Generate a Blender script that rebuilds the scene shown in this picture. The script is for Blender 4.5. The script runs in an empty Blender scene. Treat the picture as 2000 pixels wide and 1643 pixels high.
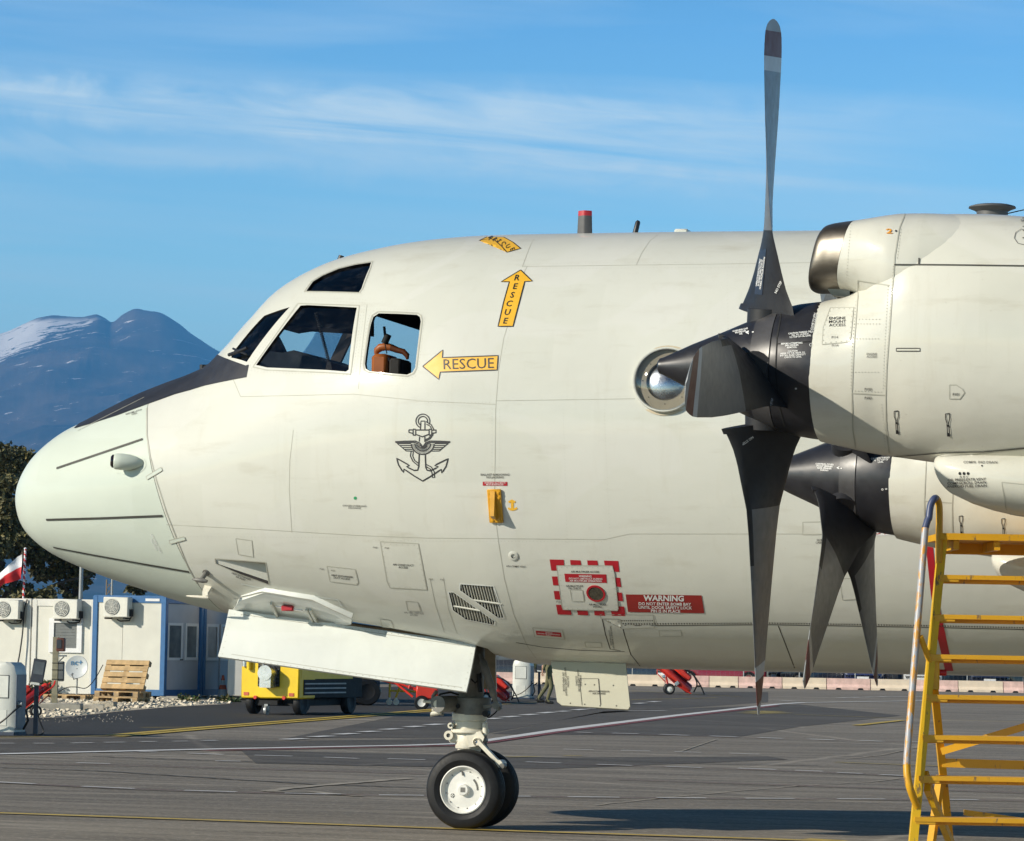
import bpy, bmesh, math, random
import numpy as np
from mathutils import Vector, Matrix, noise
from mathutils.bvhtree import BVHTree

SC = bpy.context.scene
COL = SC.collection
rnd = random.Random(7)
R = math.radians

# ---------------------------------------------------------------- camera
FPX, YAW, ROLL = 6670.0, R(16), R(1.05)
PITCH = math.atan((1258 - 821.5) / FPX)
CAM = Vector((8.72, -29.388, 1.65))
_f0 = Vector((-math.sin(YAW), math.cos(YAW), 0)); _r0 = Vector((math.cos(YAW), math.sin(YAW), 0)); _z = Vector((0, 0, 1))
FW = _f0 * math.cos(PITCH) + _z * math.sin(PITCH)
_u0 = -_f0 * math.sin(PITCH) + _z * math.cos(PITCH)
RT = _r0 * math.cos(ROLL) + _u0 * math.sin(ROLL)
UP = -_r0 * math.sin(ROLL) + _u0 * math.cos(ROLL)
cd = bpy.data.cameras.new('camera'); co = bpy.data.objects.new('camera', cd); COL.objects.link(co)
cd.sensor_width = 36; cd.lens = FPX / 2000 * 36; cd.clip_start = 0.5; cd.clip_end = 90000
m = Matrix((RT, UP, -FW)).transposed().to_4x4(); m.translation = CAM
co.matrix_world = m
SC.camera = co

# ---------------------------------------------------------------- light
SUN_EL, SUN_PHI = R(25), R(41)          # shadows run towards +X turned SUN_PHI to +Y
sd = Vector((math.cos(SUN_PHI) * math.cos(SUN_EL), math.sin(SUN_PHI) * math.cos(SUN_EL), -math.sin(SUN_EL)))
sl = bpy.data.lights.new('sun', 'SUN'); so = bpy.data.objects.new('sun', sl); COL.objects.link(so)
sl.energy = 5.0; sl.angle = R(0.5); sl.color = (1.0, 0.925, 0.785)
so.rotation_euler = sd.to_track_quat('-Z', 'Y').to_euler(); so.location = (0, 0, 60)
SC.view_settings.view_transform = 'Standard'; SC.view_settings.look = 'None'
SC.view_settings.exposure = 0.19; SC.view_settings.gamma = 1.0; SC.view_settings.use_curve_mapping = False
SC.cycles.use_denoising = True
SC.cycles.max_bounces = 8; SC.cycles.transparent_max_bounces = 24; SC.cycles.volume_bounces = 0

W = bpy.data.worlds.new('World'); SC.world = W; W.use_nodes = True
nt = W.node_tree; N = nt.nodes; L = nt.links; N.clear()
def wn(t, **k):
    n = N.new(t)
    for a, b in k.items(): setattr(n, a, b)
    return n
out = wn('ShaderNodeOutputWorld'); bg = wn('ShaderNodeBackground'); L.new(bg.outputs[0], out.inputs[0])
sky = wn('ShaderNodeTexSky', sky_type='NISHITA', sun_disc=False, sun_elevation=SUN_EL,
         sun_rotation=math.atan2(-math.cos(SUN_PHI), -math.sin(SUN_PHI)), altitude=200, air_density=1.0, dust_density=0.0, ozone_density=3.0)
tc = wn('ShaderNodeTexCoord'); sep = wn('ShaderNodeSeparateXYZ'); L.new(tc.outputs['Generated'], sep.inputs[0])
tint = wn('ShaderNodeMixRGB', blend_type='MULTIPLY'); tint.inputs[0].default_value = 1.0
ramp = wn('ShaderNodeValToRGB'); L.new(sep.outputs['Z'], ramp.inputs[0])
ramp.color_ramp.elements[0].position = 0.0; ramp.color_ramp.elements[0].color = (3.3, 2.85, 2.2, 1)
ramp.color_ramp.elements[1].position = 0.30; ramp.color_ramp.elements[1].color = (0.26, 0.38, 0.48, 1)
e = ramp.color_ramp.elements.new(0.10); e.color = (1.80, 2.38, 2.30, 1)
e = ramp.color_ramp.elements.new(0.18); e.color = (0.92, 1.60, 1.95, 1)
L.new(sky.outputs[0], tint.inputs[1]); L.new(ramp.outputs[0], tint.inputs[2])
# thin cirrus drawn on the sky by direction: azimuth / elevation stretched noise
def vmath(op, a, b=None):
    n = wn('ShaderNodeMath', operation=op)
    for i, v in enumerate((a, b)):
        if v is None: continue
        if isinstance(v, (int, float)): n.inputs[i].default_value = v
        else: L.new(v, n.inputs[i])
    return n.outputs[0]
azim = vmath('ARCTAN2', sep.outputs['X'], sep.outputs['Y'])
elev = vmath('ARCSINE', sep.outputs['Z'])
def cirrus(sx, sy, shear, seed, lo, hi, detail=8, rough=0.62, dist=0.6):
    c = wn('ShaderNodeCombineXYZ')
    L.new(vmath('MULTIPLY', azim, sx), c.inputs[0])
    L.new(vmath('MULTIPLY', vmath('ADD', elev, vmath('MULTIPLY', azim, shear)), sy), c.inputs[1]); c.inputs[2].default_value = seed
    t = wn('ShaderNodeTexNoise'); L.new(c.outputs[0], t.inputs['Vector'])
    t.inputs['Scale'].default_value = 1; t.inputs['Detail'].default_value = detail; t.inputs['Roughness'].default_value = rough; t.inputs['Distortion'].default_value = dist
    mr = wn('ShaderNodeMapRange'); L.new(t.outputs[0], mr.inputs[0]); mr.inputs[1].default_value = lo; mr.inputs[2].default_value = hi
    return mr.outputs[0]
def band(el0, el1, soft, slope):                      # a soft band of elevations
    v = vmath('ADD', elev, vmath('MULTIPLY', azim, slope))
    a = wn('ShaderNodeMapRange', interpolation_type='SMOOTHSTEP'); L.new(v, a.inputs[0]); a.inputs[1].default_value = el0 - soft; a.inputs[2].default_value = el0 + soft
    b = wn('ShaderNodeMapRange', interpolation_type='SMOOTHSTEP'); L.new(v, b.inputs[0]); b.inputs[1].default_value = el1 + soft * .35; b.inputs[2].default_value = el1 - soft * .35
    return vmath('MULTIPLY', a.outputs[0], b.outputs[0])
def sstep(x, a, b):
    n = wn('ShaderNodeMapRange', interpolation_type='SMOOTHSTEP')
    for k, v in ((0, x), (1, a), (2, b)):
        if isinstance(v, (int, float)): n.inputs[k].default_value = v
        else: L.new(v, n.inputs[k])
    return n.outputs[0]
warp = vmath('MULTIPLY', vmath('SUBTRACT', cirrus(26, 46, .05, 3.1, 0, 1, 8, .6, 1.0), .5), R(1.15))
ev = vmath('ADD', elev, warp)
ebot = vmath('SUBTRACT', R(8.75), vmath('MULTIPLY', vmath('ADD', azim, .429), R(4.2)))
lowr = sstep(ev, vmath('SUBTRACT', ebot, R(.45)), vmath('ADD', ebot, R(.35)))
upr = sstep(ev, R(9.45), R(8.70))
c1 = vmath('MULTIPLY', vmath('MULTIPLY', lowr, upr), vmath('MULTIPLY', cirrus(7, 105, .075, 1.7, .24, .62), sstep(azim, -.12, -.27)))
c2 = vmath('MULTIPLY', vmath('MULTIPLY', sstep(ev, R(7.55), R(7.95)), sstep(ev, R(8.45), R(8.0))), vmath('MULTIPLY', cirrus(7, 90, .02, 6.2, .25, .7), sstep(azim, -.27, -.38)))
c3 = vmath('MULTIPLY', cirrus(5, 60, .06, 9.4, .42, .85, 6, .55, .4), sstep(elev, R(28), R(10)))
cl = vmath('MINIMUM', vmath('ADD', vmath('ADD', vmath('MULTIPLY', c1, 0.95), vmath('MULTIPLY', c2, .5)), vmath('MULTIPLY', c3, .42)), 0.85)
mixc = wn('ShaderNodeMixRGB'); L.new(cl, mixc.inputs[0]); L.new(tint.outputs[0], mixc.inputs[1]); mixc.inputs[2].default_value = (9.5, 11.6, 12.4, 1)
L.new(mixc.outputs[0], bg.inputs[0]); bg.inputs[1].default_value = 0.086

# ---------------------------------------------------------------- helpers
def RAY(px, py): return FW + RT * ((px - 1000) / FPX) - UP * ((py - 821.5) / FPX)
def GZ(px, py, z=0.0):
    d = RAY(px, py); return CAM + d * ((z - CAM.z) / d.z)
def PY(px, py, y=0.0):
    d = RAY(px, py); return CAM + d * ((y - CAM.y) / d.y)
def PD(px, py, dep): return CAM + RAY(px, py) * dep

def pchip(xs, ys, q):
    xs = np.asarray(xs, float); ys = np.asarray(ys, float); h = np.diff(xs); d = np.diff(ys) / h
    mm = np.zeros_like(ys)
    for i in range(1, len(xs) - 1):
        if d[i - 1] * d[i] > 0:
            w1 = 2 * h[i] + h[i - 1]; w2 = h[i] + 2 * h[i - 1]
            mm[i] = (w1 + w2) / (w1 / d[i - 1] + w2 / d[i])
    mm[0] = d[0]; mm[-1] = d[-1]
    q = np.clip(np.asarray(q, float), xs[0], xs[-1]); k = np.clip(np.searchsorted(xs, q) - 1, 0, len(h) - 1)
    t = (q - xs[k]) / h[k]; a = ys[k]; b = ys[k + 1]
    return (a * (1 + 2 * t) * (1 - t) ** 2 + mm[k] * h[k] * t * (1 - t) ** 2 + b * t * t * (3 - 2 * t) + mm[k + 1] * h[k] * t * t * (t - 1))

class NT:
    def __init__(s, name):
        s.m = bpy.data.materials.new(name); s.m.use_nodes = True; s.t = s.m.node_tree
        s.b = s.t.nodes['Principled BSDF']; s.o = s.t.nodes['Material Output']
    def n(s, t, **k):
        x = s.t.nodes.new(t)
        for a, b in k.items(): setattr(x, a, b)
        return x
    def l(s, a, b): s.t.links.new(a, b)
    def noise(s, scale, detail=4, rough=.55, vec=None, dist=0):
        x = s.n('ShaderNodeTexNoise'); x.inputs['Scale'].default_value = scale; x.inputs['Detail'].default_value = detail
        x.inputs['Roughness'].default_value = rough; x.inputs['Distortion'].default_value = dist
        if vec is None: vec = s.obj()
        s.l(vec, x.inputs['Vector']); return x.outputs[0]
    def obj(s, sc=None):
        if not hasattr(s, 'tcn'): s.tcn = s.n('ShaderNodeTexCoord')
        v = s.tcn.outputs['Object']
        if sc:
            mp = s.n('ShaderNodeMapping'); s.l(v, mp.inputs[0]); mp.inputs['Scale'].default_value = sc; v = mp.outputs[0]
        return v
    def ramp(s, fac, a, b):
        x = s.n('ShaderNodeMapRange'); s.l(fac, x.inputs[0]); x.inputs[1].default_value = a; x.inputs[2].default_value = b; return x.outputs[0]
    def mix(s, fac, a, b, mode='MIX'):
        x = s.n('ShaderNodeMixRGB', blend_type=mode)
        for i, v in enumerate((fac, a, b)):
            if isinstance(v, (int, float)): x.inputs[i].default_value = v
            elif isinstance(v, tuple): x.inputs[i].default_value = (*v[:3], 1)
            else: s.l(v, x.inputs[i])
        return x.outputs[0]
    def math(s, op, a, b):
        x = s.n('ShaderNodeMath', operation=op)
        for i, v in enumerate((a, b)):
            if isinstance(v, (int, float)): x.inputs[i].default_value = v
            else: s.l(v, x.inputs[i])
        return x.outputs[0]
    def bump(s, h, dist, strength=1.0):
        x = s.n('ShaderNodeBump'); s.l(h, x.inputs['Height']); x.inputs['Distance'].default_value = dist; x.inputs['Strength'].default_value = strength
        s.l(x.outputs[0], s.b.inputs['Normal'])

def plain(name, col, rough=.5, metal=0.0, var=.12, scale=6.0, spec=.5, bump=0.0, coat=0.0):
    """base colour with a little uneven wear"""
    t = NT(name)
    f = t.ramp(t.noise(scale, 5, .6), .3, .7)
    c = t.mix(f, tuple(x * (1 - var) for x in col), tuple(min(1, x * (1 + var)) for x in col)); t.l(c, t.b.inputs['Base Color'])
    g = t.ramp(t.noise(scale * 2.3, 4), .25, .75); rr = t.n('ShaderNodeMapRange'); t.l(g, rr.inputs[0]); rr.inputs[3].default_value = max(.03, rough - .08); rr.inputs[4].default_value = min(1, rough + .08)
    t.l(rr.outputs[0], t.b.inputs['Roughness'])
    t.b.inputs['Metallic'].default_value = metal; t.b.inputs['Specular IOR Level'].default_value = spec
    t.b.inputs['Coat Weight'].default_value = coat; t.b.inputs['Coat Roughness'].default_value = .08
    if bump: t.bump(t.noise(scale * 4, 6), bump)
    return t.m

def paint(name, col, rough, stain, wav=.0011, coat=.42):
    """aircraft paint: faint panels of slightly different shade, grime streaks, wavy sheet metal"""
    t = NT(name)
    a = t.ramp(t.noise(.9, 5, .6, t.obj((1, 1, 1.6))), .3, .75)
    c = t.mix(a, tuple(x * .95 for x in col), tuple(min(1, x * 1.03) for x in col))
    br = t.n('ShaderNodeTexBrick'); t.l(t.obj(), br.inputs[0])
    mp = t.n('ShaderNodeMapping'); t.l(t.tcn.outputs['Object'], mp.inputs[0]); mp.inputs['Rotation'].default_value = (R(90), 0, 0); t.l(mp.outputs[0], br.inputs[0])
    br.inputs['Color1'].default_value = (1, 1, 1, 1); br.inputs['Color2'].default_value = (.955, .96, .95, 1); br.inputs['Mortar'].default_value = (.975, .975, .97, 1)
    br.inputs['Scale'].default_value = 1.0; br.inputs['Brick Width'].default_value = .74; br.inputs['Row Height'].default_value = .43; br.inputs['Mortar Size'].default_value = .002
    c = t.mix(.8, c, br.outputs[0], 'MULTIPLY')
    st = t.ramp(t.noise(1.0, 7, .65, t.obj((1.3, 1.3, 7))), .56, .85); c = t.mix(t.math('MULTIPLY', st, stain), c, (.30, .25, .15))
    rn = t.ramp(t.noise(1.0, 6, .7, t.obj((9, 9, .55))), .55, .80); c = t.mix(t.math('MULTIPLY', rn, stain * .45), c, (.38, .33, .22))
    pa = t.ramp(t.noise(.55, 2, .4, t.obj((1, 1, 1.3)), 1.5), .56, .575); c = t.mix(t.math('MULTIPLY', pa, .28 if stain > .2 else .1), c, tuple(min(1, x * 1.06) for x in (col[0], col[1] * .99, col[2] * 1.04)))
    sp = t.ramp(t.noise(38, 3, .6), .70, .76); c = t.mix(t.math('MULTIPLY', sp, .18 * (1 if stain > 0 else 0)), c, (.25, .21, .15))
    t.l(c, t.b.inputs['Base Color'])
    t.b.inputs['Roughness'].default_value = rough
    rg = t.n('ShaderNodeMapRange'); t.l(t.noise(3.1, 5), rg.inputs[0]); rg.inputs[3].default_value = rough - .1; rg.inputs[4].default_value = rough + .14; t.l(rg.outputs[0], t.b.inputs['Roughness'])
    t.b.inputs['Specular IOR Level'].default_value = .12; t.b.inputs['Coat Weight'].default_value = coat; t.b.inputs['Coat Roughness'].default_value = .07
    t.bump(t.noise(3.2, 3, .5, t.obj((1, 1, 1.4))), wav * 4)
    return t.m

def glassy(name, tint, rough=.02, gain=.95):
    t = NT(name); N_ = t.t.nodes
    g = t.n('ShaderNodeBsdfGlossy'); g.inputs['Roughness'].default_value = rough
    tr = t.n('ShaderNodeBsdfTransparent'); tr.inputs[0].default_value = (*tint, 1)
    fr = t.n('ShaderNodeFresnel'); gg = t.n('ShaderNodeNewGeometry'); ir = t.n('ShaderNodeMapRange'); t.l(gg.outputs['Backfacing'], ir.inputs[0]); ir.inputs[3].default_value = 1.52; ir.inputs[4].default_value = 1 / 1.52; t.l(ir.outputs[0], fr.inputs[0])
    f = t.math('MULTIPLY', fr.outputs[0], gain)
    f = t.math('MINIMUM', t.math('ADD', f, .02), 1.0)
    mx = t.n('ShaderNodeMixShader'); t.l(f, mx.inputs[0]); t.l(tr.outputs[0], mx.inputs[1]); t.l(g.outputs[0], mx.inputs[2])
    d = t.n('ShaderNodeBsdfDiffuse'); d.inputs[0].default_value = (.35, .36, .38, 1)
    dust = t.ramp(t.noise(5, 6, .7, t.obj((1, 1, 2))), .5, .85)
    m2 = t.n('ShaderNodeMixShader'); t.l(t.math('MULTIPLY', dust, .07), m2.inputs[0]); t.l(mx.outputs[0], m2.inputs[1]); t.l(d.outputs[0], m2.inputs[2])
    t.l(m2.outputs[0], t.o.inputs[0]); return t.m

M = {}
M['paint'] = paint('aircraft_paint', (.625, .625, .56), .38, .34)
M['nacelle'] = paint('nacelle_paint', (.63, .62, .545), .34, .50, .0016)
M['radome'] = paint('radome_paint', (.585, .635, .56), .40, .10, .001, .3)
M['door'] = paint('door_paint', (.72, .74, .70), .22, .08, .003, .6)
M['beige'] = paint('flap_paint', (.52, .50, .40), .45, .35, .002, .1)
M['well'] = plain('gear_well_paint', (.22, .19, .13), .6, var=.35, scale=4)
M['antiglare'] = plain('antiglare_black', (.022, .024, .032), .52, var=.25, scale=5)
M['black'] = plain('matt_black', (.016, .016, .019), .42, var=.25, scale=9)
M['rubber'] = plain('rubber', (.011, .011, .012), .58, var=.3, scale=12, spec=.3)
M['dark'] = plain('dark_cavity', (.012, .012, .012), .8)
M['inner'] = plain('cabin_lining', (.030, .027, .026), .8, var=.3)
M['seam'] = plain('panel_seam', (.42, .415, .35), .6)
M['seamdk'] = plain('dark_seam', (.05, .048, .04), .6)
M['ink'] = plain('black_ink', (.02, .02, .022), .5)
M['inkfaint'] = plain('faded_ink', (.14, .135, .12), .5)
M['white'] = plain('white_ink', (.72, .72, .70), .5)
M['yellow'] = plain('decal_yellow', (.80, .44, .035), .4, var=.06)
M['yellowfit'] = plain('fitting_yellow', (.66, .33, .015), .35, var=.12, coat=.3)
M['orange'] = plain('orange_ink', (.72, .30, .02), .5)
M['red'] = plain('decal_red', (.42, .012, .022), .4, var=.08)
M['redbrown'] = plain('sign_red', (.29, .022, .018), .45, var=.10)
M['tan'] = plain('rim_tan', (.50, .42, .29), .5)
M['blade'] = plain('blade_grey', (.155, .16, .17), .42, metal=.25, var=.16, scale=7)
M['bladeboot'] = plain('blade_boot_black', (.014, .014, .017), .5, var=.25, scale=8)
M['bladewhite'] = plain('blade_white', (.42, .45, .48), .45, var=.1)
M['bladered'] = plain('blade_red', (.105, .020, .018), .5, var=.12)
M['bladetip'] = plain('blade_tip', (.26, .28, .30), .45, var=.12)
M['spinner'] = plain('spinner_black', (.020, .020, .024), .36, var=.3, scale=6)
M['spingrey'] = plain('spinner_band', (.060, .058, .060), .34, var=.3, scale=5)
def _steel():
    t = NT('heat_stained_steel')
    f = t.ramp(t.noise(2.5, 6, .6, t.obj((1, 1, 3))), .3, .75)
    t.l(t.mix(f, (.13, .11, .085), (.34, .31, .265)), t.b.inputs['Base Color']); t.b.inputs['Metallic'].default_value = .92
    rr = t.n('ShaderNodeMapRange'); t.l(t.noise(9, 5), rr.inputs[0]); rr.inputs[3].default_value = .32; rr.inputs[4].default_value = .55; t.l(rr.outputs[0], t.b.inputs['Roughness'])
    return t.m
M['steel'] = _steel()
M['chrome'] = plain('polished_steel', (.75, .76, .78), .16, metal=1, var=.08)
M['gearwhite'] = plain('gear_white', (.70, .66, .55), .38, var=.16, scale=9)
M['gearold'] = plain('gear_grey', (.16, .155, .14), .5, var=.4, scale=7)
M['rim'] = plain('rim_white', (.74, .73, .68), .4, var=.10, scale=8)
M['leather'] = plain('seat_leather', (.40, .115, .025), .45, var=.2)
M['glass'] = glassy('window_glass', (.78, .80, .80))
M['glassblue'] = glassy('windshield_glass', (.48, .62, .78))  # blue of the reflected sky put into the tint
M['glassdark'] = glassy('tinted_glass', (.12, .14, .22))
M['glassclear'] = glassy('clear_glass', (.80, .88, .90))
M['bubble'] = glassy('bubble_glass', (.70, .72, .74), rough=.05, gain=1.2)
M['lens'] = plain('lens_dark', (.02, .012, .014), .08, spec=.8)

def link(o, parent=None):
    COL.objects.link(o)
    if parent: o.parent = parent
    return o
def tag(o, label=None, cat=None, group=None, kind=None):
    for k, v in (('label', label), ('category', cat), ('group', group), ('kind', kind)):
        if v: o[k] = v
    return o
def thing(name, label, cat, loc=(0, 0, 0), rz=0.0, group=None):
    o = bpy.data.objects.new(name, None); o.empty_display_size = .2; o.location = loc; o.rotation_euler = (0, 0, rz)
    return tag(link(o), label, cat, group)
KIDS = {}
def kids(o): return [c for c in bpy.data.objects if c.parent is o]
def copy_tree(o, parent=None, cache=None):
    if cache is None:
        cache = {}
        for c in bpy.data.objects:
            if c.parent: cache.setdefault(c.parent.name, []).append(c)
    c = o.copy(); COL.objects.link(c)
    if parent: c.parent = parent
    for ch in cache.get(o.name, []): copy_tree(ch, c, cache)
    return c

class MB:
    """collects shapes into one mesh"""
    def __init__(s): s.v = []; s.f = []; s.m = []; s.sm = []
    def add(s, vs, fs, mat=0, smooth=False):
        o = len(s.v); s.v += [tuple(v) for v in vs]
        for f in fs: s.f.append(tuple(i + o for i in f)); s.m.append(mat); s.sm.append(smooth)
        return s
    def box(s, a, b, mat=0, mtx=None, bev=0.0):
        x0, y0, z0 = a; x1, y1, z1 = b
        if bev <= 0:
            vs = [Vector((x, y, z)) for z in (z0, z1) for y in (y0, y1) for x in (x0, x1)]
            fs = [(0, 2, 3, 1), (4, 5, 7, 6), (0, 1, 5, 4), (2, 6, 7, 3), (0, 4, 6, 2), (1, 3, 7, 5)]
        else:
            bm = bmesh.new(); bmesh.ops.create_cube(bm, size=1)
            for v in bm.verts: v.co = Vector(((x0 + x1) / 2 + v.co.x * (x1 - x0), (y0 + y1) / 2 + v.co.y * (y1 - y0), (z0 + z1) / 2 + v.co.z * (z1 - z0)))
            bmesh.ops.bevel(bm, geom=bm.edges[:], offset=bev, segments=1, affect='EDGES', profile=.7)
            bm.verts.index_update(); vs = [v.co.copy() for v in bm.verts]; fs = [[v.index for v in f.verts] for f in bm.faces]; bm.free()
        if mtx: vs = [mtx @ v for v in vs]
        return s.add(vs, fs, mat)
    def tube(s, pts, r, mat=0, n=10, cap=True, smooth=True):
        pts = [Vector(p) for p in pts]; rs = r if isinstance(r, (list, tuple)) else [r] * len(pts)
        vs = []; fs = []; ref = None
        for i, p in enumerate(pts):
            t = (pts[min(i + 1, len(pts) - 1)] - pts[max(i - 1, 0)]).normalized()
            if ref is None: ref = t.orthogonal().normalized()
            ref = (ref - t * ref.dot(t)).normalized(); b = t.cross(ref)
            for k in range(n):
                a = 2 * math.pi * k / n; vs.append(p + (ref * math.cos(a) + b * math.sin(a)) * rs[i])
        for i in range(len(pts) - 1):
            for k in range(n):
                a = i * n + k; c = i * n + (k + 1) % n; fs.append((a, c, c + n, a + n))
        s.add(vs, fs, mat, smooth)
        if cap:
            s.add(vs[:n], [tuple(range(n))[::-1]], mat); s.add(vs[-n:], [tuple(range(n))], mat)
        return s
    def bar(s, a, b, w, h, mat=0, up=(0, 0, 1)):
        a = Vector(a); b = Vector(b); t = (b - a).normalized(); u = Vector(up); u = (u - t * u.dot(t))
        u = u.normalized() if u.length > 1e-4 else t.orthogonal().normalized(); q = t.cross(u)
        vs = [p + q * (w / 2 * i) + u * (h / 2 * j) for p in (a, b) for i, j in ((-1, -1), (1, -1), (1, 1), (-1, 1))]
        return s.add(vs, [(3, 2, 1, 0), (4, 5, 6, 7), (0, 1, 5, 4), (1, 2, 6, 5), (2, 3, 7, 6), (3, 0, 4, 7)], mat)
    def lathe(s, prof, org=(0, 0, 0), axis=(0, 0, 1), n=24, mat=0, smooth=True, mats=None, sq=None):
        o = Vector(org); ax = Vector(axis).normalized(); u = ax.orthogonal().normalized(); w = ax.cross(u)
        vs = []; k = len(prof)
        for i in range(n):
            a = 2 * math.pi * i / n; d = u * math.cos(a) + w * math.sin(a)
            for r, h in prof: vs.append(o + ax * h + d * max(r, 1e-5))
        for j in range(k - 1):
            fs = [(i * k + j, ((i + 1) % n) * k + j, ((i + 1) % n) * k + j + 1, i * k + j + 1) for i in range(n)]
            o0 = len(s.v)
            if j == 0: s.v += [tuple(v) for v in vs]; base = o0
            for f in fs: s.f.append(tuple(q + base for q in f)); s.m.append(mats[j] if mats else mat); s.sm.append(smooth)
        return s
    def prism(s, poly, d, mat=0):
        """poly: list of Vectors in a plane, d: extrusion vector"""
        p = [Vector(v) for v in poly]; n = len(p); d = Vector(d)
        vs = p + [v + d for v in p]
        return s.add(vs, [tuple(range(n))[::-1], tuple(range(n, 2 * n))] + [(i, (i + 1) % n, (i + 1) % n + n, i + n) for i in range(n)], mat)
    def loft(s, secs, mat=0, smooth=True, cap=True, mats=None):
        n = len(secs[0]); vs = [Vector(p) for q in secs for p in q]; base = len(s.v); s.v += [tuple(v) for v in vs]
        for j in range(len(secs) - 1):
            for i in range(n):
                s.f.append((base + j * n + i, base + j * n + (i + 1) % n, base + (j + 1) * n + (i + 1) % n, base + (j + 1) * n + i)); s.m.append(mats[j] if mats else mat); s.sm.append(smooth)
        if cap:
            s.f.append(tuple(base + i for i in range(n))[::-1]); s.m.append(mats[0] if mats else mat); s.sm.append(False)
            s.f.append(tuple(base + (len(secs) - 1) * n + i for i in range(n))); s.m.append(mats[-1] if mats else mat); s.sm.append(False)
        return s
    def mesh(s, name, mats, sharp=40):
        me = bpy.data.meshes.new(name); me.from_pydata(s.v, [], s.f)
        for q in (mats if isinstance(mats, (list, tuple)) else [mats]): me.materials.append(q)
        me.polygons.foreach_set('material_index', s.m); me.polygons.foreach_set('use_smooth', s.sm)
        bm = bmesh.new(); bm.from_mesh(me); bmesh.ops.remove_doubles(bm, verts=bm.verts, dist=1e-5); bmesh.ops.recalc_face_normals(bm, faces=bm.faces); bm.to_mesh(me); bm.free()
        me.set_sharp_from_angle(angle=R(sharp)); me.update(); return me
    def build(s, name, mats, parent=None, sharp=40, **kw):
        o = bpy.data.objects.new(name, s.mesh(name, mats, sharp)); link(o, parent); tag(o, **kw); return o

# ================================================================= SETTING
def sheet(name, poly, mat, z, kind='structure'):
    mb = MB(); mb.add([(p[0], p[1], z) for p in poly], [tuple(range(len(poly)))]); return mb.build(name, mat, kind=kind)

def asphalt(name, a, b, streak=.85, cracks=True):
    t = NT(name)
    big = t.ramp(t.noise(.09, 5, .55, t.obj((.35, 1, 1))), .35, .68)
    c = t.mix(big, a, b)
    st = t.ramp(t.noise(1.0, 7, .65, t.obj((.13, 1.1, 1)), .3), .36, .70)
    c = t.mix(t.math('MULTIPLY', st, streak), c, tuple(x * .50 for x in a))
    s2 = t.ramp(t.noise(1.0, 6, .6, t.obj((.05, .8, 1)), .3), .60, .74); c = t.mix(t.math('MULTIPLY', s2, streak * .85), c, tuple(min(1, x * 1.9) for x in b))
    s3 = t.noise(1.0, 5, .65, t.obj((.32, 3.4, 1)), .3); c = t.mix(t.math('MULTIPLY', t.ramp(s3, .50, .66), streak * .9), c, tuple(x * .48 for x in a)); c = t.mix(t.math('MULTIPLY', t.ramp(s3, .46, .34), streak * .5), c, tuple(min(1, x * 1.5) for x in b))
    fine = t.ramp(t.noise(1.0, 4, .75, t.obj((4.5, 13, 1))), .36, .64); c = t.mix(t.math('MULTIPLY', fine, .40), c, tuple(x * .55 for x in a))
    if cracks:
        os_ = t.ramp(t.noise(1.0, 3, .5, t.obj((.55, 1.6, 1)), .2), .665, .70); c = t.mix(t.math('MULTIPLY', os_, .45), c, tuple(x * .45 for x in a))
        gr_ = t.ramp(t.noise(1.0, 2, .6, t.obj((14, 30, 1))), .58, .66); c = t.mix(t.math('MULTIPLY', gr_, .55), c, tuple(min(1, x * 1.7) for x in b))
        vo = t.n('ShaderNodeTexVoronoi', feature='DISTANCE_TO_EDGE'); vo.inputs['Scale'].default_value = .11
        wv = t.n('ShaderNodeMixRGB'); wv.inputs[0].default_value = .12; t.l(t.obj((.6, 1, 1)), wv.inputs[1])
        nz = t.n('ShaderNodeTexNoise'); nz.inputs['Scale'].default_value = .8; t.l(t.obj(), nz.inputs['Vector']); t.l(nz.outputs['Color'], wv.inputs[2]); t.l(wv.outputs[0], vo.inputs['Vector'])
        k = t.ramp(vo.outputs['Distance'], .006, .0); c = t.mix(t.math('MULTIPLY', k, .30), c, tuple(min(1, x * 1.9) for x in b))
    t.l(c, t.b.inputs['Base Color']); t.b.inputs['Roughness'].default_value = .82; t.b.inputs['Specular IOR Level'].default_value = .35
    t.bump(t.noise(60, 4, .7), .006); return t.m
M['apron'] = asphalt('apron_asphalt', (.236, .206, .166), (.322, .284, .232))
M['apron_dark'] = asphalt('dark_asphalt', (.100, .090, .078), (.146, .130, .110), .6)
M['road'] = asphalt('road_asphalt', (.044, .042, .039), (.066, .062, .057), .3, False)
M['field'] = plain('dry_field', (.17, .18, .13), .9, var=.3, scale=.2)
M['linew'] = plain('line_white', (.66, .65, .63), .7, var=.16, scale=3)
M['liner'] = plain('line_red', (.21, .060, .062), .8, var=.25, scale=2)
M['linerf'] = plain('line_red_faded', (.145, .085, .078), .8, var=.25, scale=2)
M['liney'] = plain('line_yellow', (.52, .37, .06), .7, var=.2, scale=3)
M['lineyf'] = plain('line_yellow_worn', (.36, .28, .08), .75, var=.3, scale=3)

S = 30000
sheet('ground', [(-S, -2000), (S, -2000), (S, S), (-S, S)], M['field'], -.004)
gp = lambda *q: [GZ(*p) for p in q]
sheet('apron', [(-140, -60), (120, -60), (120, 150), (-140, 112)], M['apron'], 0.0)
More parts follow.
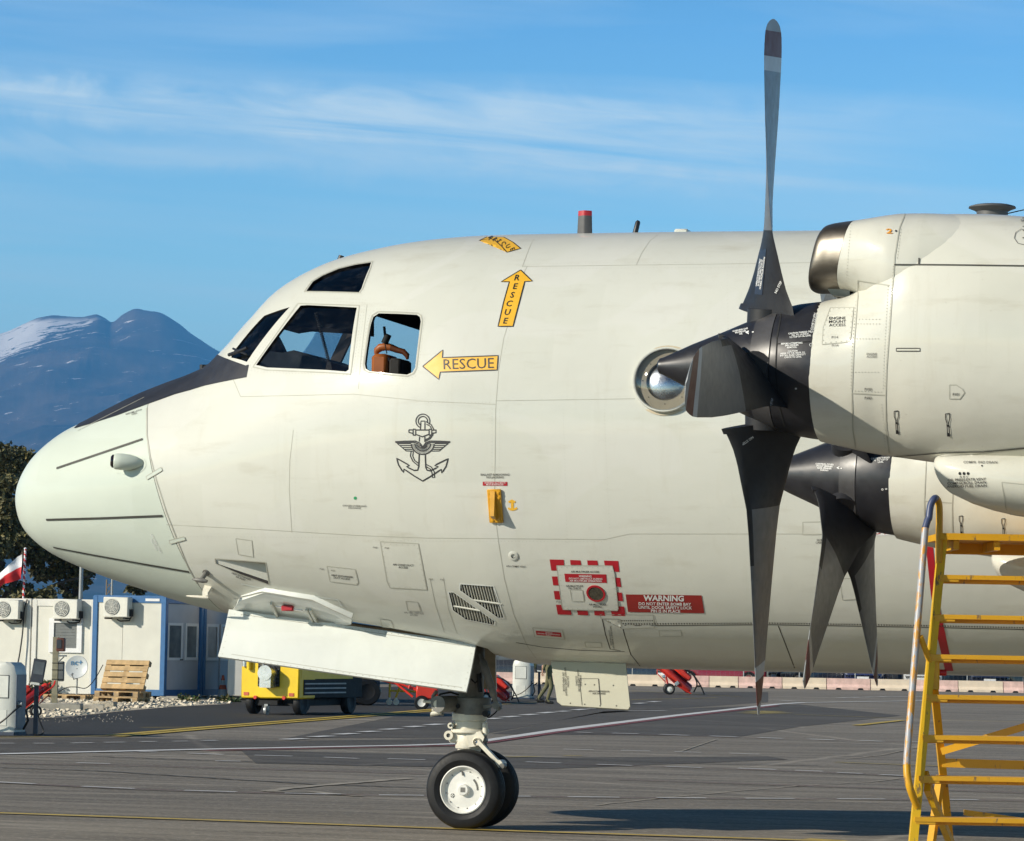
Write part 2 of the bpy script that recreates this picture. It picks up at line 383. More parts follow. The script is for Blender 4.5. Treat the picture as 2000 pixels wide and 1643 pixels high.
# darker asphalt laid in patches
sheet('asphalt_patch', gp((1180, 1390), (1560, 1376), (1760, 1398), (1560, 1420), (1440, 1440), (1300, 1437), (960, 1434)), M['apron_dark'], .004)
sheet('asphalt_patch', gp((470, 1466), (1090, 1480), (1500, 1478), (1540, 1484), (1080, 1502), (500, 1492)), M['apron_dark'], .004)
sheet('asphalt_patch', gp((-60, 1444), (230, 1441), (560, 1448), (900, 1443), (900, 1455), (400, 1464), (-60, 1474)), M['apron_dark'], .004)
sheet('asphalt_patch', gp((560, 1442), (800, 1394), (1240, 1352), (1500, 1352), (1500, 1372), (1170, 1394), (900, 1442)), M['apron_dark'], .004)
sheet('service_road', gp((-160, 1440), (214, 1438), (800, 1391), (960, 1376), (1100, 1366), (900, 1338), (420, 1352), (60, 1396), (-160, 1402)), M['road'], .008)

def strip(mb, pts, w, z, mat=0, step=2.5):
    """a painted line on the ground through picture points"""
    P = [GZ(*p) for p in pts]; Q = [P[0]]
    for a, b in zip(P, P[1:]):
        k = max(1, int((b - a).length / step)); Q += [a.lerp(b, (i + 1) / k) for i in range(k)]
    vs = []
    for i, p in enumerate(Q):
        t = (Q[min(i + 1, len(Q) - 1)] - Q[max(0, i - 1)]).normalized(); n = Vector((-t.y, t.x, 0)) * w / 2
        vs += [(p.x + n.x, p.y + n.y, z), (p.x - n.x, p.y - n.y, z)]
    mb.add(vs, [(2 * i, 2 * i + 1, 2 * i + 3, 2 * i + 2) for i in range(len(Q) - 1)], mat)
def mark(name, mat, lines, w, z=.012):
    mb = MB()
    for l in lines: strip(mb, l, w, z)
    return mb.build(name, mat, kind='structure')
mark('yellow_line', M['liney'], [[(-60, 1588), (500, 1607), (1000, 1625), (1500, 1641), (1900, 1655)], [(1575, 1641), (1650, 1645)]], .15)
mark('yellow_line', M['lineyf'], [[(-80, 1442), (120, 1440), (216, 1438.5)], [(276, 1422), (384, 1421.5)], [(1553, 1396), (1782, 1405), (2060, 1413)], [(1632, 1490), (1765, 1495), (2050, 1504)],
                                  [(1100, 1477), (1137, 1477.4)], [(989, 1480), (1053, 1479)], [(953, 1378), (1074, 1371)], [(1231, 1367.5), (1400, 1363.5)], [(1231, 1350), (1330, 1355), (1444, 1361)]], .16)
mark('yellow_line', M['liney'], [[(216, 1437.6), (400, 1421.5), (800, 1390.4), (953, 1377)], [(228, 1440), (420, 1423.5), (800, 1393.6), (953, 1380)], [(1672, 1418), (1762, 1408)]], .22, .016)
mark('yellow_stain', M['lineyf'], [[(1458, 1394), (1531, 1393)], [(1470, 1391), (1515, 1390)]], .7, .012)
mark('white_line', M['linew'], [[(-80, 1476), (0, 1474), (400, 1464.8), (640, 1460), (800, 1457), (890, 1454), (955, 1447.5), (1100, 1425.5), (1310, 1399.5), (1520, 1376), (1569, 1373), (1782, 1369.5), (2060, 1363)]], .30)
mark('red_line', M['liner'], [[(400, 1467.5), (640, 1462.5), (800, 1459.6), (890, 1457.4), (955, 1451), (1100, 1429.5), (1310, 1403), (1520, 1379)]], .20)
def dashes(segs, w, z=.016): return mark('dashed_line', M['linew'], [[(a, y), (b, y2)] for a, b, y, y2 in segs], w, z)
rowA = [(-60, 1527), (0, 1530), (210, 1541), (410, 1548), (610, 1553), (790, 1556), (1036, 1558), (1160, 1559.5), (1330, 1561), (1500, 1562), (1680, 1563), (2050, 1565.5)]
mark('red_line', M['linerf'], [rowA, [(1205, 1524), (1570, 1536), (2050, 1552)], [(0, 1492), (300, 1498), (830, 1513)], [(1100, 1431), (1300, 1437.5), (1800, 1451), (2050, 1458)], [(1100, 1494), (1400, 1502), (1780, 1517), (2050, 1527)]], .10)
ya = lambda x: float(np.interp(x, [p[0] for p in rowA], [p[1] for p in rowA]))
dashes([(a, b, ya(a), ya(b)) for a, b in ((-40, 68), (160, 262), (360, 462), (556, 666), (740, 828), (960, 1036), (1109, 1210), (1282, 1380), (1455, 1551), (1635, 1728), (1815, 1910))], .11)
dashes([(260, 308, 1469, 1471), (366, 436, 1473, 1475.5), (497, 571, 1477, 1479), (634, 700, 1481, 1483.5), (757, 830, 1484, 1486), (1027, 1095, 1490, 1492.5), (1166, 1235, 1495, 1497.4), (1300, 1371, 1499, 1501.4), (1441, 1516, 1502.5, 1505), (1553, 1607, 1506.6, 1508.6), (1635, 1684, 1511, 1513), (1719, 1765, 1515, 1517), (1870, 1930, 1520, 1522)], .12)
dashes([(1100, 1160, 1465, 1466.4), (1212, 1270, 1467.4, 1468.6), (1317, 1370, 1470, 1471.4), (1425, 1483, 1473, 1475), (150, 215, 1492, 1493.6), (420, 470, 1488, 1489)], .10)
dashes([(1124, 1156, 1431.4, 1432.4), (1196, 1247, 1433.4, 1434.8), (1289, 1345, 1436, 1438), (1387, 1440, 1439, 1441), (1481, 1530, 1442, 1444), (1579, 1630, 1445, 1447), (1676, 1725, 1447.6, 1449.6), (1768, 1800, 1450, 1451), (1850, 1900, 1452, 1454)], .17)
dashes([(-30, 28, 1453.6, 1453.6), (66, 106, 1453.6, 1453.6), (140, 182, 1453.2, 1452.8), (204, 244, 1451.8, 1451.4), (274, 304, 1450.4, 1450), (338, 368, 1449.6, 1449.4), (394, 424, 1448.3, 1447.8)], .13)
dashes([(556, 592, 1446, 1444), (610, 646, 1441, 1439), (658, 694, 1436, 1434), (706, 736, 1431.2, 1429.6), (748, 778, 1426.5, 1424.7), (796, 822, 1421.6, 1419.6), (835, 862, 1417.6, 1415.4), (954, 974, 1405.6, 1403.8), (983, 1010, 1402.2, 1400), (1021, 1046, 1398, 1396), (1055, 1080, 1394.2, 1392), (1090, 1109, 1391, 1389.8), (1121, 1144, 1388, 1386), (1154, 1174, 1385, 1383), (1241, 1258, 1375.2, 1374), (1269, 1286, 1372.2, 1371)], .26)
dashes([(1223, 1301, 1389, 1389.4), (1527, 1550, 1370, 1370), (1637, 1655, 1364, 1363.6), (1662, 1680, 1363.2, 1362.8), (1688, 1706, 1362.6, 1362.2), (1714, 1734, 1362, 1361.6), (1740, 1830, 1361.2, 1361.6)], .28)

def wander(pts, amp, seed):
    r = random.Random(seed); out = []
    for a, b in zip(pts, pts[1:]):
        k = max(2, int(abs(b[0] - a[0]) / 14))
        out += [(a[0] + (b[0] - a[0]) * i / k, a[1] + (b[1] - a[1]) * i / k + r.uniform(-amp, amp)) for i in range(k)]
    return out + [pts[-1]]
M['scuff'] = plain('scuff_pale', (.34, .30, .24), .9, var=.3, scale=2); M['tar'] = plain('tar_seal', (.105, .094, .080), .75, var=.3, scale=2)
mark('surface_crack', M['scuff'], [wander([(1160, 1574), (1330, 1556), (1420, 1548), (1560, 1536), (1700, 1528), (1770, 1520)], .5, 2), wander([(1650, 1484), (1720, 1476), (1780, 1463), (1900, 1440)], .4, 4), wander([(1330, 1468), (1400, 1445)], .4, 6)], .035, .009)
mark('surface_scuff', M['scuff'], [wander([(520, 1547), (560, 1541), (640, 1534), (800, 1521)], .4, 3), wander([(520, 1547), (600, 1547), (700, 1556)], .4, 5)], .16, .0085)
mark('tyre_mark', M['tar'], [wander([(0, 1500), (200, 1507), (420, 1521), (620, 1533), (830, 1540)], .3, 21), wander([(180, 1478), (420, 1486), (700, 1496), (900, 1499)], .3, 22), wander([(1000, 1478), (1200, 1487), (1420, 1494), (1600, 1496)], .3, 23)], .10, .0075)

# ---- volcano on the horizon, about 20 km away
def mountain():
    ridge = [(-3000, 1120), (-1600, 960), (-900, 830), (-400, 725), (-120, 672), (0, 647), (40, 632), (75, 619), (100, 614.5), (150, 615), (182, 611.5), (200, 620), (213, 627.5), (236, 612), (260, 602), (280, 604), (303, 607), (335, 624), (370, 650), (410, 677), (445, 695), (560, 745), (700, 800), (950, 880), (1300, 980), (1700, 1080), (2200, 1160), (3200, 1220), (5200, 1256)]
    D1, D0 = 20000.0, 7500.0
    xs = np.concatenate([np.linspace(-3000, -100, 60), np.linspace(-95, 520, 300), np.linspace(530, 5200, 120)])
    ys = pchip([a for a, b in ridge], [b for a, b in ridge], xs)
    T = np.concatenate([np.linspace(0, 1, 130), np.array([1.05, 1.12, 1.25, 1.5])])
    vs = []; nx = len(xs); nT = len(T)
    ysm = np.array([np.average(ys, weights=np.exp(-((xs - x) / 95.0) ** 2 / 2) * np.gradient(xs)) for x in xs])
    for t in T:
        dep = D0 + (D1 - D0) * t
        wq = min(1, max(0, (t - .86) / .14)); wq = wq * wq * (3 - 2 * wq)
        for x, y_, y2_ in zip(xs, ys, ysm):
            y = y2_ + (y_ - y2_) * wq; top = PD(float(x), float(y), D1).z
            hgt = top * (t ** 1.55 if t <= 1 else max(0, 1 - 2.2 * (t - 1)))
            p = CAM + (FW - UP * 0) * 0
            d = RAY(float(x), 821.5); d = Vector((d.x, d.y, 0)); d = d / d.dot(_f0)
            q = Vector((CAM.x, CAM.y, 0)) + d * dep
            if 0.02 < t < 1:
                env = min(1, (1 - t) * 7) * min(1, t * 5)
                n1 = noise.fractal(Vector((q.x / 2600, q.y / 2600, 3)), 1.0, 2.1, 6); n2 = noise.ridged_multi_fractal(Vector((q.x / 900, q.y / 2600, 8)), 1.0, 2.0, 5, 1.0, 2.0)
                hgt += env * (n1 * 85 + (n2 - 1.2) * 60 + noise.fractal(Vector((q.x / 260, q.y / 520, 5)), 1, 2.1, 4) * 16) * min(1, .35 + t)
            elif t >= 1 and t < 1.03: hgt += noise.fractal(Vector((q.x / 260, q.y / 260, 1)), 1, 2, 4) * 9
            vs.append((q.x, q.y, max(hgt, -2) if t > 0 else -6))
    fs = [(j * nx + i, j * nx + i + 1, (j + 1) * nx + i + 1, (j + 1) * nx + i) for j in range(nT - 1) for i in range(nx - 1)]
    t = NT('volcano_rock')
    geo = t.n('ShaderNodeNewGeometry'); sp = t.n('ShaderNodeSeparateXYZ'); t.l(geo.outputs['Position'], sp.inputs[0])
    rock = t.mix(t.ramp(t.noise(.0011, 7, .65), .35, .7), (.022, .020, .020), (.16, .11, .08))
    low = t.ramp(sp.outputs['Z'], 700, 150)
    rock = t.mix(low, rock, t.mix(t.ramp(t.noise(.004, 6, .7), .4, .6), (.035, .040, .022), (.10, .085, .055)))
    # snow patches: more of it high up on the left (west) flank, streaked down the slope
    cv = t.n('ShaderNodeCombineXYZ'); t.l(t.math('MULTIPLY', sp.outputs['X'], .0085), cv.inputs[0]); t.l(t.math('ADD', t.math('MULTIPLY', sp.outputs['Z'], .026), t.math('MULTIPLY', sp.outputs['X'], -.009)), cv.inputs[1])
    sn = t.noise(1.0, 9, .70, cv.outputs[0], .4)
    big = t.noise(.0028, 4, .6)
    hz = t.ramp(sp.outputs['Z'], 950, 1500); xl = t.ramp(sp.outputs['X'], -7650, -8000); up_ = t.ramp(t.math('ADD', sp.outputs['Z'], t.math('MULTIPLY', big, 160)), 1960, 1900)
    thr = t.math('ADD', t.math('MULTIPLY', t.math('MULTIPLY', hz, xl), t.math('ADD', .03, t.math('MULTIPLY', big, .40))), t.math('MULTIPLY', t.ramp(sp.outputs['Z'], 600, 1200), .026))
    sm_ = t.ramp(t.math('ADD', sn, thr), .650, .668)
    sm_ = t.math('MULTIPLY', sm_, up_)
    dots = t.ramp(t.noise(.016, 3, .6), .69, .72); sm_ = t.math('MAXIMUM', sm_, t.math('MULTIPLY', dots, t.math('MULTIPLY', low, .5)))
    t.l(t.mix(sm_, rock, (.90, .86, .84)), t.b.inputs['Base Color']); t.b.inputs['Roughness'].default_value = .9; t.b.inputs['Specular IOR Level'].default_value = .1
    mb = MB(); mb.add(vs, fs, 0, True)
    me = bpy.data.meshes.new('mountain'); me.from_pydata(mb.v, [], mb.f); me.materials.append(t.m); me.polygons.foreach_set('use_smooth', mb.sm)
    o = link(bpy.data.objects.new('mountain', me)); tag(o, kind='structure')
mountain()

# ---- haze: the air over the plain
def haze():
    mb = MB(); mb.box((-29000, -1500, -1.2), (29000, 30500, 2100))
    t = NT('haze_air'); t.t.nodes.remove(t.b)
    pv = t.n('ShaderNodeVolumePrincipled'); pv.inputs['Color'].default_value = (.13, .46, 1.0, 1); pv.inputs['Density'].default_value = 1.15 / 20000; pv.inputs['Anisotropy'].default_value = -0.2
    t.l(pv.outputs[0], t.o.inputs['Volume'])
    mb.build('haze', t.m, kind='stuff')
haze()

# ================================================================= AIRCRAFT
AC = thing('patrol_aircraft', 'large pale grey four engined patrol aircraft standing on its nose wheels', 'aircraft', (0, 0, 0))
TOP = [(37, 975), (38, 955), (51, 925), (73, 893), (102, 866), (143, 838), (179, 821), (230, 795), (289, 767), (332, 750), (394, 727), (430, 708), (442, 694), (456, 676), (478, 650), (500, 623), (512, 611), (530, 590), (555, 565), (592, 541), (630, 522), (660, 510), (705, 497), (755, 486), (805, 477), (880, 468), (950, 463), (1050, 460), (1300, 456), (1600, 453), (2000, 447)]
BOT = [(37, 980), (40, 1004), (51, 1033), (78, 1062), (117, 1088), (156, 1106), (214, 1129), (280, 1151), (364, 1178), (437, 1197), (560, 1215), (700, 1233), (830, 1251), (930, 1268), (980, 1281), (1050, 1297), (1150, 1303), (1252, 1306), (1500, 1312), (2000, 1322)]
X0 = PY(36.0, 975).x
top = [(math.sqrt(max(0, PY(*p).x - X0)), PY(*p).z) for p in TOP]; bot = [(math.sqrt(max(0, PY(*p).x - X0)), PY(*p).z) for p in BOT]
tipz = PY(36, 977).z
top = [(0, tipz)] + top[1:]; bot = [(0, tipz)] + bot[1:]
SEND = math.sqrt(20 - X0)
top.append((SEND, top[-1][1])); bot.append((SEND, bot[-1][1]))
sx_ = lambda px: math.sqrt(max(0, PY(px, 975).x - X0))
WID = [(37, 0), (60, .29), (102, .50), (179, .71), (289, .90), (394, 1.03), (500, 1.18), (600, 1.315), (700, 1.44), (800, 1.557), (900, 1.658), (1000, 1.713), (1090, 1.725)]
wid = [(0, 0)] + [(sx_(a), b) for a, b in WID[1:]] + [(SEND, 1.725)]
ZM = [(36, tipz), (289, 3.0), (440, 3.12), (600, 3.30), (800, 3.50), (1000, 3.59)]
zmm = [(0, tipz)] + [(sx_(a), b) for a, b in ZM[1:]] + [(SEND, 3.60)]
def P_(tab, s): return pchip([a for a, b in tab], [b for a, b in tab], s)
NT_ = [(0, 2.0), (sx_(400), 2.0), (sx_(470), 1.72), (sx_(640), 1.86), (sx_(860), 2.0), (SEND, 2.0)]
NB_ = [(0, 2.0), (sx_(500), 2.0), (sx_(1100), 2.25), (SEND, 2.3)]
xs = list(np.linspace(0.0, 1.0, 26)[1:] ** 2 * 1.0 + X0) + list(np.arange(X0 + 1.07, 3.2, .07)) + list(np.arange(3.3, 20.01, .35))
SS = np.sqrt(np.array(xs) - X0); NSEG = 128
zt, zb, wd, zm, nt_, nb_ = P_(top, SS), P_(bot, SS), P_(wid, SS), P_(zmm, SS), P_(NT_, SS), P_(NB_, SS)
zm = np.minimum(np.maximum(zm, zb + .42 * (zt - zb)), zt - .36 * (zt - zb))
def ring(i, inset=0):
    pts = []
    for k in range(NSEG):
        th = 2 * math.pi * k / NSEG; c, s = math.cos(th), math.sin(th)
        n = nt_[i] if c >= 0 else nb_[i]; h = (zt[i] - zm[i]) if c >= 0 else (zm[i] - zb[i])
        y = -wd[i] * math.copysign(abs(s) ** (2 / n), s); z = zm[i] + h * math.copysign(abs(c) ** (2 / n), c)
        pts.append(Vector((xs[i], y, z)))
    return pts
fb = bmesh.new(); tipv = fb.verts.new((X0, 0, tipz)); prev = None
for i in range(len(xs)):
    cur = [fb.verts.new(p) for p in ring(i)]
    for k in range(NSEG):
        if prev is None: fb.faces.new((tipv, cur[k], cur[(k + 1) % NSEG]))
        else: fb.faces.new((prev[k], cur[k], cur[(k + 1) % NSEG], prev[(k + 1) % NSEG]))
    prev = cur
bmesh.ops.recalc_face_normals(fb, faces=fb.faces)
FUS = BVHTree.FromBMesh(fb)

def hit(bvh, px, py, off=0.0):
    d = RAY(px, py).normalized(); l, n, i, ds = bvh.ray_cast(CAM, d)
    if l is None:                                     # just past an edge: nearest surface point
        q = CAM + d * 28.5
        for _ in range(3):
            l, n, i, ds = bvh.find_nearest(q); q = CAM + d * (l - CAM).dot(d)
    if n.dot(d) > 0: n = -n
    return l + n * off, n
def cut_mesh(bm, co, no, side):
    b = bm.copy(); g = b.verts[:] + b.edges[:] + b.faces[:]
    bmesh.ops.bisect_plane(b, geom=g, plane_co=co, plane_no=no, clear_outer=side > 0, clear_inner=side < 0); return b
sa = hit(FUS, 287, 800)[0]; sb = hit(FUS, 372, 1118)[0]
sdir = (sb - sa); sno = Vector((-sdir.z, 0, sdir.x)).normalized()
if sno.x < 0: sno = -sno
def mesh_of(bm, name, mats, smooth=True):
    me = bpy.data.meshes.new(name); bm.to_mesh(me)
    for q in mats: me.materials.append(q)
    if smooth: me.polygons.foreach_set('use_smooth', [True] * len(me.polygons))
    return me
rb = cut_mesh(fb, sa, sno, 1)
bmesh.ops.holes_fill(rb, edges=[e for e in rb.edges if e.is_boundary])
rme = mesh_of(rb, 'radome', [M['radome']]); rme.set_sharp_from_angle(angle=R(50)); link(bpy.data.objects.new('radome', rme), AC)
bb = cut_mesh(fb, sa + sno * .006, sno, -1)
bme = mesh_of(bb, 'fuselage', [M['paint'], M['inner']]); fus = link(bpy.data.objects.new('fuselage', bme), AC)
md = fus.modifiers.new('s', 'SOLIDIFY'); md.thickness = .05; md.offset = -1; md.use_rim = True; md.material_offset = 1; md.material_offset_rim = 0

WIN = {
 'eyebrow': [(598, 568.7), (611, 550), (630, 538.5), (662, 525), (695, 517), (725, 512.5), (722, 523), (706, 564), (701, 571), (630, 569)],
 'side': [(587, 597), (600, 596), (697, 601), (681, 722), (676, 726), (640, 723), (522, 718), (500, 713)],
 'slide': [(740, 612), (776, 613), (814, 615), (820, 619), (822, 628), (816, 674), (811, 718), (806, 727), (795, 732), (757, 729), (722, 725), (714, 720), (712.5, 711), (718, 670), (724, 634), (729, 619)],
 'front': [(566, 600), (516, 617), (451, 693), (453, 699), (482, 707)],
}
def extend(p, d0, d1): return [Vector((p.x, 0, p.z)) + Vector((0, d0, 0)), Vector((p.x, 0, p.z)) + Vector((0, d1, 0))]
cutters = []
def cutter(vs, fs):
    me = bpy.data.meshes.new('c'); me.from_pydata([tuple(v) for v in vs], [], fs); me.materials.append(M['paint']); me.materials.append(M['inner']); me.polygons.foreach_set('material_index', [1] * len(me.polygons))
    bm = bmesh.new(); bm.from_mesh(me); bmesh.ops.recalc_face_normals(bm, faces=bm.faces); bm.to_mesh(me); bm.free()
    o = bpy.data.objects.new('c', me); COL.objects.link(o); cutters.append(o)
    mo = fus.modifiers.new('b', 'BOOLEAN'); mo.object = o; mo.operation = 'DIFFERENCE'; mo.solver = 'EXACT'
def prism_c(poly, d):
    n = len(poly); cutter(list(poly) + [p + d for p in poly], [tuple(range(n))[::-1], tuple(range(n, 2 * n))] + [(i, (i + 1) % n, (i + 1) % n + n, i + n) for i in range(n)])
HOLE = {k: [hit(FUS, *p)[0] for p in v] for k, v in WIN.items()}
for k in ('eyebrow', 'side', 'slide'):
    prism_c([Vector((p.x, -3, p.z)) for p in HOLE[k]], Vector((0, 6, 0)))
prism_c([Vector((p.x - (.72 if k == 0 else .30 if k in (6, 7) else 0), .3, p.z + (.09 if k < 2 else -.03 if k == 2 else 0))) for k, p in enumerate(HOLE['side'])], Vector((0, 2.7, 0)))
for sgn in (1, -1):
    fn = sum((hit(FUS, *p)[1] for p in WIN['front']), Vector()).normalized(); fn.y *= sgn
    prism_c([Vector((p.x, p.y * sgn, p.z)) + fn * .25 for p in HOLE['front']], -fn * .5)
BUBP, BUBN = hit(FUS, 1300, 742)
BUBR = .272
bu = BUBN.cross(Vector((1, 0, 0))).normalized(); bw = bu.cross(BUBN)
prism_c([BUBP + BUBN * .3 + (bu * math.cos(a) + bw * math.sin(a)) * BUBR for a in np.linspace(0, 2 * math.pi, 41)[:-1]], -BUBN * .6)
NACA = [(420, 1091), (470, 1094.5), (519, 1098.5), (526, 1142), (470, 1122), (422, 1101)]
nh = [hit(FUS, *p) for p in NACA]; nn = sum((q[1] for q in nh), Vector()).normalized()
prism_c([q[0] + nn * .2 for q in nh], -nn * .5)  # cut walls take the dark lining colour as shade inside the scoop
GR1 = [(898, 1140), (964, 1144.6), (985, 1207), (973, 1207), (898, 1153)]
GR2 = [(875.5, 1156), (886, 1156), (967, 1213), (965.5, 1221), (910, 1210), (884.5, 1192)]
for g in (GR1, GR2):
    q = [hit(FUS, *p) for p in g]; gn = sum((x[1] for x in q), Vector()).normalized()
    prism_c([x[0] + gn * .15 for x in q], -gn * .32)
# opening of the nose wheel well under the belly
wa, wb2 = PY(520, 1210).x, PY(985, 1250).x
prism_c([Vector((wa, -.52, 1.0)), Vector((wb2, -.52, .9)), Vector((wb2, .52, .9)), Vector((wa, .52, 1.0))], Vector((0, 0, 1.05)))
dg = bpy.context.evaluated_depsgraph_get()
nm = bpy.data.meshes.new_from_object(fus.evaluated_get(dg)); nm.name = 'fuselage'
fus.modifiers.clear(); fus.data = nm; nm.set_sharp_from_angle(angle=R(28))
for o in cutters: bpy.data.objects.remove(o)

# ---- marks laid on a surface
def decal(name, poly, mat, parent, off=.003, bvh=None, step=9, **kw):
    bvh = bvh or FUS; bm = bmesh.new(); f = bm.faces.new([bm.verts.new((x, y, 0)) for x, y in poly])
    bmesh.ops.triangulate(bm, faces=[f])
    for _ in range(6):
        le = [e for e in bm.edges if e.calc_length() > step]
        if not le: break
        bmesh.ops.subdivide_edges(bm, edges=le, cuts=1); bmesh.ops.triangulate(bm, faces=[f for f in bm.faces if len(f.verts) > 3])
    for v in bm.verts: v.co = hit(bvh, v.co.x, v.co.y, off)[0]
    bm.normal_update(); fs_ = bm.faces[:]
    if sum(f.normal.dot(CAM - f.calc_center_median()) for f in fs_) < 0: bmesh.ops.reverse_faces(bm, faces=fs_)
    me = bpy.data.meshes.new(name); bm.to_mesh(me); bm.free(); me.materials.append(mat); me.polygons.foreach_set('use_smooth', [True] * len(me.polygons))
    return tag(link(bpy.data.objects.new(name, me), parent), **kw)
def ribbon(mb, pts, w, off=.003, bvh=None, mat=0, step=7, closed=False):
    bvh = bvh or FUS
    if closed: pts = list(pts) + [pts[0]]
    Q = [pts[0]]
    for a, b in zip(pts, pts[1:]):
        k = max(1, int(math.hypot(b[0] - a[0], b[1] - a[1]) / step)); Q += [(a[0] + (b[0] - a[0]) * (i + 1) / k, a[1] + (b[1] - a[1]) * (i + 1) / k) for i in range(k)]
    H = [hit(bvh, *q, off) for q in Q]; vs = []
    for i, (p, n) in enumerate(H):
        t = H[min(i + 1, len(H) - 1)][0] - H[max(i - 1, 0)][0]
        if t.length < 1e-6: t = Vector((1, 0, 0))
        s = n.cross(t.normalized()) * w / 2; vs += [p + s, p - s]
    mb.add(vs, [(2 * i, 2 * i + 1, 2 * i + 3, 2 * i + 2) for i in range(len(H) - 1)], mat)
    return mb
FONT = {}
def font_mesh(s, bold=0.0, space=1.0):
    k = (s, bold, space)
    if k not in FONT:
        cu = bpy.data.curves.new('t', 'FONT'); cu.body = s; cu.size = 1; cu.align_x = 'CENTER'; cu.resolution_u = 2; cu.offset = bold; cu.space_character = space; cu.space_line = .9
        o = bpy.data.objects.new('t', cu); COL.objects.link(o); me = bpy.data.meshes.new_from_object(o.evaluated_get(bpy.context.evaluated_depsgraph_get()))
        FONT[k] = ([tuple(v.co) for v in me.vertices], [tuple(p.vertices) for p in me.polygons])
        bpy.data.objects.remove(o); bpy.data.curves.remove(cu); bpy.data.meshes.remove(me)
    return FONT[k]
def text(s, cx, cy, h, mat, parent, ang=0, bvh=None, off=.005, bold=.012, wx=1.0, shear=0.0, name='lettering', space=1.0, label=None):
    """print on a surface; h is the height of a capital in picture points"""
    vs, fs = font_mesh(s, bold, space); k = h / .70; nl = s.count('\n'); ca, sa_ = math.cos(R(ang)), math.sin(R(ang))
    out = []
    for x, y, z in vs:
        y = y - .35 + nl * .45; x = (x + shear * y) * k * wx; y *= k
        out.append(hit(bvh or FUS, cx + x * ca + y * sa_, cy + x * sa_ - y * ca, off)[0])
    me = bpy.data.meshes.new(name); me.from_pydata([tuple(v) for v in out], [], fs); me.materials.append(mat)
    o = link(bpy.data.objects.new(name, me), parent)
    if label: o['label'] = label
    return o
def panel(poly, parent=AC, seam='seam', plate=None, bvh=None, w=.008, name='access_panel', rivets=0, h=.002):
    """a thin removable plate with its joint round it"""
    pm = plate or M['paint']
    o = decal(name, poly, pm, parent, h, bvh, 14)
    mb = MB(); ribbon(mb, poly, w, h + .001, bvh, 1, closed=True)
    if rivets:
        for a, b in zip(poly, poly[1:] + poly[:1]):
            L_ = math.hypot(b[0] - a[0], b[1] - a[1]); k = max(1, int(L_ / rivets))
            cx, cy = sum(p[0] for p in poly) / len(poly), sum(p[1] for p in poly) / len(poly)
            for i in range(k):
                x = a[0] + (b[0] - a[0]) * (i + .5) / k; y = a[1] + (b[1] - a[1]) * (i + .5) / k; x += (cx - x) * .07; y += (cy - y) * .07
                p, n = hit(bvh or FUS, x, y, h + .002); u = n.orthogonal().normalized() * .004; v = n.cross(u)
                mb.add([p + u, p + v, p - u, p - v], [(0, 1, 2, 3)], 1)
    mb.build('panel_joint', [pm, M[seam]], o)
    return o

# glass set into the openings
def pane(name, poly, mat, inset=-.018, grow=1.03, mirror=False, label=None):
    cx = sum(p[0] for p in poly) / len(poly); cy = sum(p[1] for p in poly) / len(poly)
    P = [(cx + (x - cx) * grow, cy + (y - cy) * grow) for x, y in poly]
    o = decal(name, P, mat, AC, inset, step=14)
    if label: o['label'] = label
    c = bpy.data.objects.new(name, o.data.copy()); link(c, AC); mx_ = max(v.co.x for v in c.data.vertices); mz_ = min(v.co.z for v in c.data.vertices)
    for v in c.data.vertices: v.co.y *= -1
    if poly is WIN['side']:
        for v in c.data.vertices: v.co.x = mx_ + (v.co.x - mx_) * 1.5; v.co.z = mz_ + (v.co.z - mz_) * 1.25
    return o
pane('cockpit_window', WIN['eyebrow'], M['glassdark'], label='tinted eyebrow window above the cockpit side window')
pane('cockpit_window', WIN['side'], M['glass'], label='large slanted cockpit side window')
pane('cockpit_window', WIN['front'], M['glassblue'], -.012, label='forward windshield pane reflecting blue sky')
def frame(poly, w, mat, off=.004, grow=1.0, name='window_frame'):
    cx = sum(p[0] for p in poly) / len(poly); cy = sum(p[1] for p in poly) / len(poly)
    mb = MB(); ribbon(mb, [(cx + (x - cx) * grow, cy + (y - cy) * grow) for x, y in poly], w, off, closed=True); mb.build(name, mat, AC)
frame(WIN['slide'], .014, M['seam'], .003, 1.05)
frame(WIN['eyebrow'], .012, M['seam'], .003, 1.05)
frame([(582, 593), (702, 597), (685, 731), (640, 728), (520, 723), (494, 717)], .010, M['seam'], .003)

fbm = MB()
def dots(poly, grow, gap, r_=.0035, off=.004):
    cx = sum(p[0] for p in poly) / len(poly); cy = sum(p[1] for p in poly) / len(poly); P = [(cx + (x - cx) * grow, cy + (y - cy) * grow) for x, y in poly]
    for a, b in zip(P, P[1:] + P[:1]):
        k = max(1, int(math.hypot(b[0] - a[0], b[1] - a[1]) / gap))
        for i in range(k):
            p, n = hit(FUS, a[0] + (b[0] - a[0]) * i / k, a[1] + (b[1] - a[1]) * i / k, .002); u = n.orthogonal().normalized() * r_; v = n.cross(u); fbm.add([p + u, p + v, p - u, p - v], [(0, 1, 2, 3)])
for k_, g_ in (('side', 1.13), ('side', 1.20), ('eyebrow', 1.13), ('slide', 1.14)): dots(WIN[k_], g_, 6)
for y0, y1, xa, xb in ((1056, 1058, 720, 1180), (1048, 1050, 330, 700), (786, 786, 830, 960), (515, 512, 1060, 1480), (525, 521, 1060, 1590)):
    for x in np.arange(xa, xb, 7): p, n = hit(FUS, x, y0 + (y1 - y0) * (x - xa) / (xb - xa), .0015); u = n.orthogonal().normalized() * .0032; v = n.cross(u); fbm.add([p + u, p + v, p - u, p - v], [(0, 1, 2, 3)])
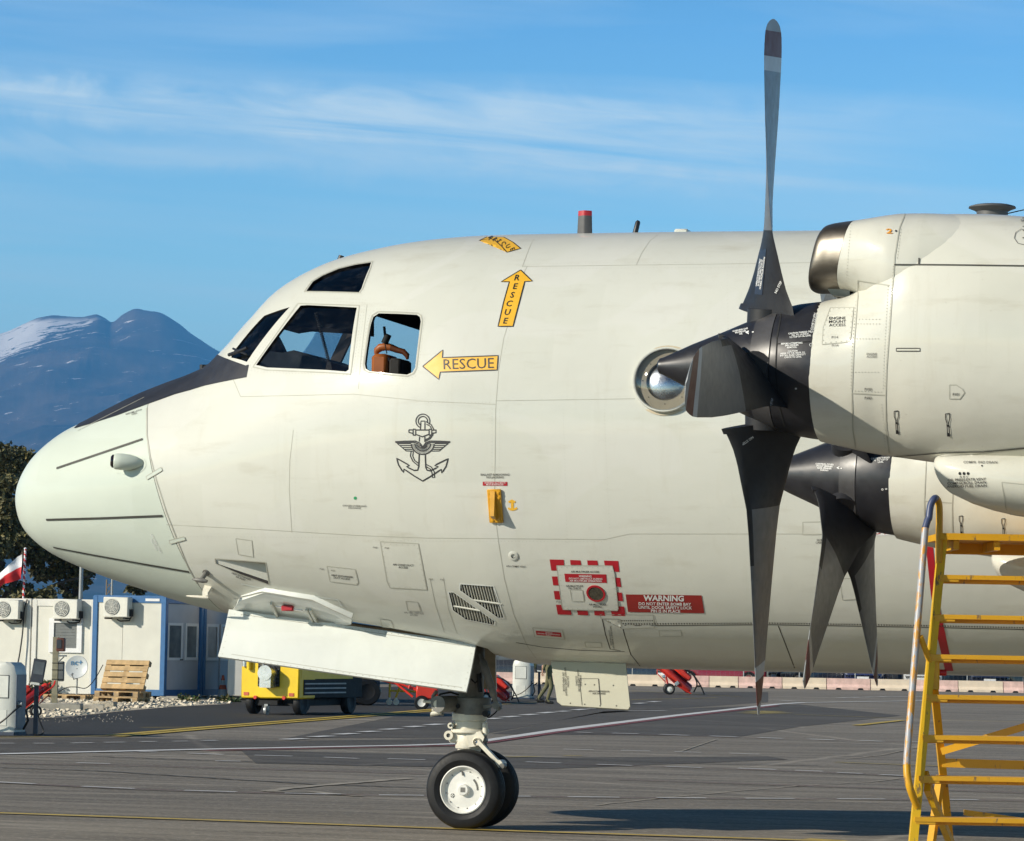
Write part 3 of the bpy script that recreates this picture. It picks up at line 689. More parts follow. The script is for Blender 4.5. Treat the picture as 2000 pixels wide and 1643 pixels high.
for xa, xb, ya_, yb_ in ((961, 961, 800, 950), (976, 976, 800, 950), (1025, 985, 520, 690), (580, 574, 845, 1040), (1180, 1192, 800, 1060), (1420, 1426, 530, 840), (720, 712, 790, 1030), (1100, 1108, 800, 1060)):
    for y in np.arange(ya_, yb_, 7): p, n = hit(FUS, xa + (xb - xa) * (y - ya_) / (yb_ - ya_), y, .0015); u = n.orthogonal().normalized() * .0032; v = n.cross(u); fbm.add([p + u, p + v, p - u, p - v], [(0, 1, 2, 3)])
fbm.build('rivets', M['seam'], AC, kind='stuff')

# cockpit insides
ck = MB(); yy = .7
ck.prism([PY(*p, -.7) for p in ((496, 728), (512, 701), (527, 686), (552, 689), (574, 684), (584, 688), (592, 693), (608, 696), (646, 708), (650, 735))], (0, 2 * yy, 0))
ck.build('glare_shield', M['inner'], AC)
oh = MB(); oh.prism([PY(*p, -.3) for p in ((552, 590), (690, 598), (690, 646), (640, 640), (566, 636), (540, 640))], (0, .6, 0)); oh.build('overhead_panel', M['inner'], AC)
def at(px, py, y): return PY(px, py, y)
sb_ = MB(); o0 = at(764, 716, -.55)
sb_.box(o0 + Vector((-.13, -.19, -.30)), o0 + Vector((.02, .19, .10)), 0, bev=.03); sb_.box(o0 + Vector((.03, -.17, -.30)), o0 + Vector((.14, .17, .06)), 1, bev=.02)
st_ = sb_.build('pilot_seat', [M['leather'], M['inner']], AC)
hr = MB(); hr.tube([at(x, y, -.55) for x, y in ((734, 692), (736, 685), (743, 679), (754, 677), (764, 679))], [.018, .030, .036, .036, .032], 0, 12); hr.tube([at(x, y, -.55) for x, y in ((764, 679), (776, 684), (788, 687), (795, 694), (796, 702))], [.032, .028, .026, .024, .012], 1, 12)
hr.build('headrest', [M['leather'], plain('dark_leather', (.12, .035, .012), .4)], st_)  # second half of the roll in a darker leather
lp = MB(); q = at(752, 660, -.75); lp.tube([q + Vector((-.01, 0, .10)), q + Vector((0, 0, .02))], .012); lp.tube([q + Vector((.03, 0, .03)), q + Vector((-.005, 0, -.05))], .032); lp.tube([q + Vector((.0, 0, -.05)), q + Vector((.02, 0, -.14))], .005)
lp.build('hanging_handset', M['dark'], AC)  # black handset hanging on its cord
wpst = MB(); wpst.bar(PY(690, 634, .92), PY(646, 728, .92), .10, .05, 0, (0, 1, 0)); wpst.build('windshield_post', M['inner'], AC)
cc = MB(); pa, pb = at(617, 610, -.9), at(642, 706, -.9); cc.tube([pa.lerp(pb, i / 180) + Vector((.014 * math.cos(i * .9), .014 * math.sin(i * .9), 0)) for i in range(181)], .005, n=5); cc.build('coiled_cord', M['dark'], AC)
fl = MB(); fl.box((-.9, -1.0, 2.35), (4, 1.0, 2.45)); fl.build('cabin_floor', M['inner'], AC)
bi = int(np.argmin(np.abs(np.array(xs) - PY(1010, 800).x))); bc = Vector((xs[bi], 0, 3.4)); bk = MB(); bk.prism([bc + (p - bc) * .955 for p in ring(bi)[::2]], (.05, 0, 0)); bk.build('bulkhead', M['inner'], AC)

# wipers at the windshield foot
wp = MB()
pts = [PY(397, 718, -.30), PY(420, 709, -.42), PY(441, 700, -.55), PY(454, 693, -.66)]
wp.tube(pts, .014)
for x, y in ((396, 719), (442, 700)): wp.lathe([(0, -.03), (.03, -.03), (.03, .03), (0, .03)], PY(x, y, -.30 if x < 400 else -.55), (0, 0, 1), 10)
wp.tube([PY(404, 722, -.36), PY(420, 720, -.48), PY(436, 706, -.58)], .006)
wp.build('windshield_wiper', M['black'], AC); wp = MB(); wp.tube([hit(FUS, 452, 697, .03)[0], hit(FUS, 478, 690, .045)[0], hit(FUS, 489, 685, .045)[0]], .016); wp.tube([hit(FUS, 462, 686, .04)[0], hit(FUS, 487, 697, .04)[0]], .010)
wp.build('windshield_wiper', M['black'], AC)

# black anti-glare paint over the nose
AG = [(147, 837), (160, 833), (185, 826), (230, 811.5), (289, 789.5), (340, 771), (400, 753.5), (455, 742), (487, 736), (494, 727), (496, 714), (484, 709.5), (460, 702), (444, 699), (436, 703.5)]
low = [hit(FUS, *p)[0] for p in AG[:9]]
def nearest_th(p):
    i = int(np.argmin(np.abs(np.array(xs) - p.x))); rr = ring(i); k = min(range(NSEG // 2 + 1), key=lambda k: (rr[k] - Vector((xs[i], p.y, p.z))).length)
    k2 = k + 0.0
    return k2
agx = [p.x for p in low]; agz = [p.z for p in low]
mb = MB(); X_ = list(np.arange(agx[0] - .02, hit(FUS, 487, 732)[0].x, .035)); back = hit(FUS, 490, 712)[0]
rows = []
for x in X_:
    s = math.sqrt(x - X0); a = [float(P_(t, s)) for t in (top, bot, wid, zmm, NT_)]; zt_, zb_, w_, zm_, n_ = a
    zm_ = min(max(zm_, zb_ + .42 * (zt_ - zb_)), zt_ - .36 * (zt_ - zb_)); zc = max(float(np.interp(x, agx, agz)), zm_)
    if zc > zt_ - .002: zc = zt_ - .002
    # top edge: the hood line; on the windshield rows only the skirt below the glass stays black
    zup = zt_
    xw = PY(442, 694).x
    th0 = math.acos(min(1, ((zc - zm_) / (zt_ - zm_)) ** (n_ / 2)))
    thT = 0.0
    if x > xw:
        zl = np.interp(x, [xw, HOLE['front'][-1].x, back.x, back.x + .3], [PY(442, 696).z, HOLE['front'][-1].z - .035, back.z, back.z - .1]); thT = math.acos(min(1, (max(0, (zl - zm_) / (zt_ - zm_))) ** (n_ / 2)))
        if thT > th0: thT = th0 - .001
    row = []
    for k in range(25):
        th = thT + (th0 - thT) * k / 24
        p = Vector((x, -w_ * math.sin(th) ** (2 / n_), zm_ + (zt_ - zm_) * math.cos(th) ** (2 / n_))); row.append(p)
    rows.append(row)
for sgn in (1, -1):
    vs = []
    for row in rows:
        for p in row:
            l, n, i, d = FUS.find_nearest(p); q = l + n * (.005 if n.dot(l - Vector((l.x, 0, 3))) > 0 else -.005); vs.append((q.x, q.y * sgn, q.z))
    mb.add(vs, [(i * 25 + k, i * 25 + k + 1, (i + 1) * 25 + k + 1, (i + 1) * 25 + k) for i in range(len(rows) - 1) for k in range(24)], 0, True)
mb.build('anti_glare_panel', M['antiglare'], AC)

# lightning strips on the radome
for pts, w in (([(111, 915), (170, 895), (279, 858)], .020), ([(91, 1015), (200, 1012), (318, 1007.5)], .020), ([(105, 1068.5), (180, 1083), (280, 1101), (370, 1116.5)], .020), ([(152, 842), (200, 818), (240, 798), (282, 777)], .008)):
    mb = MB(); ribbon(mb, pts, w, .007); mb.build('diverter_strip', M['seamdk'] if w > .01 else M['seam'], AC)
mb = MB(); ribbon(mb, [(287, 797), (287, 850), (293, 890), (306, 940), (325, 1000), (345, 1052), (366, 1105), (385, 1140)], .012, .004); mb.build('radome_joint', M['seam'], AC)
for p in ([(286, 931), (315, 913), (318, 919), (288, 937)], [(331, 1055), (360, 1048), (363, 1054), (333, 1062)]): panel(p, seam='seam', plate=M['radome'], w=.007, name='hinge_latch', h=.007)
text('LIFT HERE ONLY\nNO PUSH', 303, 1062, 4, M['white'], AC, ang=62)
text('RADOME LATCH\nOPEN', 262, 807, 3, M['inkfaint'], AC, ang=-17)

# camera pod on the radome
pc, pn = hit(FUS, 254, 906); ax = Vector((1, .34, -.05)).normalized()
mb = MB(); cpt = pc + pn * .075
mb.lathe([(.0, -.10), (.060, -.10), (.072, -.085), (.075, -.03), (.070, .03), (.055, .10), (.028, .16), (0, .175)], cpt, ax, 24, 0)
mb.box(pc + Vector((-.07, -.03, -.05)), pc + Vector((.14, .03, .05)), 0, bev=.02)
pod = mb.build('camera_pod', M['radome'], AC)
mb = MB(); mb.lathe([(0, -.128), (.045, -.128), (.060, -.115), (.060, -.098), (0, -.098)], cpt, ax, 20, 0); mb.build('lens', M['lens'], pod)
mb = MB(); pts = [(222 + 0, 900)] + [(252 + 33 * math.cos(a), 907 + 20 * math.sin(a)) for a in np.linspace(-2.2, 2.2, 14)] + [(228, 925)]; ribbon(mb, pts, .01, .004); mb.build('pod_seal', M['radome'], pod)

# pitot tube and probe under the nose
mb = MB(); a, n = hit(FUS, 403, 1118); tip_ = at(398, 1141, a.y - .22)
mb.tube([a - n * .02, a + n * .012], .034, 1); mb.tube([a, a + n * .10], [.024, .020], 1)
mb.lathe([(0, -.09), (.008, -.08), (.020, -.03), (.022, .02), (.013, .06), (0, .065)], a + n * .11, (1, 0, -.12), 14, 1)
mb.build('pitot_probe', [M['gearwhite'], M['gearold']], AC)
mb = MB(); b, n = hit(FUS, 407, 1146)
mb.loft([[b + n * d + Vector((x * s, 0, z * s)) for x, z in ((-.03, .02), (.035, .014), (.038, -.018), (-.026, -.024))] for d, s in ((-.02, 1.2), (.04, 1), (.085, .8))], 0, False)
mb.lathe([(0, -.16), (.006, -.15), (.012, -.09), (.015, .03), (.010, .055), (0, .06)], b + n * .085 + Vector((-.02, 0, -.03)), (1, 0, -.06), 14, 0)
mb.build('pitot_probe', [M['gearwhite'], M['gearold']], AC)

# sunken air scoop
mb = MB(); pv = [q[0] for q in nh]; A_, B_, C_, D_ = pv[0], pv[2], pv[3], pv[5]
dp = -nn * .16; dA = -nn * .004
mb.add([A_ + dA, B_ + dp, C_ + dp * .25, D_ + dA], [(0, 1, 2, 3)]); mb.add([A_ + dA, B_ - nn * .002, B_ + dp], [(0, 1, 2)]); mb.add([B_ - nn * .002, C_ - nn * .002, C_ + dp * .25, B_ + dp], [(0, 1, 2, 3)])
mb.build('air_scoop', M['paint'], AC)
mb = MB(); ribbon(mb, NACA, .010, .003, closed=True); mb.build('scoop_edge', M['seam'], AC)

# bulged exhaust fairing with its red plug
F0 = [(452, 1181), (478, 1168), (519, 1149), (560, 1154), (614, 1163), (660, 1184), (692, 1199), (688, 1213), (630, 1222), (560, 1214), (500, 1205), (453, 1193)]
hh = [hit(FUS, *p) for p in F0]; fn = sum((q[1] for q in hh), Vector()).normalized(); cen = sum((q[0] for q in hh), Vector()) / len(hh)
lip = [(478, 1164), (519, 1153.5), (560, 1159), (612, 1169), (686, 1203)]
face = [(456, 1186), (473, 1166), (519, 1157), (609, 1173), (680, 1202), (676, 1212), (632, 1221), (555, 1210)]
mb = MB()
def fz(p, d): return hit(FUS, *p)[0] + fn * d
outl = [(470, 1164), (517, 1148), (614, 1163), (690, 1198), (688, 1214), (632, 1222), (552, 1211), (455, 1190)]
inn = [(476, 1167), (518, 1155), (611, 1170), (680, 1200), (678, 1210), (632, 1218), (556, 1207), (462, 1187)]
base = [fz(p, -.02) for p in outl]; rim_ = [fz(p, .055) for p in outl[:4]] + [fz(p, .03) for p in outl[4:]]; inr = [fz(p, .055) for p in inn[:4]] + [fz(p, .03) for p in inn[4:]]
deep = [fz(p, .012) for p in ((485, 1181), (522, 1173), (605, 1186), (662, 1203), (664, 1211), (630, 1217), (560, 1206), (478, 1189))]
mb.loft([base, rim_, inr, deep], 0, False, cap=True)
fair = mb.build('exhaust_fairing', M['door'], AC)
mb = MB(); ribbon(mb, [(462, 1160), (517, 1147.5), (614, 1163), (655, 1182), (694, 1199)], .018, .058); mb.build('fairing_lip', M['paint'], fair)
mb = MB()
for a, b in (((531, 1174), (545, 1200)), ((600, 1186), (613, 1208)), ((607, 1187), (620, 1208))):
    mb = MB(); mb.bar(fz(a, .02), fz(b, .03), .02, .03); mb.build('fairing_rib', M['paint'], fair)
mb = MB(); a, b = fz((541, 1178.5), .03), fz((593, 1187), .03); mb.tube([a, b], .008, 1); c0 = a.lerp(b, .45); mb.box(c0 + Vector((-.055, -.03, -.025)), c0 + Vector((.055, .02, .025)), 0, bev=.008)
mb.build('exhaust_plug', [M['red'], M['white']], fair)
mb = MB(); ribbon(mb, [(471, 1140), (520, 1150), (614, 1164), (660, 1171), (668, 1184)], .016, .004); mb.build('skin_doubler', M['door'], AC)
# grilles
for g in (GR1, GR2):
    q = [hit(FUS, *p) for p in g]; gn = sum((x[1] for x in q), Vector()).normalized()
    bkm = MB(); bkm.add([x[0] - gn * .07 for x in q], [tuple(range(len(q)))]); gb = bkm.build('grille_recess', M['dark'], AC)
    xs_ = [p[0] for p in g]; mb = MB()
    for x in np.arange(min(xs_) + 3, max(xs_) + 12, 5.15):
        f_ = lambda y: x + (y - 1140) * .26 - (9 if g is GR2 else 2)
        ys = []
        for (xa, ya_), (xb, yb_) in zip(g, g[1:] + g[:1]):            # where the slat crosses the outline
            fa = xa - f_(ya_); fb_ = xb - f_(yb_)
            if fa * fb_ < 0: u = fa / (fa - fb_); ys.append(ya_ + (yb_ - ya_) * u)
        if len(ys) >= 2:
            y0, y1 = min(ys), max(ys); P0 = hit(FUS, f_(y0), y0)[0]; P1 = hit(FUS, f_(y1), y1)[0]
            mb.bar(P0 - gn * .012, P1 - gn * .012, .0062, .018, 0, gn)
    for k in ((((923, 1172), (980, 1180)) if g is GR1 else ((886, 1184), (938, 1193))),): mb.bar(hit(FUS, *k[0])[0], hit(FUS, *k[1])[0], .01, .012, 0, gn)
    mb.build('grille_slats', M['paint'], AC, kind='stuff')
    mb = MB(); ribbon(mb, g, .012, .003, closed=True); mb.build('grille_edge', M['door'], AC)
panel([(851, 1131), (857, 1126), (985, 1133), (995, 1200), (1010, 1240), (880, 1228), (866, 1200)], seam='seam', plate=None, w=.006, h=.0015) if False else None

# seams of the skin
mb = MB()
for pts in ([(325, 1025), (500, 1034), (700, 1046), (830, 1051), (1180, 1054), (1230, 1043), (1480, 1043), (1640, 1043)],
            [(1030, 520), (1010, 560), (1000, 610), (984, 660), (974, 720), (968, 800), (967, 900), (966, 955)], [(969, 1022), (974, 1060), (985, 1130), (1003, 1200), (1030, 1262), (1050, 1290)],
            [(1048, 461), (1038, 475), (1028, 500), (1020, 522)], [(1290, 455), (1270, 470), (1253, 495), (1243, 518)],
            [(1020, 521), (1240, 518), (1480, 515), (1590, 513)], [(812, 783), (968, 790)], [(968, 783), (1240, 779)],
            [(455, 740), (470, 775), (690, 770), (812, 782)], [(717, 595), (706, 690), (700, 760)],
            [(840, 1130), (850, 1180), (868, 1235)], [(866, 1128), (876, 1190), (893, 1238)], [(573, 840), (566, 900), (565, 960), (570, 1040)]):
    ribbon(mb, pts, .006, .0012)
mb.build('skin_seam', M['seam'], AC)
mb = MB()
for pts in ([(1213, 1221), (1240, 1222), (1500, 1220), (1800, 1225), (2030, 1230)], [(1176, 1208), (1183, 1240), (1192, 1268), (1212, 1271)], [(1176, 1208), (1212, 1209), (1220, 1240), (1232, 1278), (1250, 1301)], [(1520, 1222), (1535, 1260), (1552, 1305)],
            [(1008, 1255), (1060, 1264), (1130, 1270), (1220, 1273)]):
    ribbon(mb, pts, .009, .0015)
mb.build('bay_door_seam', M['seamdk'], AC)
mb = MB()
for x in np.arange(1216, 2030, 5.2):
    y = np.interp(x, [1213, 1240, 1500, 1800, 2030], [1217.5, 1218.5, 1216.5, 1221.5, 1226.5]); ribbon(mb, [(x, y), (x + 2.6, y)], .016, .004)
for x in np.arange(1214, 1276, 4.2): ribbon(mb, [(x, 1211.5), (x + 2.4, 1211.8)], .014, .006)
mb.build('hinge_teeth', M['seamdk'], AC, kind='stuff')
for p in ([(1172, 1200), (1276, 1201), (1278, 1226), (1214, 1228), (1212, 1209), (1174, 1208)], [(1287, 1231), (1330, 1231), (1332, 1242), (1289, 1243)], [(1142, 1254), (1174, 1255), (1176, 1264), (1145, 1264)],
          [(461, 1052), (492, 1056), (495, 1088), (466, 1083)], [(793, 1174), (816, 1176), (822, 1194), (797, 1193)], [(743, 1209), (764, 1212), (770, 1227), (747, 1225)],
          [(1568, 1020), (1700, 1018), (1700, 1043), (1568, 1044)]): panel(p, w=.008)
panel([(743, 1058), (817, 1062), (834, 1152), (762, 1148), (756, 1135)], w=.010, rivets=11)
panel([(639, 1106), (694, 1112), (700, 1138), (696, 1142), (645, 1136)], w=.009, rivets=12)
text('AIR COND DUCT\nACCESS', 788, 1105.5, 3.6, M['ink'], AC, ang=3); text('HEAT EXCHANGER\nDUCT ACCESS', 668, 1127, 3.4, M['ink'], AC, ang=6)
for s, x, y in (('P160', 733, 1069), ('P160', 756, 1070), ('P131', 629, 1111), ('P131', 651, 1114), ('P157', 842, 1131), ('P157', 864, 1132), ('P155', 1091, 1175), ('P155', 1110, 1176)): text(s, x, y, 3, M['inkfaint'], AC, ang=4)
text('HEAT EXCHANGER\nAIR INLET', 471, 1127, 3.2, M['ink'], AC, ang=20)
text('OXYGEN OVERBOARD\nDISCHARGE', 693, 990, 3.2, M['inkfaint'], AC, ang=2)
decal('discharge_disc', [(694 + 3.2 * math.cos(a), 973 + 3.2 * math.sin(a)) for a in np.linspace(0, 6.28, 13)[:-1]], plain('disc_green', (.03, .30, .12)), AC)
text('APU COMPT VENT', 1008, 1106, 3.2, M['ink'], AC, ang=2)
vv, vn = hit(FUS, 1003, 1086); mb = MB(); mb.lathe([(.040, 0), (.046, .004), (.040, .008), (.02, .008), (.012, -.01), (0, -.01)], vv, vn, 20, mats=[0, 0, 0, 1, 1]); mb.build('vent_port', [M['paint'], M['dark']], AC)
text('APU FIRE CONTROL\nACCESS', 809, 1199, 3, M['inkfaint'], AC, ang=4)

# rescue arrows
ol = M['ink']
def outline(poly, w=.012, off=.0045, mat=ol, parent=AC, name='arrow_border', bvh=None):
    mb = MB(); ribbon(mb, poly, w, off, bvh, closed=True); return mb.build(name, mat, parent)
def arrow(poly, label):
    o = decal('rescue_arrow', poly, M['yellow'], AC, .003); o['label'] = label; outline(poly, parent=o, w=.010); return o
a1 = arrow([(826, 716), (865, 684), (864, 699), (973, 695), (971, 723), (860, 727), (857, 741)], 'yellow rescue arrow pointing forward to the cockpit window')
text('RESCUE', 915, 710.5, 20, M['ink'], a1, ang=-1.5, bold=.0, wx=1.02, off=.0055)
a2 = arrow([(1017, 528), (1040, 550), (1025, 550.5), (1012, 600), (1002, 638), (973, 638), (984, 590), (995, 551), (979, 551)], 'yellow rescue arrow pointing up the fuselage side')
for i, ch in enumerate('RESCUE'):
    x = np.interp(i, [0, 1, 2, 3, 4, 5], [1010, 1006.5, 1001, 995, 991.5, 987.5]); y = np.interp(i, [0, 5], [543, 627]); text(ch, x, y, 11, M['ink'], a2, ang=0, shear=.28, bold=.016, wx=1.1, off=.0055)
a3 = arrow([(936, 470.5), (951, 463.5), (984, 464), (1002, 474), (1017, 486), (990, 493.5), (980, 482), (966, 470), (957, 467)], 'yellow rescue arrow lying over the crown of the roof')
for i, ch in enumerate('RESCUE'):
    x = np.interp(i, [0, 2, 5], [958, 975, 1001]); y = np.interp(i, [0, 2, 5], [465.5, 471, 487.5]); text(ch, x, y, 9, M['ink'], a3, ang=78, shear=-.3, bold=.01, wx=.8, off=.0055)

# navy emblem: winged anchor in line
em = MB()
def E_(*pts): return [(740 + x / 5.869, 780 + y / 5.869) for x, y in pts]
def arc(cx, cy, r, a0, a1, n=18): return [(cx + r * math.cos(a), cy + r * math.sin(a)) for a in np.linspace(R(a0), R(a1), n)]
def er(pts, w=.010, closed=False): ribbon(em, E_(*pts), w, .003, step=4, closed=closed)
er(arc(505, 250, 80, 110, 390)); er(arc(505, 250, 53, 120, 385))
er([(477, 345), (482, 250), (528, 250), (528, 350)])
er([(345, 350), (390, 352), (395, 342), (420, 345), (422, 352), (575, 352), (580, 345), (605, 345), (607, 355), (655, 352), (655, 382), (605, 392), (605, 408), (575, 412), (570, 403), (500, 430), (425, 403), (420, 412), (393, 410), (390, 390), (345, 380)], .011, True)
er([(393, 345), (393, 408)]); er([(422, 348), (422, 408)]); er([(576, 348), (576, 408)]); er([(606, 348), (606, 404)])
er([(467, 430), (463, 485)]); er([(527, 430), (527, 490)])
er([(463, 625), (458, 770), (445, 812), (405, 815), (318, 775), (350, 757), (205, 676), (225, 750), (280, 838), (290, 800), (400, 875), (503, 937), (600, 880), (715, 802), (722, 845), (770, 770), (795, 680), (640, 757), (682, 775), (590, 820), (552, 812), (538, 780), (532, 630)], .012)
for sg in (1, -1):
    mx = lambda pts: [(503 + (x - 503) * sg, y) for x, y in pts]
    er(mx([(188, 488), (300, 482), (420, 480), (470, 502), (505, 552)]), .012); er(mx([(195, 497), (300, 497), (420, 497), (450, 510), (495, 550)]), .008)
    for a, b in (((188, 490), (215, 506)), ((213, 508), (365, 508)), ((213, 508), (240, 530)), ((240, 530), (368, 530)), ((240, 530), (268, 553)), ((268, 553), (376, 553)), ((268, 553), (292, 574)), ((292, 574), (388, 574)), ((292, 574), (312, 592)), ((312, 592), (400, 594))): er(mx([a, b]), .008)
er(arc(503, 500, 132, 5, 175, 26), .010); er(arc(503, 500, 92, 5, 175), .008); er(arc(503, 500, 58, 30, 150), .008)
for a in np.linspace(8, 172, 24): c, s_ = math.cos(R(a)), math.sin(R(a)); er([(503 + 60 * c, 500 + 60 * s_), (503 + 136 * c, 500 + 134 * s_)], .0032)
for pts in ([(540, 255), (600, 290), (632, 350)], [(545, 285), (590, 310), (605, 345)], [(625, 400), (590, 450), (530, 482)], [(605, 408), (570, 447), (530, 463)], [(370, 595), (362, 650), (390, 710), (450, 760)], [(395, 602), (388, 650), (410, 700), (455, 735)],
            [(540, 745), (600, 775), (635, 830), (640, 895), (615, 897), (608, 840), (590, 800), (540, 770)]): er(pts, .009)
em.build('anchor_emblem', M['ink'], AC)

# mooring fitting, its notices and the small yellow anchor
text('BALLAST & MOORING\nNO JACKING', 967, 929.5, 4, M['inkfaint'], AC, bold=.02)
o = decal('warning_plate', [(943, 941), (991, 941.4), (991, 949), (943, 948.6)], M['red'], AC); text('WARNING: ALL 4 BOLTS\nMUST BE INSTALLED', 967, 945, 2.6, M['white'], o, off=.006)
q = hit(FUS, 968, 988); U = (hit(FUS, 971, 1020)[0] - hit(FUS, 966, 957)[0]).normalized(); V = q[1].cross(U).normalized()
if V.x < 0: V = -V
mb = MB(); mtx = Matrix((V, U, q[1])).transposed().to_4x4(); mtx.translation = q[0]
mb.box((-.062, -.145, 0), (.062, .145, .022), 0, mtx, .006)
mb.loft([[mtx @ Vector(p) for p in ring_] for ring_ in ([(-.03, -.13, .02), (.012, -.13, .02), (.012, -.13, .03), (-.03, -.13, .03)], [(-.028, .02, .02), (.014, .02, .02), (.012, .02, .085), (-.026, .02, .085)], [(-.026, .07, .02), (.016, .07, .02), (.012, .07, .105), (-.022, .07, .105)], [(-.024, .10, .02), (.014, .10, .02), (.01, .105, .055), (-.02, .105, .055)])], 0, False)
for x, y in ((-.038, -.115), (.040, -.115), (.040, -.07), (-.040, -.07), (-.03, .122), (.03, .122)): mb.lathe([(.012, .02), (.012, .03), (0, .032)], mtx @ Vector((x, y, 0)), q[1], 10)
mb.build('mooring_fitting', M['yellowfit'], AC)
ya_ = MB(); ribbon(ya_, [(1000.5, 977), (1000.8, 994)], .024, .003); ribbon(ya_, [(993.5, 981), (1000, 977.5), (1006.5, 981)], .018, .0035); ribbon(ya_, [(992.5, 992.5), (997, 995), (1001, 995.5), (1006, 994.5), (1010, 992)], .018, .0035); ya_.build('anchor_mark', M['yellow'], AC)

# air multiplier hatch inside a dashed red square
K = lambda x, y: (1020 + x / 5, 1060 + y / 5)
hb = []
for poly in ([(268, 163), (406, 166), (410, 217), (335, 217), (340, 272), (284, 271)], [(468, 168), (568, 172), (576, 217), (473, 217)], [(634, 172), (734, 174), (741, 220), (640, 218)], [(798, 174), (938, 178), (948, 285), (895, 282), (886, 228), (806, 221)],
             [(290, 329), (346, 329), (357, 416), (303, 415)], [(308, 470), (368, 471), (380, 555), (320, 553)], [(330, 605), (388, 606), (399, 655), (474, 658), (483, 704), (347, 700)], [(537, 660), (640, 664), (646, 708), (543, 704)], [(702, 664), (800, 666), (810, 712), (707, 708)],
             [(868, 666), (940, 668), (938, 621), (997, 623), (1008, 714), (875, 712)], [(897, 340), (955, 342), (967, 431), (906, 428)], [(916, 484), (974, 487), (985, 570), (928, 567)]):
    hb.append(decal('red_dash', [K(*p) for p in poly], M['red'], AC, .003, step=12))
hp_ = panel([K(338, 222), K(880, 224), K(900, 300), K(938, 640), K(930, 660), K(400, 650), K(385, 600)], w=.007, rivets=10, h=.006, name='access_hatch')
o = decal('warning_plate', [K(413, 299), K(822, 306), K(828, 389), K(424, 379)], M['red'], hp_, .0085, step=12)
text('AIR MULTIPLIER ACCESS', *K(616, 280), 3.6, M['ink'], hp_, off=.009, ang=.5); text('WARNING', *K(618, 322), 3.6, M['white'], o, off=.011, bold=.03, ang=1); text('DO NOT OBSTRUCT DURING\nAIR MULTIPLIER OPERATION', *K(622, 357), 3.4, M['white'], o, off=.011, bold=.02, ang=1)
text('AIR MULTIPLIER\nOIL CHECK', *K(513, 429), 3.4, M['ink'], hp_, off=.009, ang=.5); text('AIR MULTIPLIER\nINTAKE', *K(737, 609), 3.4, M['ink'], hp_, off=.009, ang=.5)
panel([K(470, 455), K(590, 458), K(604, 555), K(600, 568), K(490, 566)], parent=hp_, w=.006, h=.008)
ii, inx = hit(FUS, *K(721, 492)); mb = MB(); mb.lathe([(.083, .006), (.083, .012), (.066, .012), (.066, .0088), (0, .0088)], ii, inx, 28, mats=[0, 0, 1, 1]); mb.build('intake_ring', [M['red'], plain('intake_mesh', (.06, .052, .035), .6, var=.6, scale=60)], hp_)
o = decal('warning_sign', [K(1010, 504), K(1752, 513), K(1779, 688), K(1034, 676)], M['redbrown'], AC, .003, step=14, label='dark red bomb bay warning sign')
text('WARNING', *K(1385, 540), 10.5, M['white'], o, ang=.8, bold=.035, wx=1.08); 
for s, y in (('DO NOT ENTER BOMB BAY', 596), ('UNTIL DOOR SAFETY LOCK', 631), ('PIN IS IN PLACE', 665)): text(s, *K(1392 + (y - 596) * .12, y), 5.6, M['white'], o, ang=.8, bold=.022, wx=1.03)
pl = panel([K(104, 826), K(395, 850), K(413, 940), K(125, 918)], w=.008, h=.005); o = decal('warning_plate', [K(132, 853), K(378, 872), K(387, 916), K(142, 895)], M['red'], pl, .008); text('CAUTION\nGROUND AIR CONDITIONING\nSUPPLY', *K(260, 884), 2.2, M['white'], o, ang=4, off=.010)
text('EMERGENCY BOMB BAY\nDOOR RELEASE', 1194, 1245, 3, M['inkfaint'], AC, ang=82)
text('BOMB HOIST\nCABLE ACCESS', 1612, 1057, 4, M['inkfaint'], AC)
panel([(1640, 1130), (1672, 1130), (1676, 1170), (1646, 1172)], w=.007)

# propeller warning band round the fuselage
decal('warning_band', [(1806, 1044), (1820, 1044), (1834, 1180), (1850, 1255), (1862, 1310), (1846, 1310), (1830, 1240), (1818, 1160)], M['red'], AC, .003)
mb = MB(); 
text('PROPELLER', 1814, 1020, 12, M['white'], AC, ang=82, bold=.0, wx=1.1)
decal('danger_plate', [(1672, 1030), (1842, 1030), (1842, 1046), (1672, 1046)], M['white'], AC, .003, step=30); text('DANGER', 1758, 1038, 11, M['red'], AC, space=1.5, bold=.0, wx=1.2)

# bubble observation window
mb = MB(); prof = [(BUBR * math.cos(a), .02 + .12 * math.sin(a)) for a in np.linspace(0, math.pi / 2, 12)]
mb.lathe([(r * 1.0, h) for r, h in prof], BUBP - BUBN * .015, BUBN, 48); bub = mb.build('bubble_window', M['bubble'], AC, 80)
mb = MB(); mb.lathe([(BUBR - .01, .0), (BUBR - .01, .022), (BUBR + .006, .024), (BUBR + .010, .012), (BUBR + .010, -.01)], BUBP, BUBN, 48); mb.build('window_ring', M['paint'], bub)
mb = MB(); mb.lathe([(BUBR + .03, -.02), (BUBR + .02, -.02), (BUBR - .004, -.020), (BUBR - .10, -.026), (BUBR - .10, -.06)], BUBP, BUBN, 48); mb.build('window_liner', M['tan'], bub)
mb = MB(); mb.lathe([(0, -.018), (.05, -.021), (.10, -.030), (.14, -.044), (BUBR - .099, -.060)], BUBP, BUBN, 40); mb.build('mirror_dome', plain('mirror_silver', (.55, .56, .58), .26, metal=1), bub)  # polished dome added so the bubble shows a silvery reflection
mb = MB()
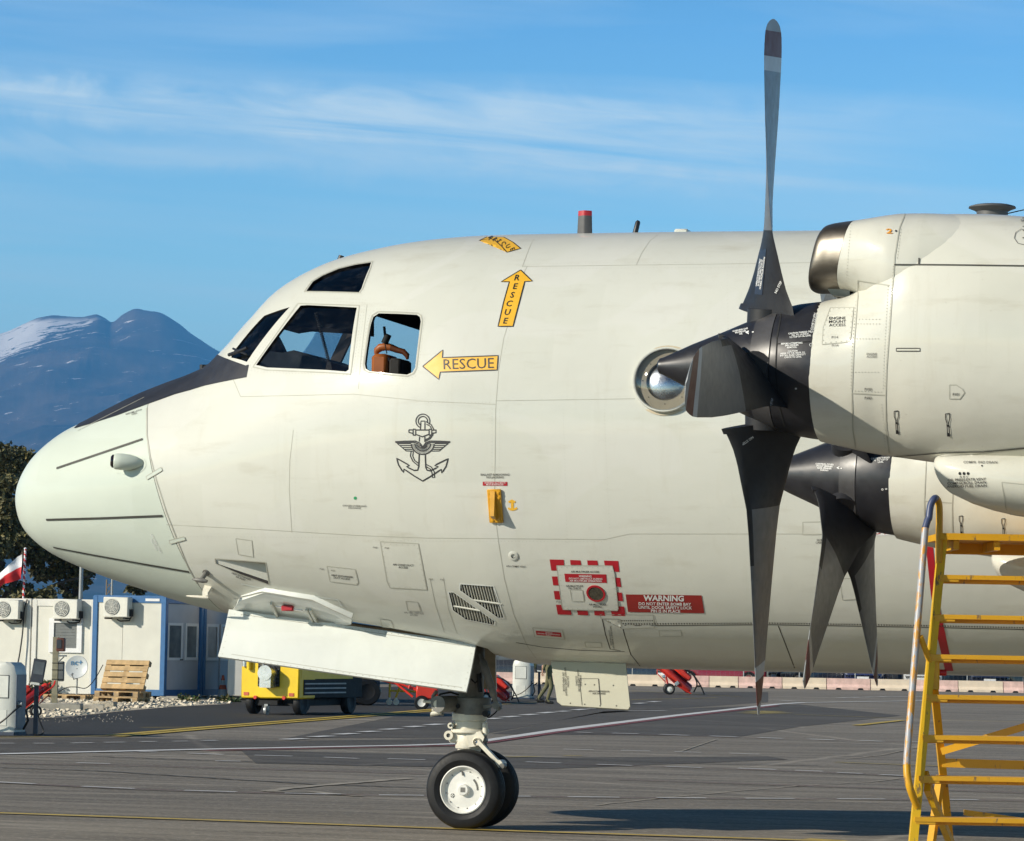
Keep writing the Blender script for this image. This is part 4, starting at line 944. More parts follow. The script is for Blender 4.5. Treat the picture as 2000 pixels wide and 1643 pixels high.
for a in np.linspace(0, 2 * math.pi, 9)[:-1]: mb.box(BUBP - BUBN * .024 + (bu * math.cos(a) + bw * math.sin(a)) * (BUBR - .07) - Vector((.0035,) * 3), BUBP - BUBN * .024 + (bu * math.cos(a) + bw * math.sin(a)) * (BUBR - .07) + Vector((.0035,) * 3))
mb.build('clip', M['dark'], bub)

# aerials on the roof
def roof(px): return P_(top, math.sqrt(PY(px, 700).x - X0)), PY(px, 700).x
def blade_aerial(px0, px1, ytop, y, wbase):
    a, b = PY(px0, 462, y), PY(px1, 462, y); t = PY((px0 + px1) / 2, ytop, y).z; cx = (a.x + b.x) / 2; w = b.x - a.x; z0 = float(roof((px0 + px1) / 2)[0]) - .05
    def hexa(z, k): return [Vector((cx + dx * w * k, y + dy * k, z)) for dx, dy in ((-.5, 0), (-.05, -wbase), (.12, -wbase), (.5, 0), (.12, wbase), (-.05, wbase))]
    mb = MB(); zr = t - .045
    mb.loft([hexa(z0, 1), hexa(zr, .9), hexa(zr + .002, .9), hexa(t, .88)], 0, False, mats=[0, 1, 1]); return mb.build('aerial', [plain('aerial_grey', (.075, .075, .078), .55), M['red']], AC, label='black roof aerial with a red tip')
blade_aerial(1127, 1157, 412, 0.0, .04)
mb = MB(); mb.tube([PY(1240, 460), PY(1241, 454), PY(1246, 434), PY(1247, 431)], [.028, .024, .022, .012], 0, 12); mb.build('aerial', M['black'], AC, label='short black rod aerial')
mb = MB(); a, b = PY(1321, 456), PY(1347, 449); mb.box((a.x, -.09, a.z - .04), (b.x, .09, b.z), bev=.012); mb.build('aerial', M['paint'], AC, label='flat pale roof aerial')
mb = MB(); mb.tube([PY(662, 516), PY(667, 499)], [.032, .024], 0, 10); mb.build('aerial', M['black'], AC, label='black stub above the cockpit')
mb = MB(); c0 = PY(1640, 452); mb.loft([[c0 + Vector((x, y, z)) for x, y in ((-.10 + s, -.03), (.06 + s, -.03), (.06 + s, .03), (-.10 + s, .03))] for z, s in ((-.08, 0), (.0, .05), (.06, .09))], 0, False); mb.build('aerial', plain('aerial_buff', (.62, .45, .20), .5), AC, label='buff blade aerial behind the engine intake')
mb = MB(); c0 = PY(1938, 404, .0); mb.lathe([(0, .015), (.16, .012), (.20, .0), (.205, -.012), (.16, -.03), (.135, -.045), (.135, -.30), (0, -.30)], c0 + Vector((0, 0, .0)), (0, 0, 1), 32); mb.build('disc_aerial', plain('disc_shade_grey', (.085, .085, .085), .5), AC)  # whole disc dark grey: shade of its underside put into the colour
mb = MB(); mb.tube([PY(1960, 419), PY(2080, 392), PY(2400, 330)], .005, 0, 5); mb.build('wire_aerial', M['black'], AC)

# ---------------------------------------------------------------- nacelles and propellers
HUB = Vector((4.565, -9.4, 3.33)); HUB2 = Vector((4.275, -4.9, 2.905))
NY = -9.4
NAC = [(1605, 591, 863, .41), (1625, 586, 868, .422), (1660, 577, 876, .44), (1700, 545, 885, .465), (1735, 470, 891, .495), (1765, 430, 895, .522), (1800, 421, 900, .55), (1860, 420, 908, .58), (1930, 421, 915, .60), (2000, 425, 920, .605), (2200, 452, 930, .60), (2600, 560, 930, .50), (3100, 700, 880, .30)]
def sup(cx, y0, z0, z1, w, n=2.3, shear=0.0, k=56):
    pts = []; zc = (z0 + z1) / 2; h = (z1 - z0) / 2
    for i in range(k):
        a = 2 * math.pi * i / k; c, s = math.cos(a), math.sin(a)
        dz = h * math.copysign(abs(c) ** (2 / n), c); pts.append(Vector((cx + shear * dz, y0 - w * math.copysign(abs(s) ** (2 / n), s), zc + dz)))
    return pts
nx_ = [PY(p[0], 740, NY).x for p in NAC]; nzt = [PY(p[0], p[1], NY).z for p in NAC]; nzb = [PY(p[0], p[2], NY).z for p in NAC]; nw = [p[3] for p in NAC]
QX = list(np.linspace(nx_[0], nx_[9], 46)) + list(np.linspace(nx_[9], nx_[-1], 14))[1:]
qt, qb, qw = pchip(nx_, nzt, QX), pchip(nx_, nzb, QX), pchip(nx_, nw, QX)
NACR = thing('x', 'x', 'x'); bpy.data.objects.remove(NACR)
def nac_secs(): return [sup(x, NY, b, t, w, float(np.interp(x, [nx_[0], nx_[4], nx_[6]], [2.0, 2.1, 2.25]))) for x, t, b, w in zip(QX, qt, qb, qw)]
mb = MB(); mb.loft(nac_secs()); nac = mb.build('nacelle', M['nacelle'], AC, 50)
# intake scoop over the spinner
SCP = [(1600, 470, 562, .24), (1603, 452, 570, .29), (1612, 443, 572, .325), (1640, 437.5, 571, .35), (1665, 434.5, 571, .372), (1700, 429, 580, .42), (1735, 423.5, 612, .465), (1765, 420.5, 640, .49), (1800, 419.5, 650, .495), (1850, 420.5, 640, .475), (1900, 423.5, 630, .44)]
sxx = [PY(p[0], 500, NY).x for p in SCP]; stt = [PY(p[0], p[1], NY).z for p in SCP]; sbb = [PY(p[0], p[2], NY).z for p in SCP]; sw = [p[3] for p in SCP]
def scp_secs(x0, x1, n, ins=0):
    q = np.linspace(x0, x1, n); return [sup(x, NY, b + ins, t - ins, w - ins, float(np.interp(x, [sxx[4], sxx[6], sxx[8]], [2.7, 2.35, 2.2])), .22 * max(0, min(1, (sxx[7] - x) / (sxx[7] - sxx[5])))) for x, t, b, w in zip(q, pchip(sxx, stt, q), pchip(sxx, sbb, q), pchip(sxx, sw, q))]
xs1 = PY(1664, 500, NY).x
mb = MB(); mb.loft(scp_secs(xs1 + .002, sxx[-1], 40), 0, True, False); scoop = mb.build('intake_scoop', M['nacelle'], nac, 60)
mb = MB(); secs = scp_secs(sxx[0], xs1, 16); inner = scp_secs(sxx[0] + .01, xs1, 6, .05); mb.loft(secs, 0, True, False); mb.loft([secs[0]] + inner, 0, True, False); mb.add(inner[-1], [tuple(range(56))], 1)
mb.build('intake_lip', [M['steel'], M['dark']], nac, 60)
# strut between scoop and body
mb = MB(); mb.loft([[PY(x, y, NY) + Vector((0, s * .14, 0)) for x, y, s in ((xa, ya_, -1), (xb, yb_, -1), (xb, yb_, 1), (xa, ya_, 1))] for xa, ya_, xb, yb_ in ((1622, 566, 1668, 566), (1634, 582, 1668, 590))], 0, False); mb.build('scoop_strut', M['steel'], nac)
# lower oil cooler fairing
LOW = [(1834, 893, 925, .20), (1837, 890, 935, .25), (1845, 885, 950, .29), (1862, 880, 966, .33), (1900, 880, 984, .37), (1950, 880, 1000, .40), (2010, 880, 1012, .42), (2200, 880, 1030, .42), (2500, 870, 1000, .35), (2800, 850, 900, .2)]
lx = [PY(p[0], 950, NY).x for p in LOW]; lt = [PY(p[0], p[1], NY).z for p in LOW]; lb = [PY(p[0], p[2], NY).z for p in LOW]; lw = [p[3] for p in LOW]
q = list(np.linspace(lx[0], lx[3], 12)) + list(np.linspace(lx[3], lx[-1], 24))[1:]
mb = MB(); mb.loft([sup(x, NY, b, t, w, 2.2) for x, t, b, w in zip(q, pchip(lx, lt, q), pchip(lx, lb, q), pchip(lx, lw, q))]); low_f = mb.build('oil_cooler_fairing', M['nacelle'], nac, 60)
# exhaust pipe
mb = MB(); xe = nx_[-2]; mb.lathe([(.30, 0), (.30, 1.2), (.25, 1.2), (.25, .3), (0, .3)], (xe + .3, NY, nzt[-2] - .42), (1, 0, .05), 24); mb.build('exhaust_pipe', M['steel'], nac)
def bvh_of(*objs):
    vs = []; fs = []
    for o in objs:
        k = len(vs); mw = Matrix.LocRotScale(o.location, o.rotation_euler, o.scale) if o.parent is AC else o.matrix_basis
        vs += [v.co.copy() for v in o.data.vertices]; fs += [tuple(i + k for i in p.vertices) for p in o.data.polygons]
    return BVHTree.FromPolygons(vs, fs)
NB = bvh_of(nac, scoop, low_f)
D_ = (PY(1660, 960, -4.9) - PY(1660, 960, -4.9)) ; OFF2 = HUB2 - HUB
# plates and print on the near nacelle
mb = MB()
for pts in ([(1768, 419), (1757, 445), (1748, 500), (1741, 600), (1732, 720), (1730, 780), (1731, 840), (1738, 892)], [(1676, 548), (1676, 580), (1668, 680), (1664, 768), (1730, 772)], [(1676, 548), (1737, 558)], [(1664, 768), (1666, 840), (1672, 882)], [(1835, 892), (1900, 888), (2010, 876)]): ribbon(mb, pts, .007, .003, NB)
mb.build('cowl_seam', M['seam'], nac)
mb = MB()
for pts in ([(1747, 517), (1860, 518), (2010, 520)], [(1795, 517), (1795, 504)], [(1740, 892), (1840, 884), (1920, 882), (2010, 874)]): ribbon(mb, pts, .009, .004, NB)
mb.build('cowl_seam', M['seamdk'], nac)
mb = MB()
def rv(pts, gap=6, r=.0035, m=0):
    for a, b in zip(pts, pts[1:]):
        k = max(1, int(math.hypot(b[0] - a[0], b[1] - a[1]) / gap))
        for i in range(k):
            p, n = hit(NB, a[0] + (b[0] - a[0]) * i / k, a[1] + (b[1] - a[1]) * i / k, .003); u = n.orthogonal().normalized() * r; v = n.cross(u); mb.add([p + u, p + v, p + n * .002, p - u, p - v], [(0, 1, 2), (1, 3, 2), (3, 4, 2), (4, 0, 2)], m)
for l in ([(1672, 590), (1664, 690), (1662, 765)], [(1735, 560), (1727, 700), (1725, 765)], [(1672, 624), (1725, 624)], [(1670, 633), (1724, 633)], [(1668, 662), (1722, 662)], [(1665, 727), (1722, 727)], [(1664, 763), (1728, 766)], [(1662, 440), (1652, 560)], [(1762, 430), (1752, 510)], [(1722, 790), (1730, 880)], [(1745, 520), (1736, 650), (1728, 760)]): rv(l)
mb.build('rivets', M['seam'], nac, kind='stuff')
panel([(1622, 602), (1668, 601), (1661, 668), (1606, 673), (1608, 640)], nac, 'seam', M['nacelle'], NB, .005, rivets=10, h=.0025)
panel([(1855, 752), (1868, 752), (1880, 760), (1884, 767), (1875, 779), (1855, 779)], nac, 'seam', M['nacelle'], NB, .006)
panel([(1751, 680.5), (1797, 680.5), (1797, 686), (1751, 686)], nac, 'seamdk', M['nacelle'], NB, .006, name='latch_cover')
panel([(1957, 942), (1998, 946), (2030, 950), (2030, 1010), (1967, 1004)], nac, 'seam', M['nacelle'], NB, .006)
TX = lambda s, x, y, h, mat='ink', **k: text(s, x, y, h, M[mat], nac, bvh=NB, **k)
TX('2', 1737, 452.5, 9, 'orange', bold=.02, wx=2.0, name='engine_number'); decal('mark_dot', [(1750 + 2 * math.cos(a), 452 + 2 * math.sin(a)) for a in np.linspace(0, 6, 8)], M['ink'], nac, .004, NB)
TX('ENGINE\nMOUNT\nACCESS', 1636, 629, 5.2, ang=-1, wx=1.25, bold=.01); TX('P114', 1631, 659.5, 4.6, 'inkfaint'); TX('P114', 1631, 675, 4.4, 'inkfaint'); TX('P103', 1696, 760, 5); TX('P103', 1696, 777, 5); TX('P101', 1868, 770, 5)
TX('ENGINE\nACCESS', 1703, 694, 4, 'inkfaint')
TX('COMPR  PAD DRAIN', 1915, 904, 4.6, 'inkfaint', ang=.5, bold=.01, wx=1.1); TX('A  B  C', 1883, 931, 3.6); TX('OIL PRESS.EXTR.VENT\nCOMP.SCROLL DRAIN\nANEROID FUEL DRAIN', 1889, 942.5, 4.8, ang=-1, bold=.01, wx=1.12)
for x in (1875, 1883, 1891):
    decal('drain_hole', [(x + 2.6 * math.cos(a), 925 + 3 * math.sin(a)) for a in np.linspace(0, 6.28, 9)[:-1]], M['dark'], low_f, .004, NB)
decal('drain_hole', [(1918 + 1.6 * math.cos(a), 910.5 + 1.6 * math.sin(a)) for a in np.linspace(0, 6.28, 9)[:-1]], M['dark'], low_f, .004, NB)
for x, y in ((1751, 823), (1851, 828)):           # cowl latches
    mb = MB(); ribbon(mb, [(x - 4, y - 20), (x - 4, y - 10), (x - 1, y - 2), (x + 0, y + 24)], .005, .004, NB); ribbon(mb, [(x + 4, y - 21), (x + 4, y - 10), (x + 2, y - 2), (x + 4, y + 23)], .005, .004, NB); ribbon(mb, [(x - 4, y - 20), (x + 4, y - 21)], .005, .004, NB); ribbon(mb, [(x + .5, y + 1), (x + .8, y + 5)], .016, .004, NB); ribbon(mb, [(x + 1.6, y + 17), (x + 2, y + 24)], .017, .004, NB)
    mb.build('cowl_latch', M['ink'], nac)
mb = MB()
for pts in ([(2012, 463), (1995, 448), (1984, 455), (1981, 466), (1988, 476), (2005, 480)],): ribbon(mb, pts, .004, .004, NB)
for y in (443, 450, 465): ribbon(mb, [(1997, y), (2003, y + 1)], .01, .004, NB)
mb.build('filler_mark', M['inkfaint'], nac)
TX('FUEL\nTANK 2', 2003, 430, 4, 'ink')

def prop(hub, rot, name='propeller', pitch=R(3.0), sgn=1):
    """four wide blades on a tapered spinner; built nose to -X about the hub"""
    pr = MB()
    SP = [(0, -.668), (.030, -.666), (.046, -.655), (.052, -.635), (.135, -.46), (.214, -.27), (.280, -.12), (.318, -.04)]
    pr.lathe(SP, (0, 0, 0), (1, 0, 0), 48, 0)
    pr.lathe([(.318, -.04), (.347, .03), (.366, .085)], (0, 0, 0), (1, 0, 0), 48, 1)
    pr.lathe([(.366, .085), (.361, .088), (.368, .094), (.394, .20), (.408, .30), (.412, .345), (.40, .36)], (0, 0, 0), (1, 0, 0), 48, 0)
    sp = pr.build(name, [M['spinner'], M['spingrey']], AC, 30)
    TB = [(.315, .62, 45, .10), (.345, .595, 44, .098), (.38, .56, 43, .095), (.42, .525, 41, .09), (.46, .495, 38.5, .085), (.55, .455, 33.5, .075), (.66, .44, 26.5, .065), (.75, .435, 20, .057), (.82, .43, 15.5, .052), (.96, .43, 11, .045), (1.2, .43, 6, .036), (1.46, .42, 1.5, .028), (1.75, .39, -3, .021), (1.836, .372, -4.4, .018), (1.93, .33, -6.2, .015), (1.985, .285, -7.2, .013), (2.02, .225, -7.8, .011), (2.044, .14, -8.2, .009), (2.057, .03, -8.4, .006)]
    rr = [.315, .345, .38, .42, .47, .52, .57, .62, .67, .72, .77, .819, .8195, .9, .98, 1.06, 1.15, 1.1505, 1.25, 1.35, 1.46, 1.56, 1.66, 1.75, 1.7505, 1.80, 1.836, 1.8365, 1.9, 1.95, 1.985, 1.9855, 2.005, 2.02, 2.034, 2.046, 2.053, 2.057]
    secs = []
    for r in rr:
        c, b, th = (float(np.interp(r, [t[0] for t in TB], [t[k] for t in TB])) for k in (1, 2, 3))
        le = Vector((-math.sin(R(b)), math.cos(R(b)) * sgn, 0)); nn_ = Vector((math.cos(R(b)), math.sin(R(b)) * sgn, 0)); s_ = []
        for k in range(20):
            a = 2 * math.pi * k / 20; u = math.cos(a); t_ = math.sin(a)
            s_.append(le * (u * c / 2) + nn_ * (t_ * th / 2 * (1 - .55 * max(0, -u)) - .006 * (1 - u * u)) + Vector((0, 0, r + (.035 * u if r < .36 else 0))))
        secs.append(s_)
    bl = MB(); nsec = len(secs); base = 0
    bl.v = [tuple(v) for s_ in secs for v in s_]
    for j in range(nsec - 1):
        r = (rr[j] + rr[j + 1]) / 2
        for k in range(20):
            mt = 0 if r < .8195 else 1 if r < 1.7503 else 2 if r < 1.8363 else 3 if r < 1.9853 else 4
            u = math.cos(2 * math.pi * (k + .5) / 20)
            if mt == 1 and r < 1.1505 and u > .80: mt = 0
            bl.f.append((j * 20 + k, j * 20 + (k + 1) % 20, (j + 1) * 20 + (k + 1) % 20, (j + 1) * 20 + k)); bl.m.append(mt); bl.sm.append(True)
    bl.f.append(tuple(range(20))); bl.m.append(0); bl.sm.append(False); bl.f.append(tuple(range((nsec - 1) * 20, nsec * 20))); bl.m.append(4); bl.sm.append(False)
    bl.v = [(x, y, z * 1.013) for x, y, z in bl.v]; bl.lathe([(0, .20), (.125, .20), (.12, .36), (0, .36)], (0, 0, 0), (0, 0, 1), 20, 0)
    me = bl.mesh('blade', [M['bladeboot'], M['blade'], M['bladewhite'], M['bladered'], M['bladetip']], 40)
    obs = []
    for k in range(4):
        o = bpy.data.objects.new('blade', me); link(o, sp); o.rotation_euler = (rot + k * math.pi / 2, 0, 0); obs.append(o)
    sp.location = hub; sp.rotation_euler = (0, pitch, 0)
    return sp, obs
P1, B1 = prop(HUB + Vector((0, 0, -.012)), R(7), pitch=R(1.9))
P2, B2 = prop(HUB2, R(45), pitch=R(1.9))
# inboard nacelle: the same shell further in
def shift_copy(o, parent, off, flip=False):
    c = bpy.data.objects.new(o.name.split('.')[0], o.data); link(c, parent); c.location = off; return c
nac2 = shift_copy(nac, AC, OFF2)
for ch in [c for c in kids(nac) if c.name.split('.')[0] in ('intake_scoop', 'intake_lip', 'scoop_strut', 'oil_cooler_fairing', 'exhaust_pipe', 'cowl_seam', 'cowl_latch')]:
    shift_copy(ch, nac2, (0, 0, 0))
# the starboard inboard engine beyond the belly
mir = Vector((OFF2.x, 2 * 4.9 - 4.9 + 4.9 + 4.5 - 4.5, OFF2.z))
nac3 = shift_copy(nac, AC, Vector((OFF2.x, 4.9 + 9.4, OFF2.z)))
for ch in [c for c in kids(nac) if c.name.split('.')[0] in ('intake_scoop', 'intake_lip', 'oil_cooler_fairing')]: shift_copy(ch, nac3, (0, 0, 0))
P3, B3 = prop(Vector((HUB2.x, 4.9, HUB2.z)), R(20), pitch=R(2.5))

# print on spinner and blades
bpy.context.view_layer.update()
def wbvh(*objs):
    vs = []; fs = []
    for o in objs:
        k = len(vs); mw = o.matrix_world; vs += [mw @ v.co for v in o.data.vertices]; fs += [tuple(i + k for i in p.vertices) for p in o.data.polygons]
    return BVHTree.FromPolygons(vs, fs)
def stick(o, parent):
    """keeps a print made in place when its parent is turned"""
    o.parent = parent; o.matrix_parent_inverse = parent.matrix_world.inverted(); return o
S1, S2 = wbvh(P1), wbvh(P2)
def ptext(s, x, y, h, bvh, parent, ang=0, mat='white', **k): return stick(text(s, x, y, h, M[mat], None, ang=ang, bvh=bvh, off=.004, **k), parent)
ptext('CAUTION THREAD OIL\nFILL TO 1/4 INCH\nTO TOP OF OIL LEVEL', 1563, 654, 3, S1, P1, -6, bold=.03); ptext('BEFORE ATTEMPTING\nSPIN SPINNER\nREMOVAL', 1547, 675, 3, S1, P1, -3, bold=.03); ptext('CAUTION\nREFER TO T.M. INSTR TO\nINSTALL FLUID CAPACITY\nCHECK TO LEVEL', 1549, 692, 3, S1, P1, -3, bold=.03)
ptext('( ) CLOSE TO SPIN\nREMOVE DOORS', 1590, 632, 3.4, S1, P1, -78, bold=.03); ptext('WARNING LINE\nPROPELLER\nOIL', 1447, 649, 3, S1, P1, -12, bold=.03); ptext('<', 1460, 650, 7, S1, P1, 0, bold=.08); ptext('-', 1471, 648, 7, S1, P1, -6, bold=.06)
ptext('O', 1584, 674, 6, S1, P1, bold=.0); ptext('=', 1555, 759, 5, S1, P1, bold=.03)
ptext('CONTROL COVER\nFRONT SPINNER\nREAR SPINNER\nFAIRING', 1611, 913, 3, S2, P2, 3, bold=.03); ptext('< -', 1640, 914, 6, S2, P2, 0, bold=.05); ptext('CAUTION THREAD\nOIL TO TOP OF\nLEVEL', 1720, 899, 3, S2, P2, -4, bold=.03); ptext('o = o', 1731, 955, 6, S2, P2, 0)
mb = MB(); ribbon(mb, [(1517, 672), (1600, 666)], .006, .003, S1); ribbon(mb, [(1526, 613), (1518, 660), (1515, 720), (1521, 790), (1533, 835)], .008, .003, S1); stick(mb.build('spinner_seam', M['dark'], None), P1)
TB_, BB_, NB_b = wbvh(B1[0]), wbvh(B1[2]), None
near = max(range(4), key=lambda k: -(B1[k].matrix_world @ Vector((0, 0, 1))).y); NBb = wbvh(B1[near])
topi = max(range(4), key=lambda k: (B1[k].matrix_world @ Vector((0, 0, 1))).z); boti = min(range(4), key=lambda k: (B1[k].matrix_world @ Vector((0, 0, 1))).z)
TB_, BB_ = wbvh(B1[topi]), wbvh(B1[boti])
o = stick(decal('blade_plate', [(1485, 486), (1497, 486), (1489, 576), (1474, 575)], plain('plate_blue', (.022, .032, .055), .5), None, .002, TB_, 12), B1[topi])
ptext('OPERATE MANUALLY ONLY\nIN REVERSE DIRECTION OF\nNORMAL PROPELLER ROTATION', 1486, 533, 3, TB_, B1[topi], -82, bold=.03)
ptext('NO STEP', 1521, 561, 4.6, TB_, B1[topi], -64, bold=.02); ptext('NO STEP', 1460, 861, 4.6, BB_, B1[boti], 145, bold=.02); ptext('NO STEP', 1505, 790, 4.2, NBb, B1[near], -78, bold=.0, mat='bladewhite')

# ---------------------------------------------------------------- wings, tail end, gear
def wing(sg):
    mb = MB(); secs = []
    for y, x0, ch, z, th in ((1.2, 6.3, 5.8, 2.15, .75), (4.9, 6.55, 5.0, 2.50, .62), (9.4, 6.9, 3.9, 2.95, .46), (15.1, 7.4, 2.4, 3.5, .28)):
        s_ = []
        for k in range(28):
            a = 2 * math.pi * k / 28; u = (1 - math.cos(a)) / 2; s_.append(Vector((x0 + ch * u, y * sg, z + th / 2 * math.sin(a) * (1.25 - .75 * u))))
        secs.append(s_)
    mb.loft(secs); mb.build('wing', M['paint'], AC, 60)
wing(-1); wing(1)
zq = float(top[-1][1]); zl = float(bot[-1][1])
mb = MB(); secs = []
for x, t, b, w in ((19.98, zq, zl, 1.725), (22, zq, zl + .25, 1.65), (25, zq, zl + 1.1, 1.35), (28, zq - .05, zl + 2.1, .9), (31, zq - .3, zl + 3.0, .35), (35, zq - .9, zq - 1.2, .12)): secs.append(sup(x, 0, b, t, w, 2.05))
mb.loft(secs); mb.build('tail_cone', M['paint'], AC)
mb = MB(); mb.loft([[Vector((x0 + u * c, y, z)) for u, y in ((0, 0), (.3, -t), (1, 0), (.3, t))] for x0, c, z, t in ((24.5, 6.2, zq - .5, .28), (27.6, 3.9, zq + 2.5, .2), (29.3, 2.4, zq + 5.0, .1))], 0, False); mb.build('tail_fin', M['paint'], AC)
for sg in (-1, 1):
    mb = MB(); mb.loft([[Vector((x0 + u * c, y * sg, z + t * v)) for u, v in ((0, 0), (.3, 1), (1, 0), (.3, -1))] for x0, c, y, z, t in ((27, 3.4, .3, zq - .8, .18), (29, 1.8, 6.5, zq + .1, .08))], 0, False); mb.build('tailplane', M['paint'], AC)

def G3(px, py, y=0.0): return PY(px, py, y)
# nose gear doors: hinged along the well edge and hanging out to each side
def door(sg):
    A_, B_, C_, D_ = G3(447, 1190, -.42), G3(930, 1256, -.50), G3(912, 1354, -.64), G3(427.5, 1285, -.62)
    if sg > 0: A_, B_, C_, D_ = A_.lerp(B_, .25), A_.lerp(B_, .955), D_.lerp(C_, .955), D_.lerp(C_, .25)
    n_u, n_v = 46, 10; mb = MB(); front = []; rear = []
    nrm = (B_ - A_).cross(D_ - A_).normalized()
    if nrm.y > 0: nrm = -nrm
    for j in range(n_v + 1):
        for i in range(n_u + 1):
            u, v = i / n_u, j / n_v; p = A_.lerp(B_, u).lerp(D_.lerp(C_, u), v)
            e = math.sin(math.pi * v) * min(1, 6 * u) * min(1, 6 * (1 - u))
            p = p + nrm * (.020 * e + .006 * e * (math.sin(9 * u + 1.3 * v) + math.sin(21 * u + 4 * v) * .4 + noise.noise(Vector((u * 7, v * 3, 2))) * .9)) + nrm * .03 * (v ** 3)
            front.append(p); rear.append(p - nrm * .028)
    w = n_u + 1; N_ = len(front)
    fs = [(j * w + i, j * w + i + 1, (j + 1) * w + i + 1, (j + 1) * w + i) for j in range(n_v) for i in range(n_u)]
    vs = front + rear; rf = [tuple(q + N_ for q in f[::-1]) for f in fs]
    edge = [i for i in range(w)] + [j * w + n_u for j in range(1, n_v + 1)] + [n_v * w + i for i in range(n_u - 1, -1, -1)] + [j * w for j in range(n_v - 1, 0, -1)]
    ef = [(edge[i], edge[(i + 1) % len(edge)], edge[(i + 1) % len(edge)] + N_, edge[i] + N_) for i in range(len(edge))]
    if sg > 0: vs = [Vector((p.x, -p.y, p.z)) for p in vs]
    mb.add(vs, fs, 0, True); mb.add(vs, rf, 1, True); mb.add(vs, ef, 0, False)
    return mb.build('gear_door', [M['door'], M['well']], AC, 30)
pdoor = door(-1); door(1)
DB = bvh_of(pdoor); mb = MB(); q4 = [(447, 1190), (930, 1256), (912, 1354), (427.5, 1285)]
for a, b in zip(q4, q4[1:] + q4[:1]):
    k = int(math.hypot(b[0] - a[0], b[1] - a[1]) / 13)
    for i in range(k):
        x = a[0] + (b[0] - a[0]) * (i + .5) / k; y = a[1] + (b[1] - a[1]) * (i + .5) / k; x += (680 - x) * .022; y += (1270 - y) * .11
        p, n = hit(DB, x, y, .002); u = n.orthogonal().normalized() * .0045; v = n.cross(u); mb.add([p + u, p + v, p - u, p - v], [(0, 1, 2, 3)])
mb.build('fasteners', M['seam'], pdoor, kind='stuff')
mb = MB(); ribbon(mb, [(470, 1200), (690, 1230), (918, 1263)], .006, .0015, DB); ribbon(mb, [(452, 1278), (680, 1313), (902, 1343)], .005, .0015, DB); mb.build('door_joint', M['seam'], pdoor)
# well walls
mb = MB(); x0w, x1w = G3(457, 1210).x, G3(983, 1250).x
mb.box((x0w + .2, -.52, 2.3), (x1w, .52, 2.33)); mb.build('gear_well', M['well'], AC)
# ventral flap door with its print
A_, B_, C_, D_ = G3(1076, 1292, -.45), G3(1222, 1296, -.45), G3(1231, 1386, -.62), G3(1089, 1377, -.62)
pts = [A_, B_, B_.lerp(C_, .93), C_ - (C_ - D_) * .03, D_ + (C_ - D_) * .06, A_.lerp(D_, .92)]
nrm = (B_ - A_).cross(D_ - A_).normalized(); nrm = -nrm if nrm.y > 0 else nrm
mb = MB(); mb.prism(pts, -nrm * .022); fd = mb.build('duct_door', M['beige'], AC)
FB = bvh_of(fd)
for s, x, y, h, a in (('CAUTION\nDO NOT HANG WEIGHT\nON OPEN DOOR', 1105, 1332, 3.4, 88), ('WARNING\nCLEAR AREA BEFORE\nCLOSING', 1130, 1330, 3.2, 87), ('APU/COMPRESSOR\nAIR INTAKE', 1170, 1353, 3.4, 1)): text(s, x, y, h, M['ink'], fd, ang=a, bvh=FB)
mb = MB(); ribbon(mb, [(1169, 1326), (1174, 1384)], .008, .003, FB); ribbon(mb, [(1132, 1328), (1137, 1378)], .004, .003, FB); ribbon(mb, [(1132, 1326), (1169, 1326)], .004, .003, FB)
for x, y in ((1142, 1337), (1160, 1338), (1197, 1339), (1113, 1374), (1141, 1376), (1171, 1379), (1203, 1379)): ribbon(mb, [(x, y), (x + 2, y)], .012, .003, FB)
mb.build('door_joint', M['seamdk'], fd)

# strut
st = MB()
def cylz(px0, px1, py0, py1, mat=0, y=0.0, n=28, bulge=None):
    a, b, c = G3(px0, (py0 + py1) / 2, y), G3(px1, (py0 + py1) / 2, y), None
    z0, z1 = G3((px0 + px1) / 2, py1, y).z, G3((px0 + px1) / 2, py0, y).z; r = (b.x - a.x) / 2 * 1.02; cx = (a.x + b.x) / 2
    st.lathe([(0, z0), (r * .96, z0), (r, z0 + .008), (r, z1 - .008), (r * .96, z1), (0, z1)], (cx, y, 0), (0, 0, 1), n, mat)
cylz(896, 944, 1250, 1366, 1); cylz(889, 957, 1362, 1396, 1); cylz(885, 950, 1393, 1408, 0); cylz(889, 948, 1408, 1424, 0); cylz(883, 953, 1424, 1432, 0); cylz(891, 943, 1430, 1462, 0); cylz(895, 938, 1462, 1468, 0); cylz(898, 934, 1466, 1520, 2)
st.box(G3(876, 1440, -.10) + Vector((0, 0, -.05)), G3(925, 1424, .10) + Vector((0, 0, -.02)), 0, bev=.015)
for px, py, r in ((886, 1417, .027), (882, 1436, .042)):
    c = G3(px, py, -.03); st.lathe([(r * .45, -.10), (r, -.10), (r, .10), (0, .10)], c, (0, 1, 0), 20, 0); st.lathe([(0, -.085), (r * .5, -.085)], c, (0, 1, 0), 12, 1); st.bar(c, G3(910, py, -.02), .08, r * 1.7, 0)
c = G3(933, 1449, -.12); st.lathe([(.032, -.04), (.04, -.03), (.04, .05), (0, .05)], c, (0, 1, 0), 20, 0); st.lathe([(0, -.035), (.014, -.05)], c, (0, 1, 0), 10, 2)
st.loft([[G3(px, py, y) for px, py in ((910, 1434), (938, 1428), (946, 1440), (940, 1456), (915, 1460))] for y in (-.14, .0)], 0, False)
strut = st.build('nose_gear_strut', [M['gearwhite'], M['gearold'], M['chrome']], AC, 35)
sv = MB(); sv.box(G3(886, 1398, -.04) + Vector((.35, -.05, -.002)), G3(886, 1398, -.04) + Vector((.36, .05, .0)))
mb = MB()                                             # torque links
